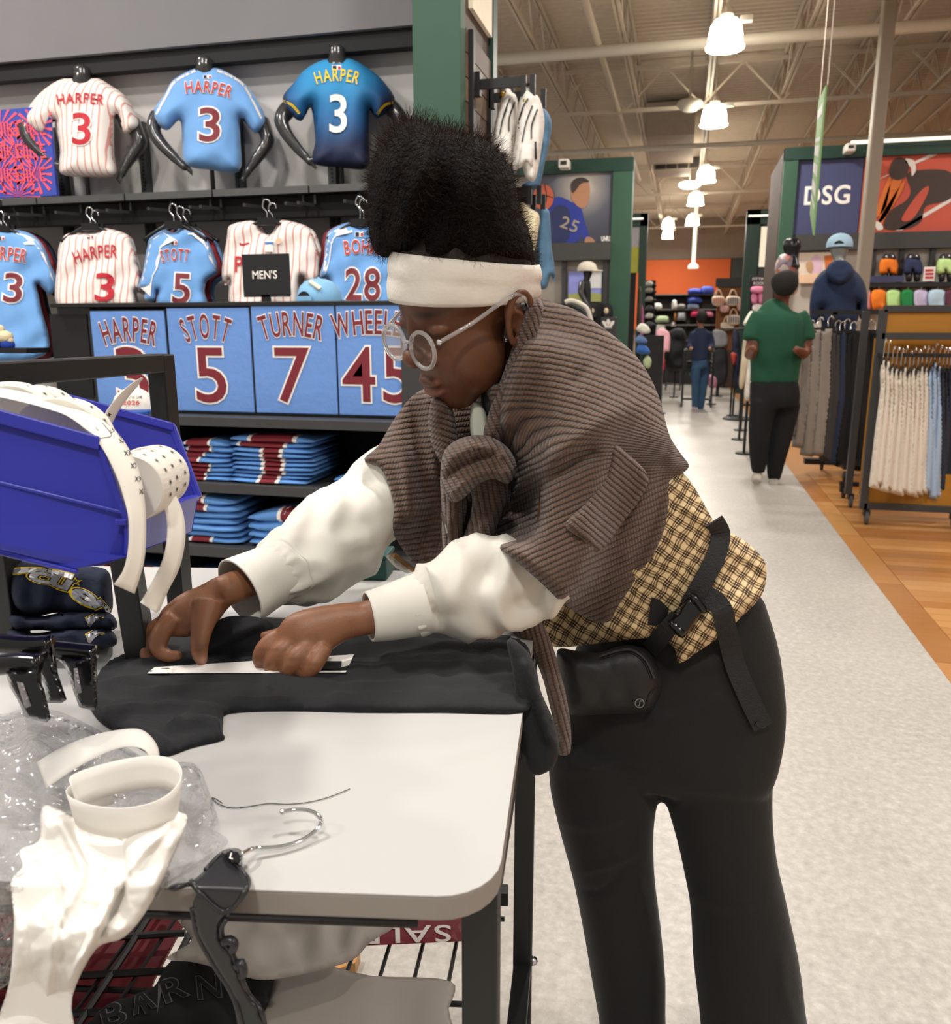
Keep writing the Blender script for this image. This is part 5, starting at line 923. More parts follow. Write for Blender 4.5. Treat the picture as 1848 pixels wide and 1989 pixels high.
flat_text('lettering', 'FITTING', atY(1477, 544.5, 15.494), (1, 0, 0), (0, 0, 1), .05, MATS['white_print'], t, wid=.25, off=.01); flat_text('lettering', 'ROOMS', atY(1477, 553, 15.494), (1, 0, 0), (0, 0, 1), .05, MATS['white_print'], t, wid=.22, off=.01); xm_ = (x0+x1)/2
box('sign_post', (x1-.06, 15.52, 0), (x1-.02, 15.56, a), MATS['black_metal'], t); box('foot', (xm_-.2, 15.4, 0), (x1, 15.7, .02), MATS['black_metal'], t); box('peg_panel', (x0+.02, 15.52, .7), (x1-.06, 15.55, a), MATS['black_matte'], t)
PK = M('pink_goods', '#d77f9c', .6)
for i, (a, b_, c, d, mt, lab) in enumerate(((1461, 557, 1486, 569, PK, 'wide pink pack at the top of the fitting sign stand'), (1461, 571, 1472, 589, PK, 'left pink pack on the fitting sign stand'), (1474, 571, 1485, 589, PK, 'right pink pack on the fitting sign stand'), (1464, 591, 1482, 606, MATS['white_print'], 'white pack at the bottom of the fitting sign stand'))): soft('goods_pack', [(a, b_), (c, b_), (c, d), (a, d)], 15.42, mt, lab, 'pack', .05, 4, i, 'packs under the fitting sign')
# ---- far shelf wall of bags
YS = 21.0
t = thing('bag_shelves', 'grey shelving of bags under the orange panel', 'shelf unit', (atY(1330, 600, YS)[0], YS, 0)); x0, x1 = atY(1240, 600, YS)[0], atY(1393, 600, YS)[0]; box('back_panel', (x0, YS+.4, 0), (x1, YS+.45, atY(1320, 572, YS)[2]), M('shelf_back', '#4a4746', .7), t)
for py in (571, 600, 630, 660, 700): z = atY(1320, py, YS)[2]; box('shelf', (x0, YS, z-.03), (x1, YS+.42, z), M('shelf_silver', '#8f8a86', .4, metal=.3), t)
for px in (1252, 1334, 1391): x = atY(px, 600, YS)[0]; box('divider', (x-.02, YS+.05, 0), (x+.02, YS+.42, atY(1320, 571, YS)[2]), MATS['black_matte'], t)
BL = M('duffel_blue', '#3d4fae', .7); items = [(1337, 1364, 560, 571, BL, 'blue duffel bag at left on the top bag shelf'), (1362, 1387, 556, 571, BL, 'taller blue duffel bag at right on the top bag shelf'), (1337, 1364, 576, 588, BL, 'blue duffel bag on the second bag shelf'), (1336, 1358, 589, 600, M('bag_ice', '#9fb2cf', .7), 'ice blue bag low on the second bag shelf'), (1342, 1364, 603, 615, M('bag_rose', '#d3335f', .7), 'rose red bag left on the third shelf'), (1367, 1386, 604, 615, PK, 'pink bag right on the third shelf'), (1270, 1286, 588, 600, MATS['white_print'], 'white pile left on the second bag shelf'), (1305, 1316, 582, 600, MATS['white_print'], 'tall white bag on the second shelf'), (1316, 1333, 590, 600, M('box_grey', '#8b8582', .6), 'grey shoe box on the second shelf'), (1309, 1315, 606, 622, M('ochre', '#b9793a', .6), 'ochre upright pack on the third shelf'), (1316, 1333, 605, 622, M('box_pale', '#a3a3a8', .6), 'pale picture box on the third shelf'), (1274, 1300, 613, 626, M('mint', '#b5c79c', .7), 'mint green pile on the third shelf'), (1275, 1294, 630, 650, MATS['white_print'], 'white sign card below the mint pile'), (1304, 1313, 624, 634, MATS['white_print'], 'small white cup left of the man with the cart')]
for i, (a, b_, c, d, mt, lab) in enumerate(items): soft('shelf_goods', [(a, d), (a+1, c+2), ((a+b_)/2, c), (b_-1, c+2), (b_, d), ((a+b_)/2, d)], YS-.02, mt, lab, 'goods', .12, 4, i, 'goods on the far bag shelves')
# hats on pegs beside the left portal
for i, (py, c) in enumerate(((550, '#b9b4ae'), (562, '#a39d94'), (580, '#8f8a84'), (597, '#4b4a4c'), (612, '#cfcac2'), (628, '#57545a'))):
    def br(t, bv, Z, py=py): V, f = loft([(1268, py+4, Z-.05, 4), (1275, py+5, Z-.05, 2.5)], n=8); mk('brim', V, f, MATS['black_matte'], t, smooth=True)
    soft('peg_hat', [(1254, py+6), (1255, py-1), (1262, py-5), (1269, py-1), (1271, py+6)], 19.2, M('hat_%d' % i, c, .8), '%s hat down the peg column by the left portal' % ('top', 'second', 'third', 'fourth', 'fifth', 'lowest')[i], 'hat', .1, 4, i, 'hats on pegs', br)
box('peg_column', (atY(1252, 600, 19.4)[0], 19.35, 0), (atY(1272, 600, 19.4)[0], 19.4, atY(1260, 545, 19.4)[2]), MATS['black_matte'], label='black peg column holding hats by the left portal', cat='display')
# totes on the brown wall
t = thing('tote_wall', 'brown wall panel with dark header where totes hang', 'wall display', (atY(1415, 600, 20.3)[0], 20.3, 0)); panelY('brown_panel', 1392, 556, 1446, 680, 20.3, .08, M('tote_brown', '#7d4a20', .6), t); panelY('header', 1391, 540, 1446, 557, 20.25, .1, MATS['dark_grey_band'], t); x0, x1, a, b_ = rectY(1392, 680, 1446, 720, 20.3); box('plinth', (x0, 20.3, 0), (x1, 20.5, b_), MATS['brown_side'], t)
for i, (a, b_, c, d, st, lab) in enumerate(((1385, 1407, 576, 593, 'orange', 'tote with orange stripes at top left of the brown wall'), (1413, 1436, 576, 593, 'navy', 'tote with navy stripes at top right of the brown wall'), (1414, 1437, 613, 630, 'navy', 'tote with navy stripes lower on the brown wall'), (1400, 1417, 594, 606, 'rose', 'plain rose tote between the striped ones'), (1402, 1425, 627, 640, 'rope', 'cream rope bag at the foot of the brown wall'), (1432, 1442, 592, 603, 'rose', 'small rose tote at the right edge of the brown wall'))):
    def deco(t, bv, Z, a=a, b_=b_, c=c, d=d, st=st):
        P = cr([at(a+4, c+1, Z), at(a+7, c-9, Z), at((a+b_)/2, c-13, Z), at(b_-7, c-9, Z), at(b_-4, c+1, Z)], 4); MB().tube(P, .018, 6).mk('handle', M('tote_rope', '#d6b897', .8), t, smooth=True)
        if st in ('orange', 'navy'):
            for j in range(5): x = a+3+j*(b_-a-6)/4; V, f = ribbon([(x, c+2), (x, (c+d)/2), (x, d-3)], 2.0); stamp('stripe', V, f, 0, 0, bv, M('stripe_'+st, {'orange': '#c8623f', 'navy': '#34405c'}[st], .7), t, .012)
    soft('tote_bag', [(a, c), (b_, c), (b_-1, d), (a+1, d)], 20.1, M('tote_'+('rose' if st == 'rose' else 'cream'), '#d9a7a2' if st == 'rose' else '#dcc9b4', .8), lab, 'tote bag', .06, 4, i, 'totes on the brown wall', deco, stand=(i == 4))
# clothes and hats before the portal on the left
for i, (pts, c, lab, cat) in enumerate((([(1236, 640), (1245, 628), (1258, 632), (1264, 645), (1250, 648)], '#cfcdbf', 'cream cap on top of the cap tower', 'cap'), ([(1234, 662), (1242, 650), (1254, 656), (1258, 665), (1246, 668)], '#5b78a6', 'grey blue cap in the cap tower', 'cap'), ([(1236, 683), (1242, 668), (1256, 672), (1264, 686), (1250, 688)], '#2d5ca0', 'bright blue cap low in the cap tower', 'cap'), ([(1250, 700), (1258, 690), (1266, 700), (1262, 715), (1252, 712)], '#a9b58c', 'pale green cap at the foot of the cap tower', 'cap'))): soft('tower_cap', pts, 9.6, M('tcap_%d' % i, c, .8), lab, cat, .07, 6, i, 'caps in the cap tower', stand=(i == 3))
t = thing('cap_tower', 'dark stand behind the stacked caps', 'display', atD(1262, 800, 9.8)*np.array([1, 1, 0])); c = np.array(t.location); MB().box((c[0]-.1, c[1]+.3, 0), (c[0]+.12, c[1]+.4, 1.25)).mk('tower', MATS['black_matte'], t); MB().lathe(c+np.array([0, .35, 0]), [(.25, 0), (.25, .03)], 20).mk('foot', MATS['black_metal'], t)
for i, (pts, c, lab) in enumerate((([(1274, 645), (1300, 645), (1301, 682), (1292, 684), (1288, 720), (1284, 770), (1276, 715)], '#e0a7b2', 'pale pink trousers hanging left of the aisle'), ([(1283, 690), (1290, 690), (1292, 716), (1284, 718)], '#c8214f', 'short crimson garment under the pale pink trousers'), ([(1240, 560), (1247, 566), (1246, 640), (1238, 636)], '#3d342c', 'dark striped sleeve beside the field poster'), ([(1240, 585), (1250, 600), (1250, 650), (1240, 660)], '#a14a76', 'magenta garment beside the green post'))): soft('aisle_garment', pts, 13.2+.4*i, M('ag_%d' % i, c, .8), lab, 'garment', .08, 5, i, stand=True)
soft('dark_counter', [(1296, 650), (1330, 640), (1334, 700), (1330, 716), (1296, 716)], 17.0, MATS['jogger_black'], 'dark piled goods left of the man with the cart', 'goods', .3, 12, 2, stand=True)
for i, (pts, Y, c, lab) in enumerate((([(1384, 645), (1396, 640), (1412, 648), (1414, 672), (1388, 676)], 17.5, '#77787a', 'grey patterned pile right of the man with the cart'), ([(1384, 682), (1412, 680), (1412, 740), (1388, 745)], 17.4, '#1c1b22', 'black display block right of the man with the cart'), ([(1424, 645), (1436, 648), (1440, 740), (1428, 752), (1422, 700)], 13.5, '#23273a', 'navy garment hanging left of the green shirt'), ([(1446, 648), (1452, 640), (1456, 700), (1444, 752), (1436, 748), (1440, 700)], 10.5, '#cabba0', 'beige trousers hanging left of the green shirt'), ([(1456, 694), (1464, 692), (1462, 745), (1456, 778), (1446, 770), (1450, 730)], 9.3, '#d8d2c6', 'white trousers hanging right beside the green shirt'), ([(1444, 628), (1458, 604), (1464, 612), (1452, 632)], 11.5, '#d8d2c6', 'white hanger-like bust above the beige trousers'), ([(1420, 686), (1432, 688), (1430, 706), (1424, 708)], 13.2, '#a5352c', 'red garment left of the green shirt'), ([(1378, 728), (1392, 735), (1392, 752), (1378, 752)], 15.5, '#c58aa6', 'pink goods on the floor right of the cart'))): soft('aisle_goods', pts, Y, M('rg_%d' % i, c, .8), lab, 'goods', .1, 6, i, stand=True)
t = thing('round_rack', 'thin black clothes rack left of the green shirt', 'rack', atD(1440, 775, 12.4)*np.array([1, 1, 0])); c = np.array(t.location); MB().tube([c, c+np.array([0, 0, 1.35])], .02, 8).mk('post', MATS['black_metal'], t); MB().tube([c+np.array([-.35, 0, 1.33]), c+np.array([.3, 0, 1.33])], .015, 8).mk('rail', MATS['black_metal'], t); MB().lathe(c, [(.25, 0), (.25, .02)], 20).mk('foot', MATS['black_metal'], t)
# ================================================================ work table and what lies on it
TZ = .90; TXv = np.array([cos(radians(10.95)), sin(radians(10.95)), 0]); TYv = np.array([-sin(radians(7.)), cos(radians(7.)), 0]); TC = np.array([-.116, .533, 0])   # near right corner
def tp(a, b, z): return TC-TXv*a+TYv*b+UZ*z          # a leftwards, b away from the viewer
M('laminate', '#b9b7b4', .32, var=.03, vs=5); M('edge_band', '#8d867f', .45, var=.04); M('tube_black', '#1a1a1a', .42, var=.15); M('wire_black', '#161616', .4)
TB = thing('work_table', 'white topped work table with black steel legs', 'table', tp(.5, .4, 0)*np.array([1, 1, 0]))
def slab(L, Wd, z0, z1, rad=.045):
    P = []
    for ca, cb, a0 in ((rad, rad, 180), (L, -0.0, None), (L, Wd, None), (rad, Wd-rad, 90)):
        if a0 is None: P.append((ca, cb)); continue
        for i in range(7):
            t_ = radians(a0+(i*15 if a0 == 180 else i*15)); 
            P.append((ca+rad*cos(t_), cb+rad*sin(t_)))
    P = [(rad-rad*sin(radians(i*15)), rad-rad*cos(radians(i*15))) for i in range(6, -1, -1)][::-1]+[(0+0, 0)] if False else P
    A = []
    for i in range(7): q = radians(15*i); A.append((rad-rad*sin(q), rad-rad*cos(q)))     # near right corner from front to right edge
    A += [(rad-rad*cos(radians(15*i)), Wd-rad+rad*sin(radians(15*i))) for i in range(7)]
    A += [(L, Wd), (L, 0)]; n = len(A); V = [tp(a, b, z) for z in (z0, z1) for a, b in A]
    return V, [tuple(range(n))[::-1], tuple(range(n, 2*n))]+[(i, (i+1) % n, n+(i+1) % n, n+i) for i in range(n)]
V, f = slab(1.45, .86, TZ-.0225, TZ-.0012); bev(mk('edge_core', V, f, MATS['edge_band'], TB), .002); V, f = slab(1.45, .86, TZ-.0012, TZ); mk('table_top', V, f, MATS['laminate'], TB)
def post(a, b, z0, z1, w_=.03): return MB().obox(tp(a, b, (z0+z1)/2), TXv, TYv, UZ, (w_, w_, z1-z0))
LEGR = tuple(float(q) for q in np.linalg.solve(np.array([[-TXv[0], TYv[0]], [-TXv[1], TYv[1]]]), (atD(1018, 1700, 1.16)-TC)[:2]))
for a, b in ((.017, .055), LEGR, (1.38, .06), (1.38, .79)): bev(post(a, b, 0, TZ-.0225).mk('leg', MATS['tube_black'], TB), .002)
for a0, b0, a1, b1, z in ((.05, .06, 1.38, .06, .855), (.05, .79, 1.38, .79, .855), (.017, .055)+LEGR+(.855,), (.017, .055)+LEGR+(.3,), (.05, .06, 1.38, .06, .3), (.05, .79, 1.38, .79, .3), (1.38, .06, 1.38, .79, .3)): bev(MB().bar(tp(a0, b0, z), tp(a1, b1, z), .028).mk('rail', MATS['tube_black'], TB), .002)
MB().tube([tp(.06, .002, TZ-.0262), tp(1.3, .002, TZ-.0262)], .0035, 10).mk('hinge_rod', MATS['black_metal'], TB, smooth=True)
for z_ in (.31, .14): MB().ell(tp(LEGR[0]-.017, LEGR[1]-.0, z_), np.eye(3), (.008, .008, .008), 8, 6).mk('bolt', MATS['chrome'], TB, smooth=True)
b = MB()
for i in range(24): b.tube([tp(.07+i*.055, .06, .318), tp(.07+i*.055, .79, .318)], .0035, 6)
for j in range(4): b.tube([tp(.05, .14+j*.19, .313), tp(1.38, .14+j*.19, .313)], .0045, 6)
b.mk('wire_shelf', MATS['wire_black'], TB, kind='stuff')
plz = lambda z: (lambda x, y, o: (lambda p: p+UZ*o)(atz(x, y, z)))
def surf(A, B, place, n=24, k=3):
    A = cr(np.asarray(A, float), 6); B = cr(np.asarray(B, float), 6)
    def rs(P):
        L = np.r_[0, np.cumsum(np.linalg.norm(np.diff(P[:, :2], axis=0), axis=1))]; s_ = np.linspace(0, L[-1], n); return np.array([np.interp(s_, L, P[:, i]) for i in range(P.shape[1])]).T
    A, B = rs(A), rs(B); V = []
    for i in range(n):
        for j in range(k+1): q = A[i]*(1-j/k)+B[i]*j/k; V.append(place(q))
    return np.array(V), [(i*(k+1)+j, i*(k+1)+j+1, (i+1)*(k+1)+j+1, (i+1)*(k+1)+j) for i in range(n-1) for j in range(k)]
def solid(o, th): s_ = o.modifiers.new('solid', 'SOLIDIFY'); s_.thickness = th; s_.offset = 0; return o
PAPER = M('paper_white', '#e3dfd8', .7, var=.03); PAPERG = M('paper_grey', '#b5aea7', .75, var=.05)
def crumple(seed, amp, fr):
    r = np.random.RandomState(seed); D_ = [(r.rand()*6.28, fr*(.5+r.rand()), r.rand()*6) for _ in range(9)]
    def f(U):
        o = np.zeros(len(U))
        for a, q, p in D_: w_ = (U[:, 0]*cos(a)+U[:, 1]*sin(a))*q+p+1.2*np.sin(U[:, 0]*q*.4+U[:, 1]*q*.3+p); o += np.abs(((w_/pi) % 2)-1)*amp/3
        return o-amp*1.5
    return f
# ---- lower shelf goods
SHZ = .322
def low(name, outl, T, R, mat, lab, cat, z=SHZ, disp=None, step=12, sharp=False):
    c = np.mean(outl, axis=0); t = thing(name, lab, cat, atz(c[0], c[1], z)); V, f, _ = inflate(outl, plz(z+.001), T, R, 0.0, step=step, disp=disp, sharp=sharp); mk('sheet', V, f, mat, t, smooth=not sharp); return t, bvh_of(V, f)
MAR = M('maroon_card', '#7a1a26', .55, var=.06)
b = MB(); t = thing('maroon_sheet', 'maroon card lying under the wire shelf at lower left', 'sheet', atz(180, 1880, .28)); q = [atz(x, y, .30) for x, y in ((-260, 1740), (372, 1765), (300, 1900), (240, 2080), (-260, 2080))]; b.add(q+[p-UZ*.006 for p in q], [(0, 1, 2, 3, 4), (9, 8, 7, 6, 5)]+[(i, (i+1) % 5, 5+(i+1) % 5, 5+i) for i in range(5)]); b.mk('card', MAR, t)
b = MB()
for A_, B_ in (((-40, 1835), (360, 1812)), ((-40, 1905), (340, 1885)), ((-40, 1975), (320, 1962)), ((190, 1760), (-40, 2010)), ((300, 1765), (140, 2010)), ((390, 1770), (270, 2010))): b.tube([atz(*A_, .325), atz(*B_, .325)], .006, 7)
b.mk('wire_grid', MATS['wire_black'], label='thick black wire grid over the maroon card', cat='grid', kind='stuff')
t, bv = low('sale_sign', [(690, 1790), (800, 1786), (905, 1780), (906, 1828), (800, 1833), (685, 1838)], .002, 3, MAR, 'maroon sale sign lying upside down on the wire shelf', 'sign', z=.335, sharp=True)
V2, f2 = word2d('SALE', 34, 170, .01, 0, .1); stamp('lettering', V2, f2, 790, 1799, bv, MATS['white_print'], t, .002, rot=pi+radians(1.5))
low('paper_sheet', [(322, 1862), (372, 1826), (345, 1785), (400, 1782), (560, 1785), (700, 1790), (772, 1795), (720, 1830), (690, 1862), (640, 1880), (560, 1898), (500, 1903), (420, 1880), (370, 1868)], .02, 60, PAPERG, 'crumpled grey paper hanging below the table front', 'paper', z=.40, disp=crumple(4, .018, .05))
low('tissue_sheet', [(545, 1885), (620, 1872), (720, 1895), (875, 1905), (872, 1960), (850, 2040), (480, 2040), (520, 1950)], .008, 60, PAPERG, 'flat grey sheet of paper on the wire shelf', 'paper', z=.36, disp=crumple(6, .006, .03))
t, bv = low('black_shirt', [(330, 1870), (400, 1880), (520, 1905), (560, 1890), (525, 1950), (520, 2040), (160, 2040), (200, 1970), (290, 1930)], .03, 40, M('black_knit', '#131314', .85), 'folded black shirt with outlined letters on the wire shelf', 'shirt', z=.34, disp=fabric_noise(5, .008, .03))
for s_, cx, cy, rot in (('B', 225, 1990, .25), ('A', 282, 1962, .35), ('R', 345, 1940, .35), ('N', 408, 1938, .1)):
    V2, f2 = word2d(s_, 46, 44, .035, 0); stamp('letter_outline', V2, f2, cx, cy, bv, M('print_silver', '#6c6c70', .4, metal=.4), t, .003, rot=rot); V2, f2 = word2d(s_, 46, 44, .006, 0); stamp('letter_fill', V2, f2, cx, cy, bv, MATS['black_knit'], t, .0045, rot=rot)
t = thing('wood_strip', 'short light wood strip showing beyond the papers', 'wood', atz(650, 1862, .05)); q = [atz(x, y, .03) for x, y in ((560, 1885), (605, 1875), (700, 1845), (690, 1870), (640, 1888))]; MB().add(q+[p-UZ*.03 for p in q], [(0, 1, 2, 3, 4), (9, 8, 7, 6, 5)]+[(i, (i+1) % 5, 5+(i+1) % 5, 5+i) for i in range(5)]).mk('strip', WOODS[2], t)
# ---- dark T-shirt being labelled
TEE = M('tee_black', '#151619', .85, var=.15, vs=8, sheen=.04, bump=.12, bs=260)
OT = [(172, 1352), (205, 1292), (255, 1267), (300, 1235), (420, 1207), (470, 1200), (560, 1200), (640, 1195), (700, 1215), (800, 1228), (1000, 1240), (1034, 1290), (1030, 1340), (1017, 1384), (860, 1384), (700, 1384), (560, 1381), (446, 1386), (434, 1404), (433, 1425), (435, 1437), (375, 1452), (308, 1470), (240, 1432), (190, 1398)]
fold = lambda U: crease(U, [([(200, 1340), (260, 1330), (330, 1318)], 8, .006), ([(210, 1390), (330, 1385), (420, 1388)], 6, .007), ([(330, 1425), (380, 1415), (432, 1420)], 7, .008), ([(420, 1395), (370, 1400), (340, 1425)], 5, .006), ([(520, 1330), (700, 1345), (1000, 1330)], 9, .006), ([(600, 1320), (800, 1305), (1010, 1300)], 8, .006), ([(650, 1365), (820, 1360), (1000, 1362)], 9, .005), ([(700, 1250), (850, 1265), (1000, 1270)], 10, .007), ([(250, 1300), (290, 1296), (330, 1290)], 7, .004), ([(220, 1350), (300, 1352), (420, 1345), (520, 1352)], 5, .005), ([(460, 1372), (600, 1368), (720, 1374)], 5, .004), ([(760, 1290), (850, 1285), (960, 1290)], 6, .004), ([(250, 1420), (300, 1440), (330, 1455)], 6, .004), ([(800, 1330), (900, 1345), (1000, 1345)], 5, .005)])+fabric_noise(11, .0016, .04)(U)
t = thing('black_tee', 'black T-shirt spread over the table under both hands', 'T-shirt', atz(600, 1320, TZ)); V, f, _ = inflate(OT, plz(TZ+.001), .007, 10, 0.0, step=7, disp=fold); mk('spread_cloth', V, f, TEE, t, smooth=True); TBV = bvh_of(V, f)
V, f, _ = inflate([(985, 1238), (1022, 1262), (1042, 1300), (1052, 1345), (1076, 1400), (1087, 1448), (1077, 1488), (1046, 1506), (1022, 1494), (1012, 1440), (1004, 1384), (995, 1300)], plZ(lambda x, y: zD(y, .90+.0002*(1290-y))), .012, 20, 1, step=7, disp=lambda U: crease(U, [([(1020, 1290), (1048, 1370), (1070, 1440)], 7, .012), ([(1040, 1478), (1065, 1465), (1080, 1445)], 3, .004)])); mk('hanging_sleeve', V, f, TEE, t, smooth=True)
V, f, _ = inflate([(352, 1302), (358, 1280), (378, 1270), (395, 1245), (425, 1204), (470, 1196), (520, 1205), (545, 1240), (520, 1285), (470, 1298), (420, 1304), (385, 1313)], plZ(lambda x, y: zD(y, 1.02)), .01, 20, .8, step=7, disp=lambda U: crease(U, [([(380, 1278), (440, 1240), (500, 1215)], 10, .012), ([(372, 1298), (430, 1296), (500, 1290)], 5, .008)])); mk('lifted_collar', V, f, TEE, t, smooth=True)
t = thing('size_label', 'white printed label strip lying under the hands', 'label', atz(480, 1295, TZ)); A_ = np.linspace(0, 1, 40); V2 = []
for u in A_:
    for v in (0, .5, 1): a_ = np.array((300+388*u, 1296-25*u)); b_ = np.array((286+386*u, 1308-2*u)); q = a_*(1-v)+b_*v; V2.append((q[0], -q[1]))
stamp('strip', V2, [(i*3+j, i*3+j+1, (i+1)*3+j+1, (i+1)*3+j) for i in range(39) for j in range(2)], 0, 0, TBV, PAPER, t, .004)
V2 = [(626+38*u+(-2 if v else 0), -(1284+15*v)) for u in np.linspace(0, 1, 8) for v in (0, 1)]; stamp('black_box', V2, [(i*2, i*2+1, i*2+3, i*2+2) for i in range(7)], 0, 0, TBV, MATS['black_matte'], t, .0055)
V2 = []; f2 = []
for x in range(628, 660, 5): f2.append(tuple(len(V2)+i for i in range(4))); V2 += [(x, -1287), (x+2.5, -1287), (x+2.5, -1296), (x, -1296)]
stamp('barcode', V2, f2, 0, 0, TBV, PAPER, t, .0065)
# ---- far things on the table
t = thing('teal_box', 'dark teal box at the far side of the table', 'box', atz(720, 1118, TZ)); c = np.array(t.location); bev(MB().obox(c+UZ*.02, TXv, TYv, UZ, (.07, .06, .04)).mk('box_body', M('teal_box', '#1f4a45', .6), t), .004); bev(MB().obox(c+UZ*.042, TXv, TYv, UZ, (.074, .064, .008)).mk('lid', MATS['teal_box'], t), .003)
t = thing('kraft_folder', 'white edged kraft folder leaning beside the teal box', 'folder', atz(785, 1112, TZ)); V, f, _ = inflate([(752, 1078), (770, 1074), (812, 1108), (798, 1112), (770, 1100)], plZ(1.33), .004, 4, 1, step=6, sharp=True); mk('cover', V, f, M('kraft', '#b08a5e', .8), t); V, f, _ = inflate([(748, 1080), (756, 1077), (802, 1112), (790, 1114), (768, 1102)], plZ(1.322), .004, 3, 1, step=5, sharp=True); mk('white_edge', V, f, PAPER, t)
# ---- black tube rack with the blue bin
t = thing('bin_rack', 'black tube rack standing on the table with the bin', 'rack', atz(355, 1186, TZ)); p0 = atz(352, 1187, TZ); top = np.array([p0[0], p0[1], atD(350, 688, 1.2)[2]]); L0 = at(-90, 716, .82); L0 = np.array([L0[0], L0[1], top[2]-.0])
bev(MB().bar(p0, top, .028).mk('post', MATS['tube_black'], t), .002); bev(MB().bar(top-UZ*.012, L0-UZ*.012, .026).mk('top_bar', MATS['tube_black'], t), .002)
q0 = atz(276, 1284, TZ); q1 = atz(276, 1284, TZ)+UZ*.20; bev(MB().bar(q0, q1-RT*.012, .03).mk('post', MATS['tube_black'], t), .002); q2 = atz(30, 1262, TZ); bev(MB().bar(q2, q2+UZ*.2, .03).mk('post', MATS['tube_black'], t), .002)
bev(MB().bar(q1-RT*.03, q2+UZ*.2, .025).mk('cross_bar', MATS['tube_black'], t), .002); bev(MB().bar(q1-RT*.01-UZ*.01, p0+UZ*.19, .022).mk('side_bar', MATS['tube_black'], t), .002)
BIN = M('bin_blue', '#2a2fa3', .38, var=.05, vs=5, coat=.15); ZN, ZF = .72, .93
t = thing('label_bin', 'blue plastic bin tilted on the rack, full of label rolls', 'bin', at(150, 1095, .82))
def wall(name, pts, off, mat=BIN):
    P = np.array([at(x, y, z) for x, y, z in pts]); n = len(P); nn = np.cross(P[1]-P[0], P[2]-P[0]); nn = nn/np.linalg.norm(nn)*off
    return bev(MB().add(np.vstack([P, P+nn]), [tuple(range(n)), tuple(range(n, 2*n))[::-1]]+[(i, (i+1) % n, n+(i+1) % n, n+i) for i in range(n)]).mk(name, mat, t), .0015)
wall('near_wall', [(-140, 765, ZN-.03), (191, 852, ZN), (240, 1012, ZN+.005), (247, 1081, ZN+.01), (205, 1096, ZN), (149, 1104, ZN), (-140, 1032, ZN-.03)], .003)
wall('near_rim', [(-140, 757, ZN-.037), (192, 847, ZN-.007), (192, 875, ZN-.007), (-140, 787, ZN-.037)], .009); wall('near_slope_rim', [(186, 868, ZN-.004), (197, 862, ZN-.004), (250, 1010, ZN), (240, 1016, ZN)], .006)
wall('rib', [(138, 868, ZN-.004), (142, 869, ZN-.004), (138, 958, ZN-.002), (134, 956, ZN-.002)], .004); wall('step_line', [(-140, 900, ZN-.03), (238, 992, ZN), (240, 1000, ZN), (-140, 908, ZN-.03)], .002)
wall('far_wall', [(-140, 700, ZF-.02), (334, 829, ZF), (385, 965, ZF), (372, 1034, ZF), (-140, 960, ZF-.02)], .003); wall('far_rim', [(-140, 690, ZF-.025), (336, 821, ZF-.006), (336, 838, ZF-.006), (-140, 708, ZF-.025)], .01); wall('far_slope_rim', [(326, 828, ZF-.004), (338, 824, ZF-.004), (390, 964, ZF-.004), (378, 968, ZF-.004)], .008)
wall('front_lip', [(247, 1018, ZN), (384, 968, ZF), (372, 1034, ZF), (247, 1081, ZN)], .003); wall('front_lip_rim', [(245, 1008, ZN-.004), (388, 961, ZF-.004), (388, 972, ZF-.004), (245, 1021, ZN-.004)], .01); wall('base', [(-140, 1032, ZN), (149, 1104, ZN), (247, 1081, ZN), (372, 1034, ZF), (-140, 960, ZF)], .003); wall('foot_rim', [(-140, 1035, ZN-.008), (150, 1107, ZN-.006), (148, 1116, ZN-.006), (-140, 1044, ZN-.008)], .006)
# label rolls
LBL = M('label_paper', '#ddd8cd', .6, var=.03); CORE = M('card_core', '#b6a283', .7); INK = M('label_ink', '#1e1c1c', .6)
ax_ = at(385, 955, .93)-at(245, 1013, .72); ax_ /= np.linalg.norm(ax_)
def roll(px, py, Z, R_, wd, lab):
    c = at(px, py, Z); t = thing('label_roll', lab, 'label roll', c-UZ*R_, group='label rolls in the blue bin'); MB().lathe(c, [(R_*.3, 0), (R_*.97, 0), (R_, .001), (R_, wd-.001), (R_*.97, wd), (R_*.3, wd)], 40, axis=ax_).mk('wound_strip', LBL, t, smooth=False)
    MB().lathe(c-ax_*.0006, [(R_*.3, 0), (R_*.97, 0), (R_*.97, .0004), (R_*.3, .0004)], 40, axis=ax_).mk('side_face', CORE if R_ > .06 else LBL, t)
    b = MB(); u = np.cross(ax_, UZ); u /= np.linalg.norm(u); v = np.cross(u, ax_); v = v if v[2] > 0 else -v; u = u if u@RT > 0 else -u
    for a0 in range(-10, 130, 22):
        a_ = radians(a0); o_ = c+(u*cos(a_)+v*sin(a_))*(R_+.0006)+ax_*wd*.55; tg = -u*sin(a_)+v*cos(a_); V2, f2 = word2d('M', .005, .004, .01, cut=False); b.add([o_+ax_*x-tg*y for x, y in V2], f2)
    b.mk('size_print', INK, t, recalc=False, kind='stuff')
roll(252, 950, .755, .031, .034, 'nearest label roll at the open end of the bin'); roll(268, 940, .785, .031, .034, 'middle label roll at the open end of the bin'); roll(286, 930, .815, .0315, .034, 'far label roll at the open end of the bin')
roll(110, 868, .76, .045, .03, 'large label roll in the middle of the bin'); roll(20, 840, .78, .045, .03, 'large label roll at the left of the bin'); roll(60, 835, .84, .045, .03, 'label roll behind the two large ones')
zA = lambda L: [(x/3.617, 650+y/3.617) for x, y in L]
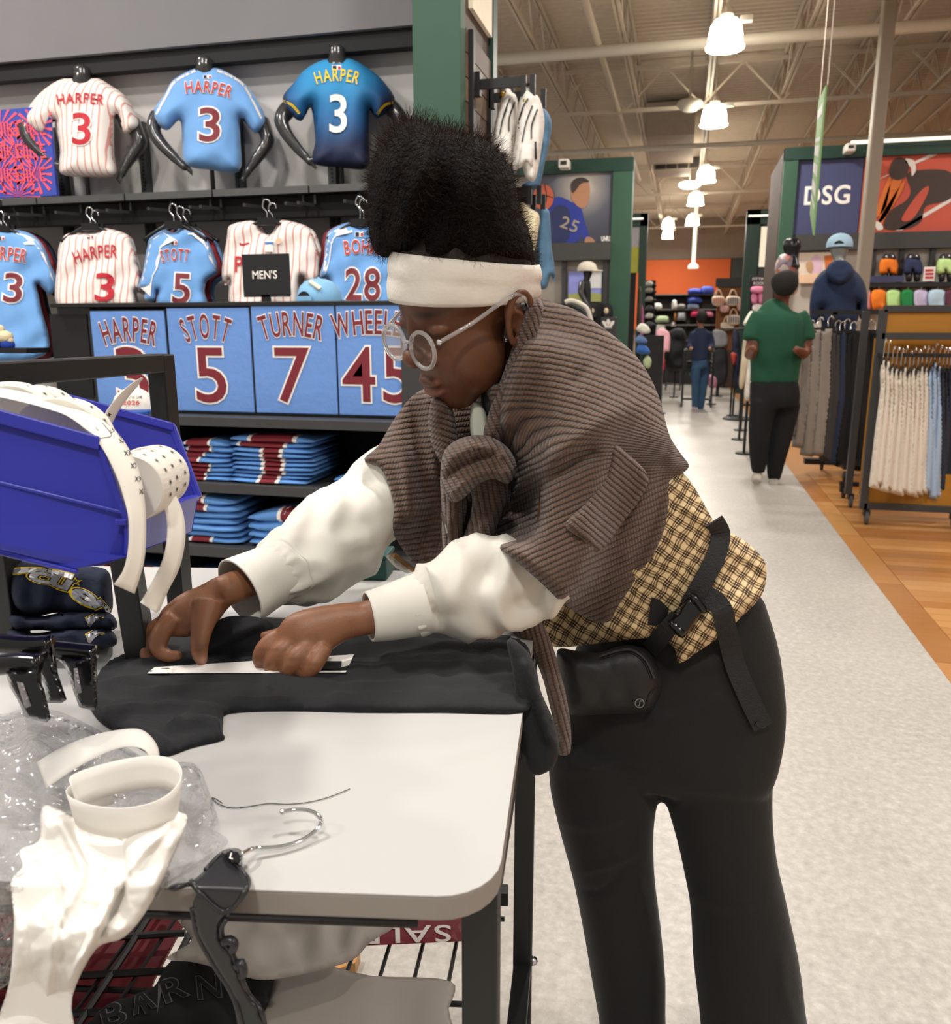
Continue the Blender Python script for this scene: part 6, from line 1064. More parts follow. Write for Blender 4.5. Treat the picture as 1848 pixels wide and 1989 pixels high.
def strip(name, A, B, ZA, ZB, lab, prints=(), mat=LBL):
    A = np.c_[np.array(zA(A)), np.linspace(*ZA, len(A))]; B = np.c_[np.array(zA(B)), np.linspace(*ZB, len(B))]; V, f = surf(A, B, lambda q: at(*q), 40, 4); t = thing(name, lab, 'label strip', V[np.argmin(V[:, 2])], group='label strips from the bin'); o = solid(mk('strip', V, f, mat, t, smooth=True), .0006); bv = bvh_of(V, f)
    for s_, x, y, h, rot in prints: V2, f2 = word2d(s_, h*1.35, None, .016, 0, .08, cond=.75); stamp('size_print', V2, f2, x/3.617, 650+y/3.617, bv, INK, t, .0012, rot=radians(rot))
    return t, bv
t, bv = strip('label_strip', [(-200, 410), (0, 440), (180, 480), (330, 520), (480, 575), (640, 700), (740, 830), (830, 1020), (880, 1180), (905, 1300), (905, 1480), (870, 1650), (800, 1755)], [(-200, 345), (0, 375), (230, 420), (420, 490), (600, 545), (750, 620), (850, 720), (930, 850), (990, 1000), (1020, 1200), (1025, 1400), (1010, 1600), (945, 1820)], (.74, .685), (.78, .70), 'long label strip curling over the front of the bin', [('XXS', 912, 845, 7.5, 8), ('XXS', 957, 935, 7.5, 5), ('XXS', 985, 1030, 7.5, 0), ('XS', 862, 758, 7, 15), ('XS', 1000, 1118, 7, 0), ('LS', 795, 685, 6, 25), ('L', 690, 672, 6, 25), ('L', 620, 620, 5, 25), ('L', 545, 578, 5, 25), ('L', 465, 548, 5, 20), ('L', 390, 522, 5, 20), ('L', 315, 500, 5, 15), ('L', 240, 480, 5, 12), ('L', 165, 458, 5, 10), ('L', 95, 432, 5, 10)])
for P in ([(0, 408), (200, 445), (420, 505), (560, 540), (700, 605), (785, 700)], [(785, 700), (770, 718), (700, 728)], [(0, 445), (180, 490), (400, 560), (560, 640), (690, 728)]): V2, f2 = ribbon(zA(P), 1.4); stamp('printed_border', V2, f2, 0, 0, bv, INK, t, .001)
strip('label_strip', [(1040, 980), (1085, 1060), (1130, 1150), (1165, 1260), (1175, 1400), (1150, 1560), (1090, 1700), (1000, 1860), (985, 1880)], [(1120, 940), (1190, 1060), (1260, 1180), (1295, 1300), (1300, 1450), (1260, 1640), (1180, 1800), (1120, 1940), (1100, 1955)], (.80, .76), (.82, .775), 'second label strip hanging right of the first')
strip('label_strip', [(725, 585), (760, 520), (850, 410), (930, 340), (1000, 300)], [(790, 622), (830, 540), (900, 440), (950, 380), (1005, 306)], (.82, .83), (.84, .84), 'loose label strip end sticking up out of the bin', [('M', 780, 570, 6, 60)])
strip('label_strip', [(-60, 380), (120, 365), (260, 400), (360, 470)], [(-60, 340), (100, 330), (250, 365), (380, 490)], (.8, .82), (.85, .86), 'yellowed loose strip loop at the back of the bin')
# ---- navy sweatshirt pile behind the bin
NVY = M('sweat_navy', '#1a2236', .9, var=.15, bump=.15, bs=120)
t = thing('folded_sweatshirt', 'upper folded navy sweatshirt with silver and gold script', 'sweatshirt', atz(110, 1240, TZ), group='navy sweatshirts under the bin'); V, f, _ = inflate([(2, 1098), (60, 1085), (130, 1098), (205, 1105), (218, 1145), (216, 1190), (180, 1198), (110, 1190), (60, 1200), (20, 1175)], plZ(1.12), .05, 26, 1, step=8, disp=fabric_noise(3, .008, .04)); mk('cloth', V, f, NVY, t, smooth=True); bv = bvh_of(V, f)
for s_, cx, cy, h, wd, rot in (('c', 75, 1130, 30, 40, -12), ('u', 112, 1140, 32, 34, -20), ('e', 155, 1168, 36, 44, -30), ('r', 188, 1185, 30, 28, -50)):
    for mt, off, ep in (('yellow_print', .085, .002), ('navy_cloth', .055, .0028), ('print_silver2', .03, .0036)): V2, f2 = word2d(s_, h, wd, off, 0, slant=.25); stamp('script_print', V2, f2, cx, cy, bv, MATS.get(mt) or M(mt, '#a8a9ad', .35, metal=.5), t, ep, rot=radians(rot))
for P in ([(18, 1110), (70, 1108), (125, 1116), (142, 1122)],):
    V2, f2 = ribbon(P, 14); stamp('script_print', V2, f2, 0, 0, bv, MATS['yellow_print'], t, .002); V2, f2 = ribbon(P, 9); stamp('script_print', V2, f2, 0, 0, bv, MATS['print_silver2'], t, .003)
a_ = np.arange(10)*pi/5+.3; r_ = np.where(np.arange(10) % 2 == 0, 15, 6); stamp('star_print', np.c_[np.cos(a_)*r_, np.sin(a_)*r_*.6], [tuple(range(10))], 146, 1130, bv, MATS['yellow_print'], t, .002); stamp('star_print', np.c_[np.cos(a_)*r_*.6, np.sin(a_)*r_*.36], [tuple(range(10))], 146, 1130, bv, NVY, t, .003)
for i, (yy, hh) in enumerate(((1190, 34), (1222, 34))):
    t = thing('folded_sweatshirt', ('middle' if i == 0 else 'bottom')+' folded navy sweatshirt under the bin', 'sweatshirt', atz(110, 1250+i*10, TZ), group='navy sweatshirts under the bin'); V, f, _ = inflate([(15, yy), (70, yy+8), (140, yy-4), (205, yy-2), (226, yy+14), (220, yy+hh), (150, yy+hh+6), (80, yy+hh), (25, yy+hh)], plZ(1.10-.01*i), .05, 18, 1, step=8, disp=fabric_noise(9+i, .006, .05)); mk('cloth', V, f, NVY, t, smooth=True); bv = bvh_of(V, f)
    for P, w_, mt, ep in (([(168, yy+16), (188, yy+6), (204, yy+2)], 14, 'yellow_print', .002), ([(168, yy+16), (188, yy+6), (203, yy+3)], 8, 'print_silver2', .003), ([(172, yy+26), (182, yy+14)][:] + [(190, yy+8)], 7, 'print_silver2', .003)): V2, f2 = ribbon(P, w_); stamp('script_print', V2, f2, 0, 0, bv, MATS[mt], t, ep)
# ---- trouser clips
GB = M('gloss_black', '#0f0f10', .18, var=.1, coat=.4); zB = lambda L: [(x/4.017, 1060+y/4.017) for x, y in L]
for i, (ol, slot, rod, Z, lab) in enumerate((([(430, 860), (480, 868), (620, 885), (740, 840), (748, 1000), (762, 1235), (738, 1288), (618, 1262), (560, 1100), (520, 960)], [(575, 960), (605, 950), (640, 1150), (590, 1150)], [(745, 845), (600, 830), (420, 810), (300, 790)], .80, 'rightmost black clip of the trouser hangers'), ([(40, 978), (110, 972), (190, 980), (300, 930), (312, 1060), (348, 1120), (398, 1350), (362, 1382), (200, 1342), (135, 1200), (75, 1100)], [(130, 1060), (180, 1070), (245, 1250), (195, 1270)], [(300, 930), (150, 918), (0, 930), (-150, 950)], .70, 'front black clip resting on the plastic bag'), ([(140, 822), (290, 832), (400, 768), (415, 900), (440, 960), (522, 1200), (485, 1228), (370, 1228), (350, 1100), (300, 980)], [(0, 0)], [(400, 770), (250, 780), (60, 770), (-150, 760)], .75, 'middle black clip behind the front one'))):
    t = thing('hanger_clip', lab, 'hanger clip', at(*zB([ol[-4]])[0], Z), group='black trouser clips'); V, f, _ = inflate(zB(ol), plZ(Z), .009, 8, 1, step=5, sharp=True, disp=lambda U: np.zeros(len(U))); bev(mk('jaw', V, f, GB, t, smooth=False), .001)
    if len(slot) > 1: V, f, _ = inflate(zB(slot), plZ(Z-.0095), .0015, 2, .5, step=4, sharp=True); mk('slot', V, f, M('slot_grey', '#8b8688', .3, metal=.4), t); V, f, _ = inflate([(x+(-1 if k_ in (1, 2) else 4), y-4) for k_, (x, y) in enumerate(zB(slot))], plZ(Z-.0085), .002, 2, .5, step=4, sharp=True); mk('slot_frame', V, f, MATS['black_matte'], t)
    P = [at(x, y, Z+.01) for x, y in zB(rod)]; MB().tube(cr(P, 4), .009, 10).mk('hanger_bar', GB, t, smooth=True)
    e = zB([ol[2], ol[3], ol[4]]); P = [at(e[0][0], e[0][1], Z-.004), at(e[1][0], e[1][1], Z+.02), at(e[2][0], e[2][1]+18, Z+.02), at(e[0][0]+4, e[0][1]+25, Z-.004)]; MB().add(P+[np.array(p)+FW*.004 for p in P], [(0, 1, 2, 3), (7, 6, 5, 4), (0, 4, 5, 1), (1, 5, 6, 2), (2, 6, 7, 3), (3, 7, 4, 0)]).mk('side_flange', GB, t)
# ---- plastic bag, paper, strips, hanger
k = NT('clear_film'); nz = k.n('ShaderNodeTexNoise', {'Vector': k.n('ShaderNodeTexCoord').outputs['Object'], 'Scale': 16.0, 'Detail': 3.0, 'Distortion': 1.5}); bp = k.n('ShaderNodeBump', {'Height': nz.outputs[0], 'Strength': 1.0, 'Distance': .02})
gl = k.n('ShaderNodeBsdfGlossy', {'Color': (1, 1, 1, 1), 'Roughness': .12, 'Normal': bp.outputs[0]}); tr = k.n('ShaderNodeBsdfTransparent', {'Color': (.93, .93, .94, 1)}); lw = k.n('ShaderNodeLayerWeight', {'Blend': .35, 'Normal': bp.outputs[0]}); ms = k.n('ShaderNodeMixShader', {0: k.math('MULTIPLY_ADD', lw.outputs['Facing'], .38, .035), 1: tr.outputs[0], 2: gl.outputs[0]}); k.l(ms.outputs[0], k.t.nodes['Material Output'].inputs[0]); FILM = k.m
zC = lambda L: [(x/2.567, 1360+y/2.567) for x, y in L]
edgeD = lambda y: zD(y, .0)
def zt(x, y, lift=.012):
    """depth of the table top along a line of sight; in front of the table edge the thing hangs down"""
    p = atz(x, y, TZ+lift); b_ = (p-TC)@np.array([-TXv[1], TXv[0], 0])
    if b_ > -.016: return depth(p)
    d = ray(x, y); nv = np.array([-TXv[1], TXv[0], 0]); return float((TC-nv*.016-CAM)@nv/(d@nv))
def lying(name, ol, T, R, mat, lab, cat, disp, lift=.012, step=9, back=.5, part='sheet', smooth=True):
    P = np.asarray(ol); c = P.mean(0); t = thing(name, lab, cat, at(c[0], c[1], zt(c[0], c[1], 0))); V, f, _ = inflate(ol, plZ(lambda x, y: zt(x, y, lift)), T, R, back, step=step, disp=disp); mk(part, V, f, mat, t, smooth=smooth); return t, bvh_of(V, f)
lying('plastic_bag', zC([(-300, 60), (0, 70), (110, 45), (270, 50), (400, 100), (560, 190), (715, 290), (720, 340), (960, 310), (1040, 450), (1090, 610), (1060, 640), (1140, 710), (990, 830), (830, 930), (760, 1000), (500, 900), (300, 800), (120, 1000), (60, 1400), (-300, 1400)]), .03, 30, FILM, 'clear crumpled plastic bag on the near left of the table', 'plastic bag', crumple(8, .03, .07), lift=.006, step=8, part='film', smooth=False)
OPP = [(93, 1563), (78, 1582), (74, 1633), (37, 1652), (43, 1683), (21, 1714), (27, 1788), (19, 1905), (-6, 2030), (136, 2030), (140, 1937), (187, 1843), (242, 1820), (296, 1750), (362, 1602), (350, 1578), (331, 1578), (240, 1606), (156, 1590)]
t = thing('crumpled_paper', 'white crumpled paper sheet hanging off the near table edge', 'paper', at(80, 2000, .6)); V, f, _ = inflate(OPP, plZ(lambda x, y: float(np.interp(y, [1560, 1640, 1720, 1800, 1989, 2040], [.675, .632, .600, .590, .605, .61]))), .004, 25, .5, step=5, disp=lambda U: crumple(21, .03, .022)(U)+crumple(5, .012, .06)(U)+crease(U, [([(120, 1600), (160, 1700), (110, 1800), (90, 1950)], 10, .012), ([(330, 1600), (250, 1690), (200, 1780), (140, 1900)], 9, .012), ([(230, 1640), (240, 1720), (190, 1830)], 7, -.012), ([(60, 1680), (110, 1720), (120, 1800)], 7, -.01)])); mk('sheet', V, f, PAPER, t, smooth=True)
A = zC([(185, 310), (300, 240), (450, 180), (600, 148), (710, 150), (780, 220), (795, 300), (785, 390)]); B = zC([(232, 440), (330, 370), (450, 300), (560, 250), (640, 232), (715, 245), (755, 300), (783, 392)])
V, f = surf(np.c_[np.array(A), [.735, .73, .725, .72, .72, .715, .71, .705]], np.c_[np.array(B), [.70, .70, .70, .70, .70, .70, .70, .70]], lambda q: at(*q), 40, 4); t = thing('paper_band', 'white paper strip arching over the plastic bag', 'paper strip', V[np.argmin(V[:, 2])]); solid(mk('strip', V, f, PAPER, t, smooth=True), .0006)
c = atz(252, 1590, TZ+.035); t = thing('paper_ring', 'white paper strip coiled in a ring on the crumpled paper', 'paper strip', c); V = []; n = 60; RR = 98*depth(c)/FP
for i in range(n):
    a_ = 2.2+2*pi*1.25*i/(n-1); r_ = RR*(1-.10*i/n); p = c+RT*r_*cos(a_)*1.02+HD*r_*sin(a_)*.78+UZ*(.012*i/n+.003*sin(a_*2))
    for j in range(4): V.append(p+UZ*(.028*j/3)+(RT*cos(a_)+HD*sin(a_))*.004*j/3)
solid(mk('strip', V, [(i*4+j, i*4+j+1, (i+1)*4+j+1, (i+1)*4+j) for i in range(n-1) for j in range(3)], PAPER, t, smooth=True), .0006)
t = thing('plastic_hanger', 'black plastic hanger with chrome hook hanging off the table edge', 'hanger', at(470, 1700, .63)); HP = M('hanger_char', '#232326', .35, var=.1, coat=.2)
ol = [(428, 1658), (445, 1648), (470, 1652), (471, 1688), (484, 1712), (484, 1728), (470, 1752), (440, 1782), (427, 1800), (432, 1828), (452, 1856), (478, 1925), (505, 1960), (520, 2030), (472, 2030), (450, 1935), (410, 1870), (380, 1810), (374, 1760), (382, 1732), (366, 1722), (340, 1732), (326, 1726), (340, 1716), (370, 1712), (398, 1690)]
V, f, _ = inflate(ol, plZ(lambda x, y: zt(x, y, .012)-.002), .007, 6, .8, step=6); mk('body', V, f, HP, t, smooth=True); bv = bvh_of(V, f)
for i, P in enumerate(([(400, 1690), (440, 1655), (468, 1690), (482, 1720), (440, 1770), (395, 1740), (372, 1712)], [(374, 1762), (384, 1815), (415, 1872), (455, 1938), (478, 2025)], [(440, 1785), (430, 1803), (436, 1830), (455, 1860), (480, 1928), (508, 1965), (518, 2025)])):
    q = [];
    for x, y in cr(np.array(P, float), 6): d = ray(x, y); h = bv.ray_cast(Vector(CAM), Vector(d)); q.append(np.array(h[0]) if h[0] else at(x, y, zt(x, y, .012)-.006))
    MB().tube(q, .0022, 7).mk('rim', HP, t, smooth=True)
for P in ([(433, 1830), (448, 1826), (456, 1836), (450, 1848)], [(460, 1878), (468, 1870), (474, 1890), (466, 1895)]): MB().tube(cr([at(x, y, zt(x, y)-.01) for x, y in P], 3), .0035, 6).mk('notch', HP, t, smooth=True)
V, f, _ = inflate([(430, 1658), (446, 1647), (468, 1652), (472, 1668), (466, 1682), (448, 1674)], plZ(lambda x, y: zt(x, y, .012)-.012), .006, 4, 1, step=4, sharp=True); mk('size_cube', V, f, GB, t); V2, f2 = word2d('L', 12, 7, .01, 0); stamp('size_letter', V2, f2, 449, 1668, bvh_of(V, f), MATS['white_print'], t, .0008, rot=-.3)
MB().tube(cr([atz(x, y, TZ+z) for x, y, z in ((468, 1660, .014), (488, 1650, .012), (500, 1648, .008), (545, 1645, .006), (585, 1633, .006), (612, 1615, .008), (624, 1598, .012), (617, 1583, .016), (597, 1574, .018), (572, 1573, .018), (550, 1577, .018))], 6), .0019, 10).mk('hook', MATS['chrome'], t, smooth=True); MB().ell(atz(549, 1577, TZ+.018), np.eye(3), (.0028, .0028, .0028), 10, 8).mk('hook_tip', MATS['chrome'], t, smooth=True)
P = [atz(x, y, TZ+.001) for x, y in ((432, 1560), (420, 1552), (412, 1550), (425, 1562), (450, 1569), (480, 1567), (520, 1561), (560, 1562), (600, 1558), (640, 1548), (680, 1532))]; MB().tube(cr(P, 6), .0004, 5).mk('loose_thread', MATS['black_matte'], label='single dark thread lying on the white table top', cat='thread')
# ================================================================ the person at the table
from mathutils import noise as mnoise
PER = thing('person', 'person in brown knit shawl, white sleeves and headband leaning over the table', 'person', atD(1330, 1990, 1.27)*np.array([1, 1, 0]))
rows = lambda L, k_=0: [(x, y, zD(y, D), r, fl) for x, y, D, r, fl in L]
# ---- cloth materials
def knit(name, hi, lo, period=10.5, stitch=6.0, strength=.9):
    k = NT(name); uv = k.n('ShaderNodeUVMap'); s_ = k.n('ShaderNodeSeparateXYZ', {0: uv.outputs[0]}); nz = k.n('ShaderNodeTexNoise', {'Vector': uv.outputs[0], 'Scale': .05, 'Detail': 2.0})
    v = k.math('ADD', s_.outputs[1], k.math('MULTIPLY', nz.outputs[0], 5.0)); rib = k.math('ABSOLUTE', k.math('SINE', k.math('MULTIPLY', v, pi/period)))
    st = k.math('ABSOLUTE', k.math('SINE', k.math('ADD', k.math('MULTIPLY', s_.outputs[0], pi/stitch), k.math('MULTIPLY', v, pi/period*.5)))); n2 = k.n('ShaderNodeTexNoise', {'Vector': uv.outputs[0], 'Scale': .35, 'Detail': 3.0})
    h = k.math('ADD', k.math('POWER', rib, .6), k.math('ADD', k.math('MULTIPLY', st, .22), k.math('MULTIPLY', n2.outputs[0], .5)))
    k.l(k.ramp(k.math('MULTIPLY', h, .55), [(.15, lo), (.5, '#442f24'), (.85, hi)]), k.b.inputs['Base Color']); k.b.inputs['Roughness'].default_value = .9; k.b.inputs['Sheen Weight'].default_value = .25  # shade between ribs put into the colour: valleys dark, crests light
    bp = k.n('ShaderNodeBump', {'Height': h, 'Strength': strength, 'Distance': .004}); k.l(bp.outputs[0], k.b.inputs['Normal']); MATS[name] = k.m; return k.m
KNIT = knit('brown_knit', '#6b4f3e', '#1c120d')
k = NT('plaid'); uv = k.n('ShaderNodeUVMap'); dn = k.n('ShaderNodeTexNoise', {'Vector': uv.outputs[0], 'Scale': .03, 'Detail': 2.0}); va = k.n('ShaderNodeVectorMath', {0: dn.outputs['Color'], 1: (14, 14, 0)}, operation='MULTIPLY'); vb = k.n('ShaderNodeVectorMath', {0: uv.outputs[0], 1: va.outputs[0]}, operation='ADD')
s_ = k.n('ShaderNodeSeparateXYZ', {0: vb.outputs[0]})
def stripes(c):
    a = k.math('SINE', k.math('MULTIPLY', c, 2*pi/23.0)); fine = k.math('SINE', k.math('MULTIPLY', c, 2*pi/4.6)); return k.math('MULTIPLY', k.math('GREATER_THAN', a, -.3), k.math('MULTIPLY_ADD', k.math('GREATER_THAN', fine, -.2), .75, .2))
sm_ = k.math('MULTIPLY', k.math('ADD', stripes(s_.outputs[0]), stripes(s_.outputs[1])), .58); nz = k.n('ShaderNodeTexNoise', {'Vector': uv.outputs[0], 'Scale': .12, 'Detail': 3.0})
k.l(k.ramp(k.math('ADD', sm_, k.math('MULTIPLY_ADD', nz.outputs[0], .3, -.15)), [(.0, '#e2cb9e'), (.28, '#c9ad7a'), (.6, '#6e553b'), (1., '#1e1614')]), k.b.inputs['Base Color']); k.b.inputs['Roughness'].default_value = .85; PLAID = k.m
SLEEVE = M('sleeve_white', '#dcd8cd', .62, var=.03, vs=20, sheen=.25); PANT = M('pant_black', '#151413', .8, var=.12, vs=6, sheen=.1, bump=.1, bs=300); STRAP = M('strap_black', '#1d1d1e', .6, var=.1, bump=.3, bs=400); BAGM = M('bag_black', '#1e1e1e', .55, var=.25, vs=14, bump=.15, bs=60)
# ---- head frame: forward, left, up
hF = -.745*RT-.545*UP-.388*FW; hL = .585*RT-.33*UP-.74*FW; hF /= np.linalg.norm(hF); hL -= hF*(hF@hL); hL /= np.linalg.norm(hL); hU = np.cross(hF, hL); HO = at(920, 584, 1.13); HR = np.c_[hF, hL, hU]
hl = lambda a, b, c: HO+hF*a+hL*b+hU*c
def he(c, r, tilt=0): 
    R = HR if not tilt else HR@np.array([[cos(tilt), 0, sin(tilt)], [0, 1, 0], [-sin(tilt), 0, cos(tilt)]]); b = MB().ell(hl(*c), R, r, 24, 16); return b.V[0], b.F
basehead = fuse([he((.002, 0, .045), (.103, .078, .096)), he((.042, 0, -.03), (.066, .066, .088), -.25), he((.055, 0, .025), (.05, .06, .06)), he((.048, .036, -.052), (.048, .038, .056)), he((.048, -.036, -.052), (.048, .038, .056)), he((.07, 0, -.098), (.033, .042, .032)), he((.085, 0, -.074), (.024, .036, .03))], .004, 45, .5)
head = [basehead, he((.098, 0, .002), (.014, .013, .038), -.22), he((.113, 0, -.026), (.019, .0185, .0155)), he((.103, .0175, -.031), (.014, .012, .011)), he((.103, -.0175, -.031), (.014, .012, .011)), he((.1045, 0, -.068), (.012, .024, .008)), he((.1025, 0, -.083), (.0125, .022, .0095)), he((.084, .034, .006), (.0165, .017, .012)), he((.084, -.034, .006), (.0165, .017, .012))]
# ears
for s_ in (1, -1):
    P = [hl(-.004+.019*cos(a)-.3*.03*sin(a), s_*(.086+.006*(1-cos(a))*.5), -.016+.033*sin(a)) for a in np.linspace(-1.5, 3.9, 22)]; b = MB().tube(cr(np.array(P), 2), .0048, 8); head.append((b.V[0], b.F)); head.append(he((-.004, s_*.080, -.016), (.017, .0045, .03), .25)); head.append(he((.006, s_*.083, -.046), (.009, .006, .009))); b = MB().tube(cr(np.array([hl(.004, s_*.088, .0), hl(-.008, s_*.087, -.012), hl(-.008, s_*.087, -.028), hl(.002, s_*.088, -.036)]), 4), .0035, 7); head.append((b.V[0], b.F)); head.append(he((.014, s_*.083, -.024), (.005, .006, .006)))
body = list(head)
body.append(loft([(952, 660, 1.17, 62), (985, 730, 1.2, 60), (1020, 790, 1.22, 78)], n=20))
TORSO = loft(rows([(1310, 1330, 1.30, 165, .55), (1305, 1190, 1.28, 150, .62), (1265, 1080, 1.26, 148, .68), (1200, 960, 1.24, 148, .7), (1115, 840, 1.22, 146, .72), (1040, 740, 1.19, 112, .75), (1000, 680, 1.18, 62, .8)]), n=28)
body.append(loft(rows([(1310, 1330, 1.27, 130, .5), (1295, 1190, 1.26, 118, .55), (1245, 1080, 1.25, 115, .6), (1180, 960, 1.24, 115, .62), (1100, 840, 1.22, 115, .65), (1035, 740, 1.19, 90, .7), (1000, 680, 1.18, 58, .8)]), n=24))
ARMN = loft(rows([(1150, 770, 1.17, 70, .8), (1130, 830, 1.12, 76, .85), (1115, 930, 1.08, 66, .85), (1095, 1040, 1.05, 56, .85), (1060, 1110, 1.035, 50, .85), (960, 1140, 1.02, 40, .85), (850, 1168, 1.0, 30, .85), (760, 1188, .985, 34, .8), (700, 1203, .978, 33, .75)]), n=20); body.append(ARMN)
ARMF = loft(rows([(930, 830, 1.3, 68, .8), (850, 880, 1.32, 66, .8), (770, 950, 1.3, 58, .85), (700, 1010, 1.24, 48, .85), (600, 1075, 1.16, 38, .85), (540, 1108, 1.1, 29, .85), (455, 1140, 1.04, 31, .8), (430, 1150, 1.03, 31, .75)]), n=20); body.append(ARMF)
def finger(P): body.append(loft(rows([(x, y, D, r*.92, .95) for x, y, D, r in P]), n=12, k=4))
# near hand, closed on the cloth
body.append(loft(rows([(705, 1202, .978, 33, .75), (665, 1208, .974, 37, .68), (625, 1222, .968, 46, .6), (590, 1236, .962, 50, .55), (566, 1248, .958, 44, .5), (548, 1256, .958, 30, .5)]), n=20))
finger([(556, 1228, .968, 17), (530, 1244, .962, 20), (512, 1264, .956, 20), (506, 1282, .958, 17), (514, 1294, .968, 14)]); finger([(575, 1240, .958, 18), (550, 1262, .948, 21), (534, 1282, .944, 20), (528, 1298, .948, 17), (538, 1305, .96, 13)]); finger([(600, 1252, .952, 18), (578, 1277, .940, 21), (564, 1296, .938, 19), (559, 1309, .942, 16), (568, 1314, .955, 12)]); finger([(632, 1256, .952, 18), (612, 1288, .938, 20), (598, 1306, .936, 18), (591, 1316, .940, 15), (598, 1318, .952, 12)])
finger([(610, 1222, .99, 18), (560, 1228, 1.0, 15), (526, 1234, 1.0, 12), (507, 1236, 1.0, 9)])
# far hand, finger and thumb pinching the cloth
body.append(loft(rows([(435, 1146, 1.035, 31, .75), (415, 1162, 1.028, 35, .65), (392, 1180, 1.018, 42, .6), (362, 1196, 1.01, 42, .55), (335, 1208, 1.004, 34, .5), (320, 1216, 1.0, 24, .5)]), n=20))
finger([(340, 1200, 1.0, 21), (318, 1222, .99, 21), (308, 1248, .984, 20), (313, 1266, .98, 17), (330, 1275, .978, 14), (352, 1271, .978, 10)]); finger([(325, 1206, 1.01, 19), (298, 1226, 1.002, 19), (286, 1258, .996, 18), (292, 1284, .99, 16), (318, 1299, .985, 14), (350, 1300, .984, 10)]); finger([(320, 1214, 1.02, 17), (290, 1240, 1.016, 17), (281, 1272, 1.008, 15), (296, 1296, 1.0, 13), (322, 1307, .995, 11), (345, 1309, .992, 9)]); finger([(330, 1220, 1.03, 14), (302, 1250, 1.03, 14), (294, 1276, 1.025, 12), (308, 1296, 1.015, 10), (330, 1304, 1.01, 8)])
finger([(402, 1170, 1.012, 32), (398, 1196, 1.0, 29), (392, 1222, .988, 23), (388, 1250, .978, 19), (388, 1268, .975, 17.5), (392, 1284, .975, 13), (394, 1290, .976, 9)])
for c_, D_ in (((1391, 1500), 1.24), ((1180, 1500), 1.36)): pass
body.append(loft(rows([(1390, 1440, 1.25, 90, .7), (1418, 1680, 1.24, 60, .8), (1450, 1870, 1.23, 45, .8), (1464, 2050, 1.23, 38, .8)]), n=16)); body.append(loft(rows([(1190, 1440, 1.29, 90, .7), (1191, 1700, 1.29, 55, .8), (1220, 1900, 1.29, 42, .8), (1232, 2000, 1.29, 36, .8)]), n=16))
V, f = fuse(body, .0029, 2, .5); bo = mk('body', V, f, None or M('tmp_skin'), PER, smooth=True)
# skin with its own darker and lighter places
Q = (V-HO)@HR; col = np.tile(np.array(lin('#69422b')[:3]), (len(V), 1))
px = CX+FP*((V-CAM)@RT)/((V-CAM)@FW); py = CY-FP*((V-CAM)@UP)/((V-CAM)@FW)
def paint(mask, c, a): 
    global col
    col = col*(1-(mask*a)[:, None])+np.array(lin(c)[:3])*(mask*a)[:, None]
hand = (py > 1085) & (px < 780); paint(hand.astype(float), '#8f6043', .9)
g = lambda c, r: np.exp(-(((Q-np.array(c))/np.array(r))**2).sum(1))
paint(g((.108, 0, -.082), (.02, .024, .012)), '#8a5348', .85); paint(g((.108, 0, -.069), (.02, .026, .008)), '#5f382c', .6); paint(g((.1, 0, -.0745), (.03, .024, .0022)), '#2a1610', .8)
for s_ in (1, -1): paint(g((.1, s_*.034, .03), (.03, .024, .0055)), '#1d110b', .85); paint(g((.095, s_*.034, .0035), (.03, .017, .0032)), '#1a0f0b', .8); paint(g((.098, s_*.034, -.003), (.03, .018, .006)), '#4f2d1d', .5)
nape = 1/(1+np.exp(-(-.055-Q[:, 0]+.25*(Q[:, 2]))/.008)); paint(np.clip(nape, 0, 1)*(np.abs(Q[:, 2]) < .16)*(np.linalg.norm(Q, axis=1) < .16), '#17100d', .92); paint((np.linalg.norm(Q, axis=1) < .2)*np.clip((-.415*Q[:, 0]+.91*(Q[:, 2]-.034))/.008, 0, 1), '#0e0a08', .95)
for x, y in ((394, 1284),): m_ = np.exp(-(((px-x)/9)**2+((py-y)/9)**2))*(((V-CAM)@FW) < 1.06)*hand; paint(m_, '#c08f7c', .8)
for x, y in ((391, 1255), (389, 1262), (540, 1262), (570, 1280), (606, 1290), (512, 1262)): m_ = np.exp(-(((px-x)/16)**2+((py-y)/3.0)**2))*hand; paint(m_, '#3f2418', .4)
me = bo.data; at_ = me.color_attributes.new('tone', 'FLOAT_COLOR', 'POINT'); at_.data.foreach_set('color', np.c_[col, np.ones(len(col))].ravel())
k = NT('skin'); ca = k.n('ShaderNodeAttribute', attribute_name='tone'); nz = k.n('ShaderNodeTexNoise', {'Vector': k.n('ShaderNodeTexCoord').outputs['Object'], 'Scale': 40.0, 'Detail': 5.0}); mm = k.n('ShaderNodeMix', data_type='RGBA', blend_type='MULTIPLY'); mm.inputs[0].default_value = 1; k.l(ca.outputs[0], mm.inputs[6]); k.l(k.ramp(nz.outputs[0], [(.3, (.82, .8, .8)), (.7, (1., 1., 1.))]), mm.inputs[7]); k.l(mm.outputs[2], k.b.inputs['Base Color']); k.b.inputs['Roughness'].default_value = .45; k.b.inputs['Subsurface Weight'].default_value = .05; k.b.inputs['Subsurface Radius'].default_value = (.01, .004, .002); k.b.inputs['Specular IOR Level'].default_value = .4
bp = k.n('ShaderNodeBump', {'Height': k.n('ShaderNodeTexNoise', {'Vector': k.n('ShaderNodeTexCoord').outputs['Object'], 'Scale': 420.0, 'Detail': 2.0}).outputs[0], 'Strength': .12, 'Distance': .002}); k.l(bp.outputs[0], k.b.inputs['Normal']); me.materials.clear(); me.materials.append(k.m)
BODYBV = bvh_of(V, f)
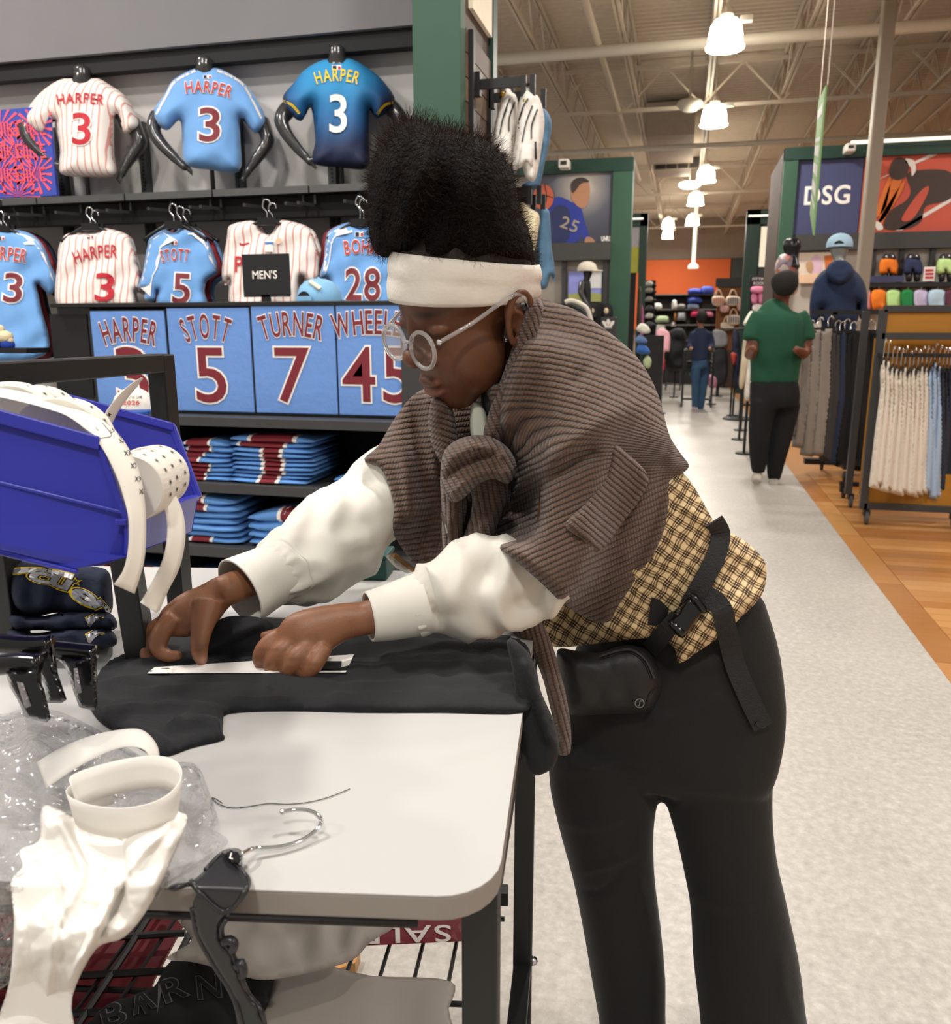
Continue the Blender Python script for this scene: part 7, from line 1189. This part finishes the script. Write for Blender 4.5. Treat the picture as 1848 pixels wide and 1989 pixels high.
# thumb nail, lash lines
# ---- trousers and shoes
pl = [loft(rows([(1325, 1150, 1.27, 150, .6), (1320, 1250, 1.27, 186, .55), (1310, 1330, 1.265, 207, .52), (1298, 1420, 1.255, 212, .5), (1282, 1478, 1.25, 200, .46), (1276, 1515, 1.25, 150, .4)]), n=36), loft(rows([(1378, 1440, 1.25, 128, .8), (1391, 1520, 1.24, 107, .85), (1404, 1600, 1.23, 94, .9), (1418, 1680, 1.22, 89, .9), (1434, 1760, 1.21, 91, .9), (1449, 1870, 1.2, 99, .9), (1463, 1985, 1.19, 100, .9), (1478, 2120, 1.18, 108, .9)]), n=28), loft(rows([(1186, 1440, 1.28, 120, .8), (1175, 1520, 1.29, 108, .85), (1178, 1600, 1.29, 92, .9), (1192, 1700, 1.29, 79, .9), (1208, 1800, 1.29, 75, .9), (1221, 1900, 1.29, 71, .9), (1229, 1989, 1.29, 64, .9), (1236, 2060, 1.29, 68, .9)]), n=28)]
PV, PF = fuse(pl, .007, 6, .5); Q_ = np.c_[CX+FP*((PV-CAM)@RT)/((PV-CAM)@FW), CY-FP*((PV-CAM)@UP)/((PV-CAM)@FW)]
fld = crease(Q_, [([(1085, 1600), (1150, 1605), (1210, 1590)], 8, .006), ([(1115, 1695), (1170, 1685), (1230, 1660)], 7, .006), ([(1120, 1730), (1170, 1730), (1200, 1700)], 7, -.006), ([(1270, 1400), (1330, 1390), (1390, 1360)], 9, .006), ([(1100, 1500), (1180, 1490), (1260, 1500)], 14, .005), ([(1350, 1740), (1420, 1760), (1500, 1740)], 14, .004), ([(1520, 1860), (1525, 1930), (1545, 1985)], 12, .005), ([(1300, 1310), (1380, 1290), (1430, 1260)], 12, .006), ([(1200, 1660), (1240, 1720), (1265, 1800)], 12, .005)]); PV = PV-(PV-CAM)/np.linalg.norm(PV-CAM, axis=1)[:, None]*fld[:, None]
mk('trousers', PV, PF, PANT, PER, smooth=True); PANTBV = bvh_of(PV, PF)
for c_, D in (((1470, 2100), 1.17), ((1236, 2040), 1.27)):
    b = atD(c_[0], 1990, D)*np.array([1, 1, 0]); s_ = MB().ell(b+UZ*.028-RT*.03, np.c_[RT, HD, UZ], (.10, .045, .028), 20, 12); V, f = fuse([(s_.V[0], s_.F)], .006, 2); mk('shoe', V, f, MATS['black_matte'], PER, smooth=True)
# ---- plaid shirt over hips
UNDER = bvh_of(*fuse([TORSO, loft(rows([(1325, 1130, 1.265, 150, .62), (1320, 1250, 1.265, 188, .58), (1310, 1330, 1.26, 208, .55)]), n=30)], .012, 6))
rot2 = lambda U, a: np.c_[U[:, 0]*cos(a)-U[:, 1]*sin(a), U[:, 0]*sin(a)+U[:, 1]*cos(a)]
OS = [(1150, 1020), (1240, 940), (1310, 915), (1338, 930), (1366, 975), (1392, 1018), (1430, 1040), (1468, 1068), (1489, 1100), (1484, 1148), (1462, 1178), (1440, 1199), (1408, 1230), (1362, 1262), (1320, 1288), (1309, 1256), (1266, 1240), (1182, 1247), (1078, 1257), (1052, 1225), (1060, 1150), (1100, 1080)]
V, f, U = drape(OS, UNDER, lambda x, y: zD(y, 1.30), .03, 40, off=.016, step=8, sm=16, disp=lambda U: crease(U, [([(1340, 990), (1370, 1020), (1400, 1030)], 9, .012), ([(1395, 1060), (1440, 1075), (1485, 1110)], 12, .014), ([(1310, 1230), (1380, 1200), (1430, 1180)], 10, .010), ([(1090, 1225), (1160, 1215), (1240, 1220)], 9, .010), ([(1390, 1030), (1385, 1100), (1360, 1160)], 14, -.012)])); mk('plaid_shirt', V, f, PLAID, PER, smooth=True, uv=rot2(U, radians(-32))); SHBV = bvh_of(V, f)
b = MB(); V2 = [(1266, -1160), (1282, -1165), (1300, -1182), (1296, -1200), (1275, -1216), (1258, -1214)]; stamp('black_undershirt', V2, [tuple(range(6))], 0, 0, SHBV, MATS['black_matte'], PER, .004)
# ---- belt bag, strap, buckle
BG = thing('belt_bag', 'black belt bag with buckle strap worn across the hips', 'bag', atD(1190, 1387, 1.15))
OB = [(1084, 1262), (1120, 1264), (1162, 1268), (1200, 1256), (1228, 1251), (1260, 1263), (1280, 1296), (1288, 1330), (1276, 1364), (1256, 1384), (1210, 1386), (1162, 1388), (1108, 1388), (1092, 1354), (1084, 1306)]
V, f, U = drape(OB, PANTBV, lambda x, y: zD(y, 1.2), .05, 45, off=.004, step=7, sm=20, thick=.02, disp=fabric_noise(4, .002, .05)); mk('pouch', V, f, BAGM, BG, smooth=True); BBV = bvh_of(V, f)
for P, w_, nm, mt, ep in (([(1160, 1276), (1205, 1263), (1232, 1264), (1256, 1284), (1272, 1318)], 13, 'zipper_tape', 'strap_black', .0015), ([(1165, 1275), (1205, 1263), (1232, 1264), (1256, 1284), (1272, 1318)], 4, 'zipper', 'zip_grey', .003), ([(1287, 1330), (1265, 1345), (1258, 1365), (1262, 1384)], 3, 'seam', 'black_matte', .0012)): V2, f2 = ribbon(P, w_); stamp(nm, V2, f2, 0, 0, BBV, MATS.get(mt) or M(mt, '#3c3c3c', .4), BG, ep)
a_ = np.linspace(0, 2*pi, 24, endpoint=False); V2 = np.vstack([np.c_[np.cos(a_), np.sin(a_)]*9.5, np.c_[np.cos(a_), np.sin(a_)]*7.5]); stamp('logo_ring', V2, [(i, (i+1) % 24, 24+(i+1) % 24, 24+i) for i in range(24)], 1243, 1366, BBV, M('logo_grey', '#8d8d8d', .4), BG, .002)
V2, f2 = ribbon([(-4, -3), (-1, -5), (0, 0), (1, 5), (5, 3)], 1.8); V2[:, 1] *= -1; stamp('logo_mark', V2, f2, 1243, 1366, BBV, MATS['logo_grey'], BG, .002)
COMB = bvh_of(*fuse([(np.asarray(PV), PF)], .012, 2)); 
def dep_at(x, y):
    z = zD(y, 1.3)
    for bv in (SHBV, PANTBV, BBV):
        h = bv.ray_cast(Vector(CAM), Vector(ray(x, y)))
        if h[0] is not None: z = min(z, depth(h[0]))
    return z
def strap3(P, w_, lift, nm, mat=STRAP, th=.003):
    Vr, fr = ribbon(P, w_); n = len(Vr)//2; zs = np.array([dep_at(x, -y) for x, y in Vr]); zm = np.minimum(zs[:n], zs[n:]); ker = np.array([.25, .5, .25])
    for _ in range(4): zm = np.minimum(np.convolve(np.pad(zm, 1, 'edge'), ker, 'valid'), zm+.003)
    V = np.array([at(x, -y, zm[i % n]-lift) for i, (x, y) in enumerate(Vr)]); solid(mk(nm, V, fr, mat, BG), th)
strap3([(1262, 1262), (1282, 1240), (1302, 1216), (1318, 1200)], 36, .006, 'strap_short'); strap3([(1338, 1178), (1360, 1140), (1382, 1100), (1396, 1065), (1400, 1035), (1388, 1012)], 37, .006, 'strap_upper'); strap3([(1350, 1156), (1378, 1160), (1402, 1182), (1412, 1225), (1428, 1290), (1455, 1355), (1483, 1412)], 40, .009, 'strap_tail'); strap3([(1468, 1404), (1482, 1410), (1495, 1398)], 9, .013, 'strap_end')
zb = dep_at(1335, 1195)-.012
for nm, ol, dz, T in (('buckle_body', [(1316, 1188), (1342, 1158), (1368, 1184), (1356, 1206), (1330, 1236), (1300, 1212)], 0, .011), ('buckle_bar', [(1338, 1158), (1350, 1152), (1374, 1182), (1366, 1192)], .012, .006), ('buckle_prong', [(1298, 1212), (1308, 1204), (1332, 1228), (1324, 1240)], .010, .006), ('buckle_button', [(1308, 1190), (1318, 1180), (1326, 1188), (1314, 1200)], .011, .006)): V, f, _ = inflate(ol, plZ(zb-dz), T, 7, .8, step=5, k=3); mk(nm, V, f, MATS['gloss_black'], BG, smooth=True)
# ---- sleeves
def sleeve(name, path, cuff, seed, gather_end):
    C = cr(np.array(rows(path)), 10); n = 56; V, f = loft3(np.array([at(*p[:3]) for p in C]), C[:, 3]*C[:, 2]/FP, C[:, 4], n, caps=False); N = len(C); V = V.reshape(N, n, 3); cen = V.mean(1, keepdims=True); dr = V-cen; ln = np.linalg.norm(dr, axis=2, keepdims=True); dr = dr/ln; out = V.copy()
    for i in range(N):
        u = i/(N-1); gth = np.exp(-((.93-u)/.07)**2); cw = .55*np.exp(-(u/.18)**2)
        for j in range(n):
            th = 2*pi*j/n; p = Vector(V[i, j]*np.array([9, 9, 9])+seed*7); q = V[i, j]
            w_ = mnoise.noise(Vector((q[0]*14+seed, q[1]*14, q[2]*14)))*.014+abs(mnoise.noise(Vector((q[0]*22+seed*3, q[1]*9, q[2]*22))))*-.026+.009
            out[i, j] += dr[i, j]*(w_*(1-.3*gth)+gth*.0035*sin(th*17+2*sin(th*3)))
    o = mk(name, out.reshape(-1, 3), f, SLEEVE, PER, smooth=True); solid(o, .0015)
    C = cr(np.array(rows(cuff)), 6); V, f = loft3(np.array([at(*p[:3]) for p in C]), C[:, 3]*C[:, 2]/FP, C[:, 4], 48, caps=False); o = mk(name.replace('sleeve', 'cuff'), V, f, SLEEVE, PER, smooth=True); solid(o, .003)
sleeve('near_sleeve', [(1085, 1105, 1.035, 60, .9), (1050, 1118, 1.035, 70, .9), (985, 1130, 1.03, 84, .9), (920, 1144, 1.02, 85, .9), (868, 1158, 1.01, 78, .9), (838, 1167, 1.005, 66, .9), (822, 1172, 1.0, 57, .9), (806, 1176, .999, 50, .9)], [(832, 1169, 1.002, 59, .9), (800, 1178, .998, 57, .9), (755, 1190, .99, 52, .9), (716, 1198, .98, 47, .9)], 1, 1)
sleeve('far_sleeve', [(800, 930, 1.30, 78, .85), (748, 962, 1.28, 80, .85), (700, 1002, 1.24, 80, .85), (650, 1048, 1.19, 82, .88), (606, 1075, 1.15, 84, .9), (570, 1093, 1.12, 78, .9), (548, 1106, 1.10, 66, .9), (538, 1112, 1.09, 56, .9), (524, 1119, 1.08, 50, .9)], [(550, 1106, 1.096, 57, .9), (515, 1124, 1.075, 60, .9), (490, 1137, 1.06, 64, .9), (466, 1150, 1.045, 68, .9)], 2, 1)
# ---- shawl: far side, near side, knot, tails
NSL = [(1120, 1000, 1.06, 62, .9), (1095, 1085, 1.04, 62, .9), (1050, 1118, 1.035, 72, .95), (985, 1130, 1.03, 87, .95), (920, 1144, 1.02, 88, .95), (868, 1158, 1.01, 80, .9)]; FSL = [(800, 930, 1.30, 80, .9), (748, 962, 1.28, 83, .9), (700, 1002, 1.24, 83, .9), (650, 1048, 1.19, 84, .9)]
ARMS = bvh_of(*fuse([TORSO, ARMN, ARMF, loft(rows(NSL), n=24), loft(rows(FSL), n=24), loft([(952, 660, 1.17, 62), (985, 730, 1.2, 60), (1020, 790, 1.22, 78)], n=20)], .012, 10))
def ribfield(U):
    r = np.linalg.norm((U-np.array([990., 1290.]))*np.array([1.0, .95]), axis=1); th = np.arctan2(U[:, 1]-1290, U[:, 0]-990)*420; a = radians(24); v2 = U[:, 0]*sin(a)+U[:, 1]*cos(a); u2 = U[:, 0]*cos(a)-U[:, 1]*sin(a)
    s_ = np.clip((U[:, 1]-790-.15*(U[:, 0]-1100))/120, 0, 1); s_ = s_*s_*(3-2*s_); return np.c_[th*(1-s_)+(u2-1180)*s_, -r*(1-s_)+(v2-1669)*s_]
ON = [(1040, 572), (1070, 586), (1110, 598), (1150, 621), (1195, 654), (1235, 690), (1262, 730), (1282, 775), (1293, 818), (1303, 850), (1322, 880), (1339, 904), (1326, 920), (1306, 936), (1307, 975), (1298, 1030), (1275, 1085), (1240, 1142), (1205, 1192), (1184, 1217), (1140, 1200), (1095, 1173), (1040, 1122), (990, 1080), (951, 1046), (964, 1005), (984, 962), (1000, 925), (990, 880), (966, 850), (955, 800), (968, 760), (990, 700), (1008, 640), (1024, 592)]
OF = [(985, 760), (930, 740), (870, 745), (825, 755), (795, 775), (762, 820), (735, 866), (706, 893), (736, 906), (753, 935), (766, 985), (762, 1028), (782, 1066), (816, 1109), (845, 1100), (862, 1060), (875, 1000), (925, 960), (965, 900)]
V, f, U = drape(OF, ARMS, lambda x, y: zD(y, 1.32), .03, 30, off=.02, step=8, sm=24, disp=lambda U: crease(U, [([(835, 780), (842, 860), (856, 950), (862, 1050)], 12, .022), ([(770, 840), (790, 920), (800, 1010), (830, 1090)], 14, .018), ([(800, 790), (815, 870), (825, 960)], 12, -.014), ([(740, 880), (775, 940), (790, 1040)], 10, -.01)])); mk('shawl_far_side', V, f, KNIT, PER, smooth=True, uv=np.c_[U[:, 0], U[:, 1]*.98+U[:, 0]*.12]); FARBV = bvh_of(V, f)
V, f, U = drape(ON, ARMS, lambda x, y: zD(y, 1.27), .035, 34, off=.022, step=6, sm=26, disp=lambda U: crease(U, [([(1170, 640), (1160, 690), (1120, 740)], 12, -.012), ([(1000, 960), (1060, 900), (1150, 830), (1220, 790)], 24, .020), ([(985, 1000), (1060, 935), (1150, 880)], 14, -.016), ([(1030, 660), (1005, 740), (985, 820)], 16, .02), ([(1280, 850), (1250, 960), (1210, 1070)], 20, .012), ([(1290, 900), (1275, 1000), (1230, 1110)], 12, -.008), ([(970, 1040), (1050, 1110), (1150, 1190)], 10, .004)])+fabric_noise(6, .003, .02)(U)); mk('shawl_near_side', V, f, KNIT, PER, smooth=True, uv=ribfield(U)); NEARBV = bvh_of(V, f)
V, f, U = drape([(1192, 866), (1226, 886), (1260, 926), (1246, 966), (1212, 1012), (1166, 1070), (1130, 1046), (1098, 1018), (1140, 976), (1178, 922)], NEARBV, lambda x, y: zD(y, 1.2), .008, 10, off=.008, step=6, sm=10, thick=.01); mk('shawl_pocket', V, f, KNIT, PER, smooth=True, uv=np.c_[U[:, 0]*.77+U[:, 1]*.64, U[:, 0]*-.64*1.05+U[:, 1]*.77*1.05])
for nm, ol, D, T, a in (('knot_back', [(862, 880), (930, 850), (1000, 880), (1000, 950), (975, 1010), (950, 1062), (900, 1088), (868, 1088), (858, 1000)], 1.19, .02, 85), ('collar_roll', [(1040, 578), (1012, 612), (1000, 660), (972, 740), (950, 800), (940, 850), (975, 862), (992, 800), (1010, 740), (1034, 680), (1052, 620), (1056, 590)], 1.13, .035, 70), ('collar_roll', [(842, 768), (832, 810), (838, 860), (862, 905), (886, 890), (888, 840), (878, 790), (862, 770)], 1.17, .03, 20), ('knot', [(866, 872), (898, 850), (945, 846), (985, 868), (1004, 905), (988, 940), (960, 930), (930, 940), (905, 965), (880, 976), (862, 952), (856, 908)], 1.085, .045, 60), ('knot_strand', [(900, 915), (935, 890), (975, 905), (988, 950), (970, 1010), (948, 1062), (905, 1090), (880, 1085), (905, 1030), (918, 970)], 1.135, .04, 80), ('knot_strand', [(858, 950), (890, 950), (908, 975), (900, 1030), (905, 1085), (868, 1092), (858, 1030), (862, 990)], 1.145, .03, 88)):
    V, f, U = inflate(ol, lambda x, y, o, D=D: CAM+ray(x, y)*(zD(y, D)-o), T, 28, 1, step=6, disp=(lambda U: fabric_noise(3, .004, .06)(U)+crease(U, [([(866, 930), (900, 900), (960, 880)], 8, -.014), ([(880, 960), (925, 925), (985, 920)], 8, .012), ([(880, 890), (930, 868), (975, 885)], 7, .008)])) if nm == 'knot' else fabric_noise(int(D*1000), .004, .06)); aa = radians(a); mk(nm, V, f, KNIT, PER, smooth=True, uv=np.c_[U[:, 0]*cos(aa)+U[:, 1]*sin(aa), -U[:, 0]*sin(aa)+U[:, 1]*cos(aa)])
V, f, U = inflate([(985, 1215), (1018, 1200), (1050, 1205), (1072, 1250), (1092, 1315), (1106, 1385), (1110, 1425), (1107, 1464), (1082, 1463), (1080, 1425), (1068, 1370), (1052, 1310), (1028, 1262)], lambda x, y, o: CAM+ray(x, y)*(zD(y, 1.10)-o), .028, 18, 1, step=6); mk('hanging_shawl_sleeve', V, f, KNIT, PER, smooth=True, uv=np.c_[U[:, 1], U[:, 0]*1.1-U[:, 1]*.3])
V, f, U = inflate([(917, 782), (940, 790), (950, 830), (950, 858), (926, 864), (914, 840)], plZ(zD(820, 1.15)), .015, 9, 1, step=5); mk('shirt_collar', V, f, M('collar_pale', '#b9bcae', .7), PER, smooth=True)
V, f, U = inflate([(935, 765), (970, 735), (985, 745), (960, 810), (948, 815)], plZ(zD(790, 1.16)), .02, 10, 1, step=6); mk('inner_collar', V, f, MATS['black_matte'], PER, smooth=True)
MB().tube([at(858, 995, zD(995, 1.08)), at(868, 1035, zD(1035, 1.08))], .0022, 6).mk('zipper_pull', MATS['chrome'], PER)
# ---- headband
Cb = hl(.0, 0, .034); e1 = hF*.91+hU*.415; e3 = -hF*.415+hU*.91; V = []; n = 72; prof = [(-.031, .97), (-.0315, 1.0), (-.026, 1.012), (-.014, 1.012), (-.006, 1.004), (0, 1.0), (.004, 1.008), (.012, 1.004), (.022, .99), (.030, .965), (.0305, .94), (.02, .955), (0, .965), (-.02, .965)]
for h, r_ in prof:
    for i in range(n): a_ = 2*pi*i/n; w_ = 1+.006*sin(a_*5+h*200)+.004*sin(9*a_-h*90); hh = h*(.82+.18*cos(a_)); V.append(Cb+e1*.113*r_*w_*cos(a_)+hL*.0835*r_*w_*sin(a_)+e3*hh)
m_ = len(prof); mk('headband', V, [(i*n+q, i*n+(q+1) % n, ((i+1) % m_)*n+(q+1) % n, ((i+1) % m_)*n+q) for i in range(m_) for q in range(n)], M('band_white', '#ddd6cb', .7, var=.03, bump=.1, bs=200), PER, smooth=True)
# ---- hair: dense core and fine curls
OH = [(768, 500), (744, 500), (724, 482), (716, 440), (714, 398), (718, 348), (728, 302), (746, 266), (772, 242), (802, 231), (830, 236), (852, 250), (880, 250), (908, 262), (940, 270), (968, 290), (988, 318), (1000, 350), (1006, 385), (1012, 412), (1024, 438), (1034, 472), (1040, 520), (1030, 548), (985, 558), (900, 560), (820, 550), (772, 530)]
HZ = lambda x, y: 1.10+.00012*(y-400)+.00006*(x-870)+max(0, y-492)*.0016
HAIR = M('hair_dark', '#0d0908', .75, var=.4, vs=60, bump=1.0, bs=150, spec=.1); V, f, U = inflate(OH, plZ(HZ), .105, 95, .9, step=9, disp=fabric_noise(13, .012, .03)); o = mk('hair', V, f, HAIR, PER, smooth=True)
me = o.data; nv = len(me.vertices); co = np.zeros(nv*3); no = np.zeros(nv*3); me.vertices.foreach_get('co', co); me.vertices.foreach_get('normal', no); co = co.reshape(-1, 3)+np.array(PER.location); no = no.reshape(-1, 3); tris = [p.vertices[:] for p in me.polygons]
ar = np.array([np.linalg.norm(np.cross(co[t_[1]]-co[t_[0]], co[t_[2]]-co[t_[0]])) for t_ in tris]); rs = np.random.RandomState(5); pick = rs.choice(len(tris), 15000, p=ar/ar.sum()); SV = []; SF = []; cnt = 0
for ti in pick:
    t_ = tris[ti]; w_ = rs.dirichlet((1, 1, 1)); p = sum(co[i]*a_ for i, a_ in zip(t_, w_)); nn = sum(no[i]*a_ for i, a_ in zip(t_, w_)); py_ = CY-FP*((p-CAM)@UP)/((p-CAM)@FW)
    if py_ > 508 and rs.rand() < .7: continue
    d = nn+rs.normal(0, .55, 3); d /= np.linalg.norm(d); L = rs.uniform(.006, .02)*(1.35 if py_ < 300 else 1); u = np.cross(d, rs.normal(0, 1, 3)); u /= np.linalg.norm(u); v = np.cross(d, u); a0 = rs.rand()*6.28; R_ = rs.uniform(.0008, .0022); wd = .00028; p = p-nn*.003
    for q in range(5):
        s_ = q/4; a_ = a0+s_*rs.uniform(4, 7); c_ = p+d*L*s_+(u*cos(a_)+v*sin(a_))*R_*(.3+s_); SV += [c_+u*wd*(1-.6*s_), c_-u*wd*(1-.6*s_)]
    SF += [(cnt+2*q, cnt+2*q+1, cnt+2*q+3, cnt+2*q+2) for q in range(4)]; cnt += 10
mk('hair_curls', SV, SF, M('hair_strand', '#2a1c15', .85, spec=.15), PER, recalc=False, kind='stuff')
V, f, U = inflate([(1012, 560), (1040, 560), (1046, 590), (1040, 620), (1028, 650), (1018, 640), (1022, 600)], plZ(1.145), .02, 12, 1, step=5); mk('nape_hair', V, f, HAIR, PER, smooth=True)
# ---- spectacles
GLS = thing('eyeglasses', 'clear framed round eyeglasses low on the nose', 'glasses', hl(.112, 0, -.03)); k = NT('clear_acetate'); k.b.inputs['Base Color'].default_value = (.93, .9, .88, 1); k.b.inputs['Roughness'].default_value = .06; k.b.inputs['Transmission Weight'].default_value = .8; k.b.inputs['IOR'].default_value = 1.4; k.b.inputs['Coat Weight'].default_value = .5; ACE = k.m
k = NT('lens_glass'); gl = k.n('ShaderNodeBsdfGlossy', {'Roughness': .02}); tr = k.n('ShaderNodeBsdfTransparent', {'Color': (.96, .96, .98, 1)}); fr = k.n('ShaderNodeFresnel', {'IOR': 1.6}); ms = k.n('ShaderNodeMixShader', {0: k.math('MULTIPLY_ADD', fr.outputs[0], .5, .01), 1: tr.outputs[0], 2: gl.outputs[0]}); k.l(ms.outputs[0], k.t.nodes['Material Output'].inputs[0]); LENS = k.m
g1 = -hF*.28+hU*.96; gx = lambda a, b, c: hl(.119, 0, -.008)+hF*a+hL*b+g1*c
for s_ in (1, -1):
    P = [gx(-.010*abs(.034+.027*cos(a_))**1*8*abs(.034+.027*cos(a_)), s_*(.034+.027*cos(a_)), .0235*sin(a_)) for a_ in np.linspace(0, 2*pi, 32, endpoint=False)]; MB().tube(P, .003, 8, closed=True).mk('rim', ACE, GLS, smooth=True); mk('lens', P, [tuple(range(32))], LENS, GLS, recalc=False)
    h0 = gx(-.008, s_*.063, .012); MB().ell(h0, HR, (.004, .005, .0045), 10, 8).mk('hinge', MATS['chrome'], GLS, smooth=True)
    e_ = hl(-.004, s_*.09, .018); MB().tube(cr(np.array([h0, h0*.6+e_*.4+hL*s_*.004, e_, hl(-.024, s_*.088, -.004), hl(-.028, s_*.076, -.022)]), 5), .0029, 8).mk('temple', ACE, GLS, smooth=True)
MB().tube(cr(np.array([gx(.0, .009, .006), gx(.005, 0, .009), gx(.0, -.009, .006)]), 5), .0024, 8).mk('bridge', ACE, GLS, smooth=True)
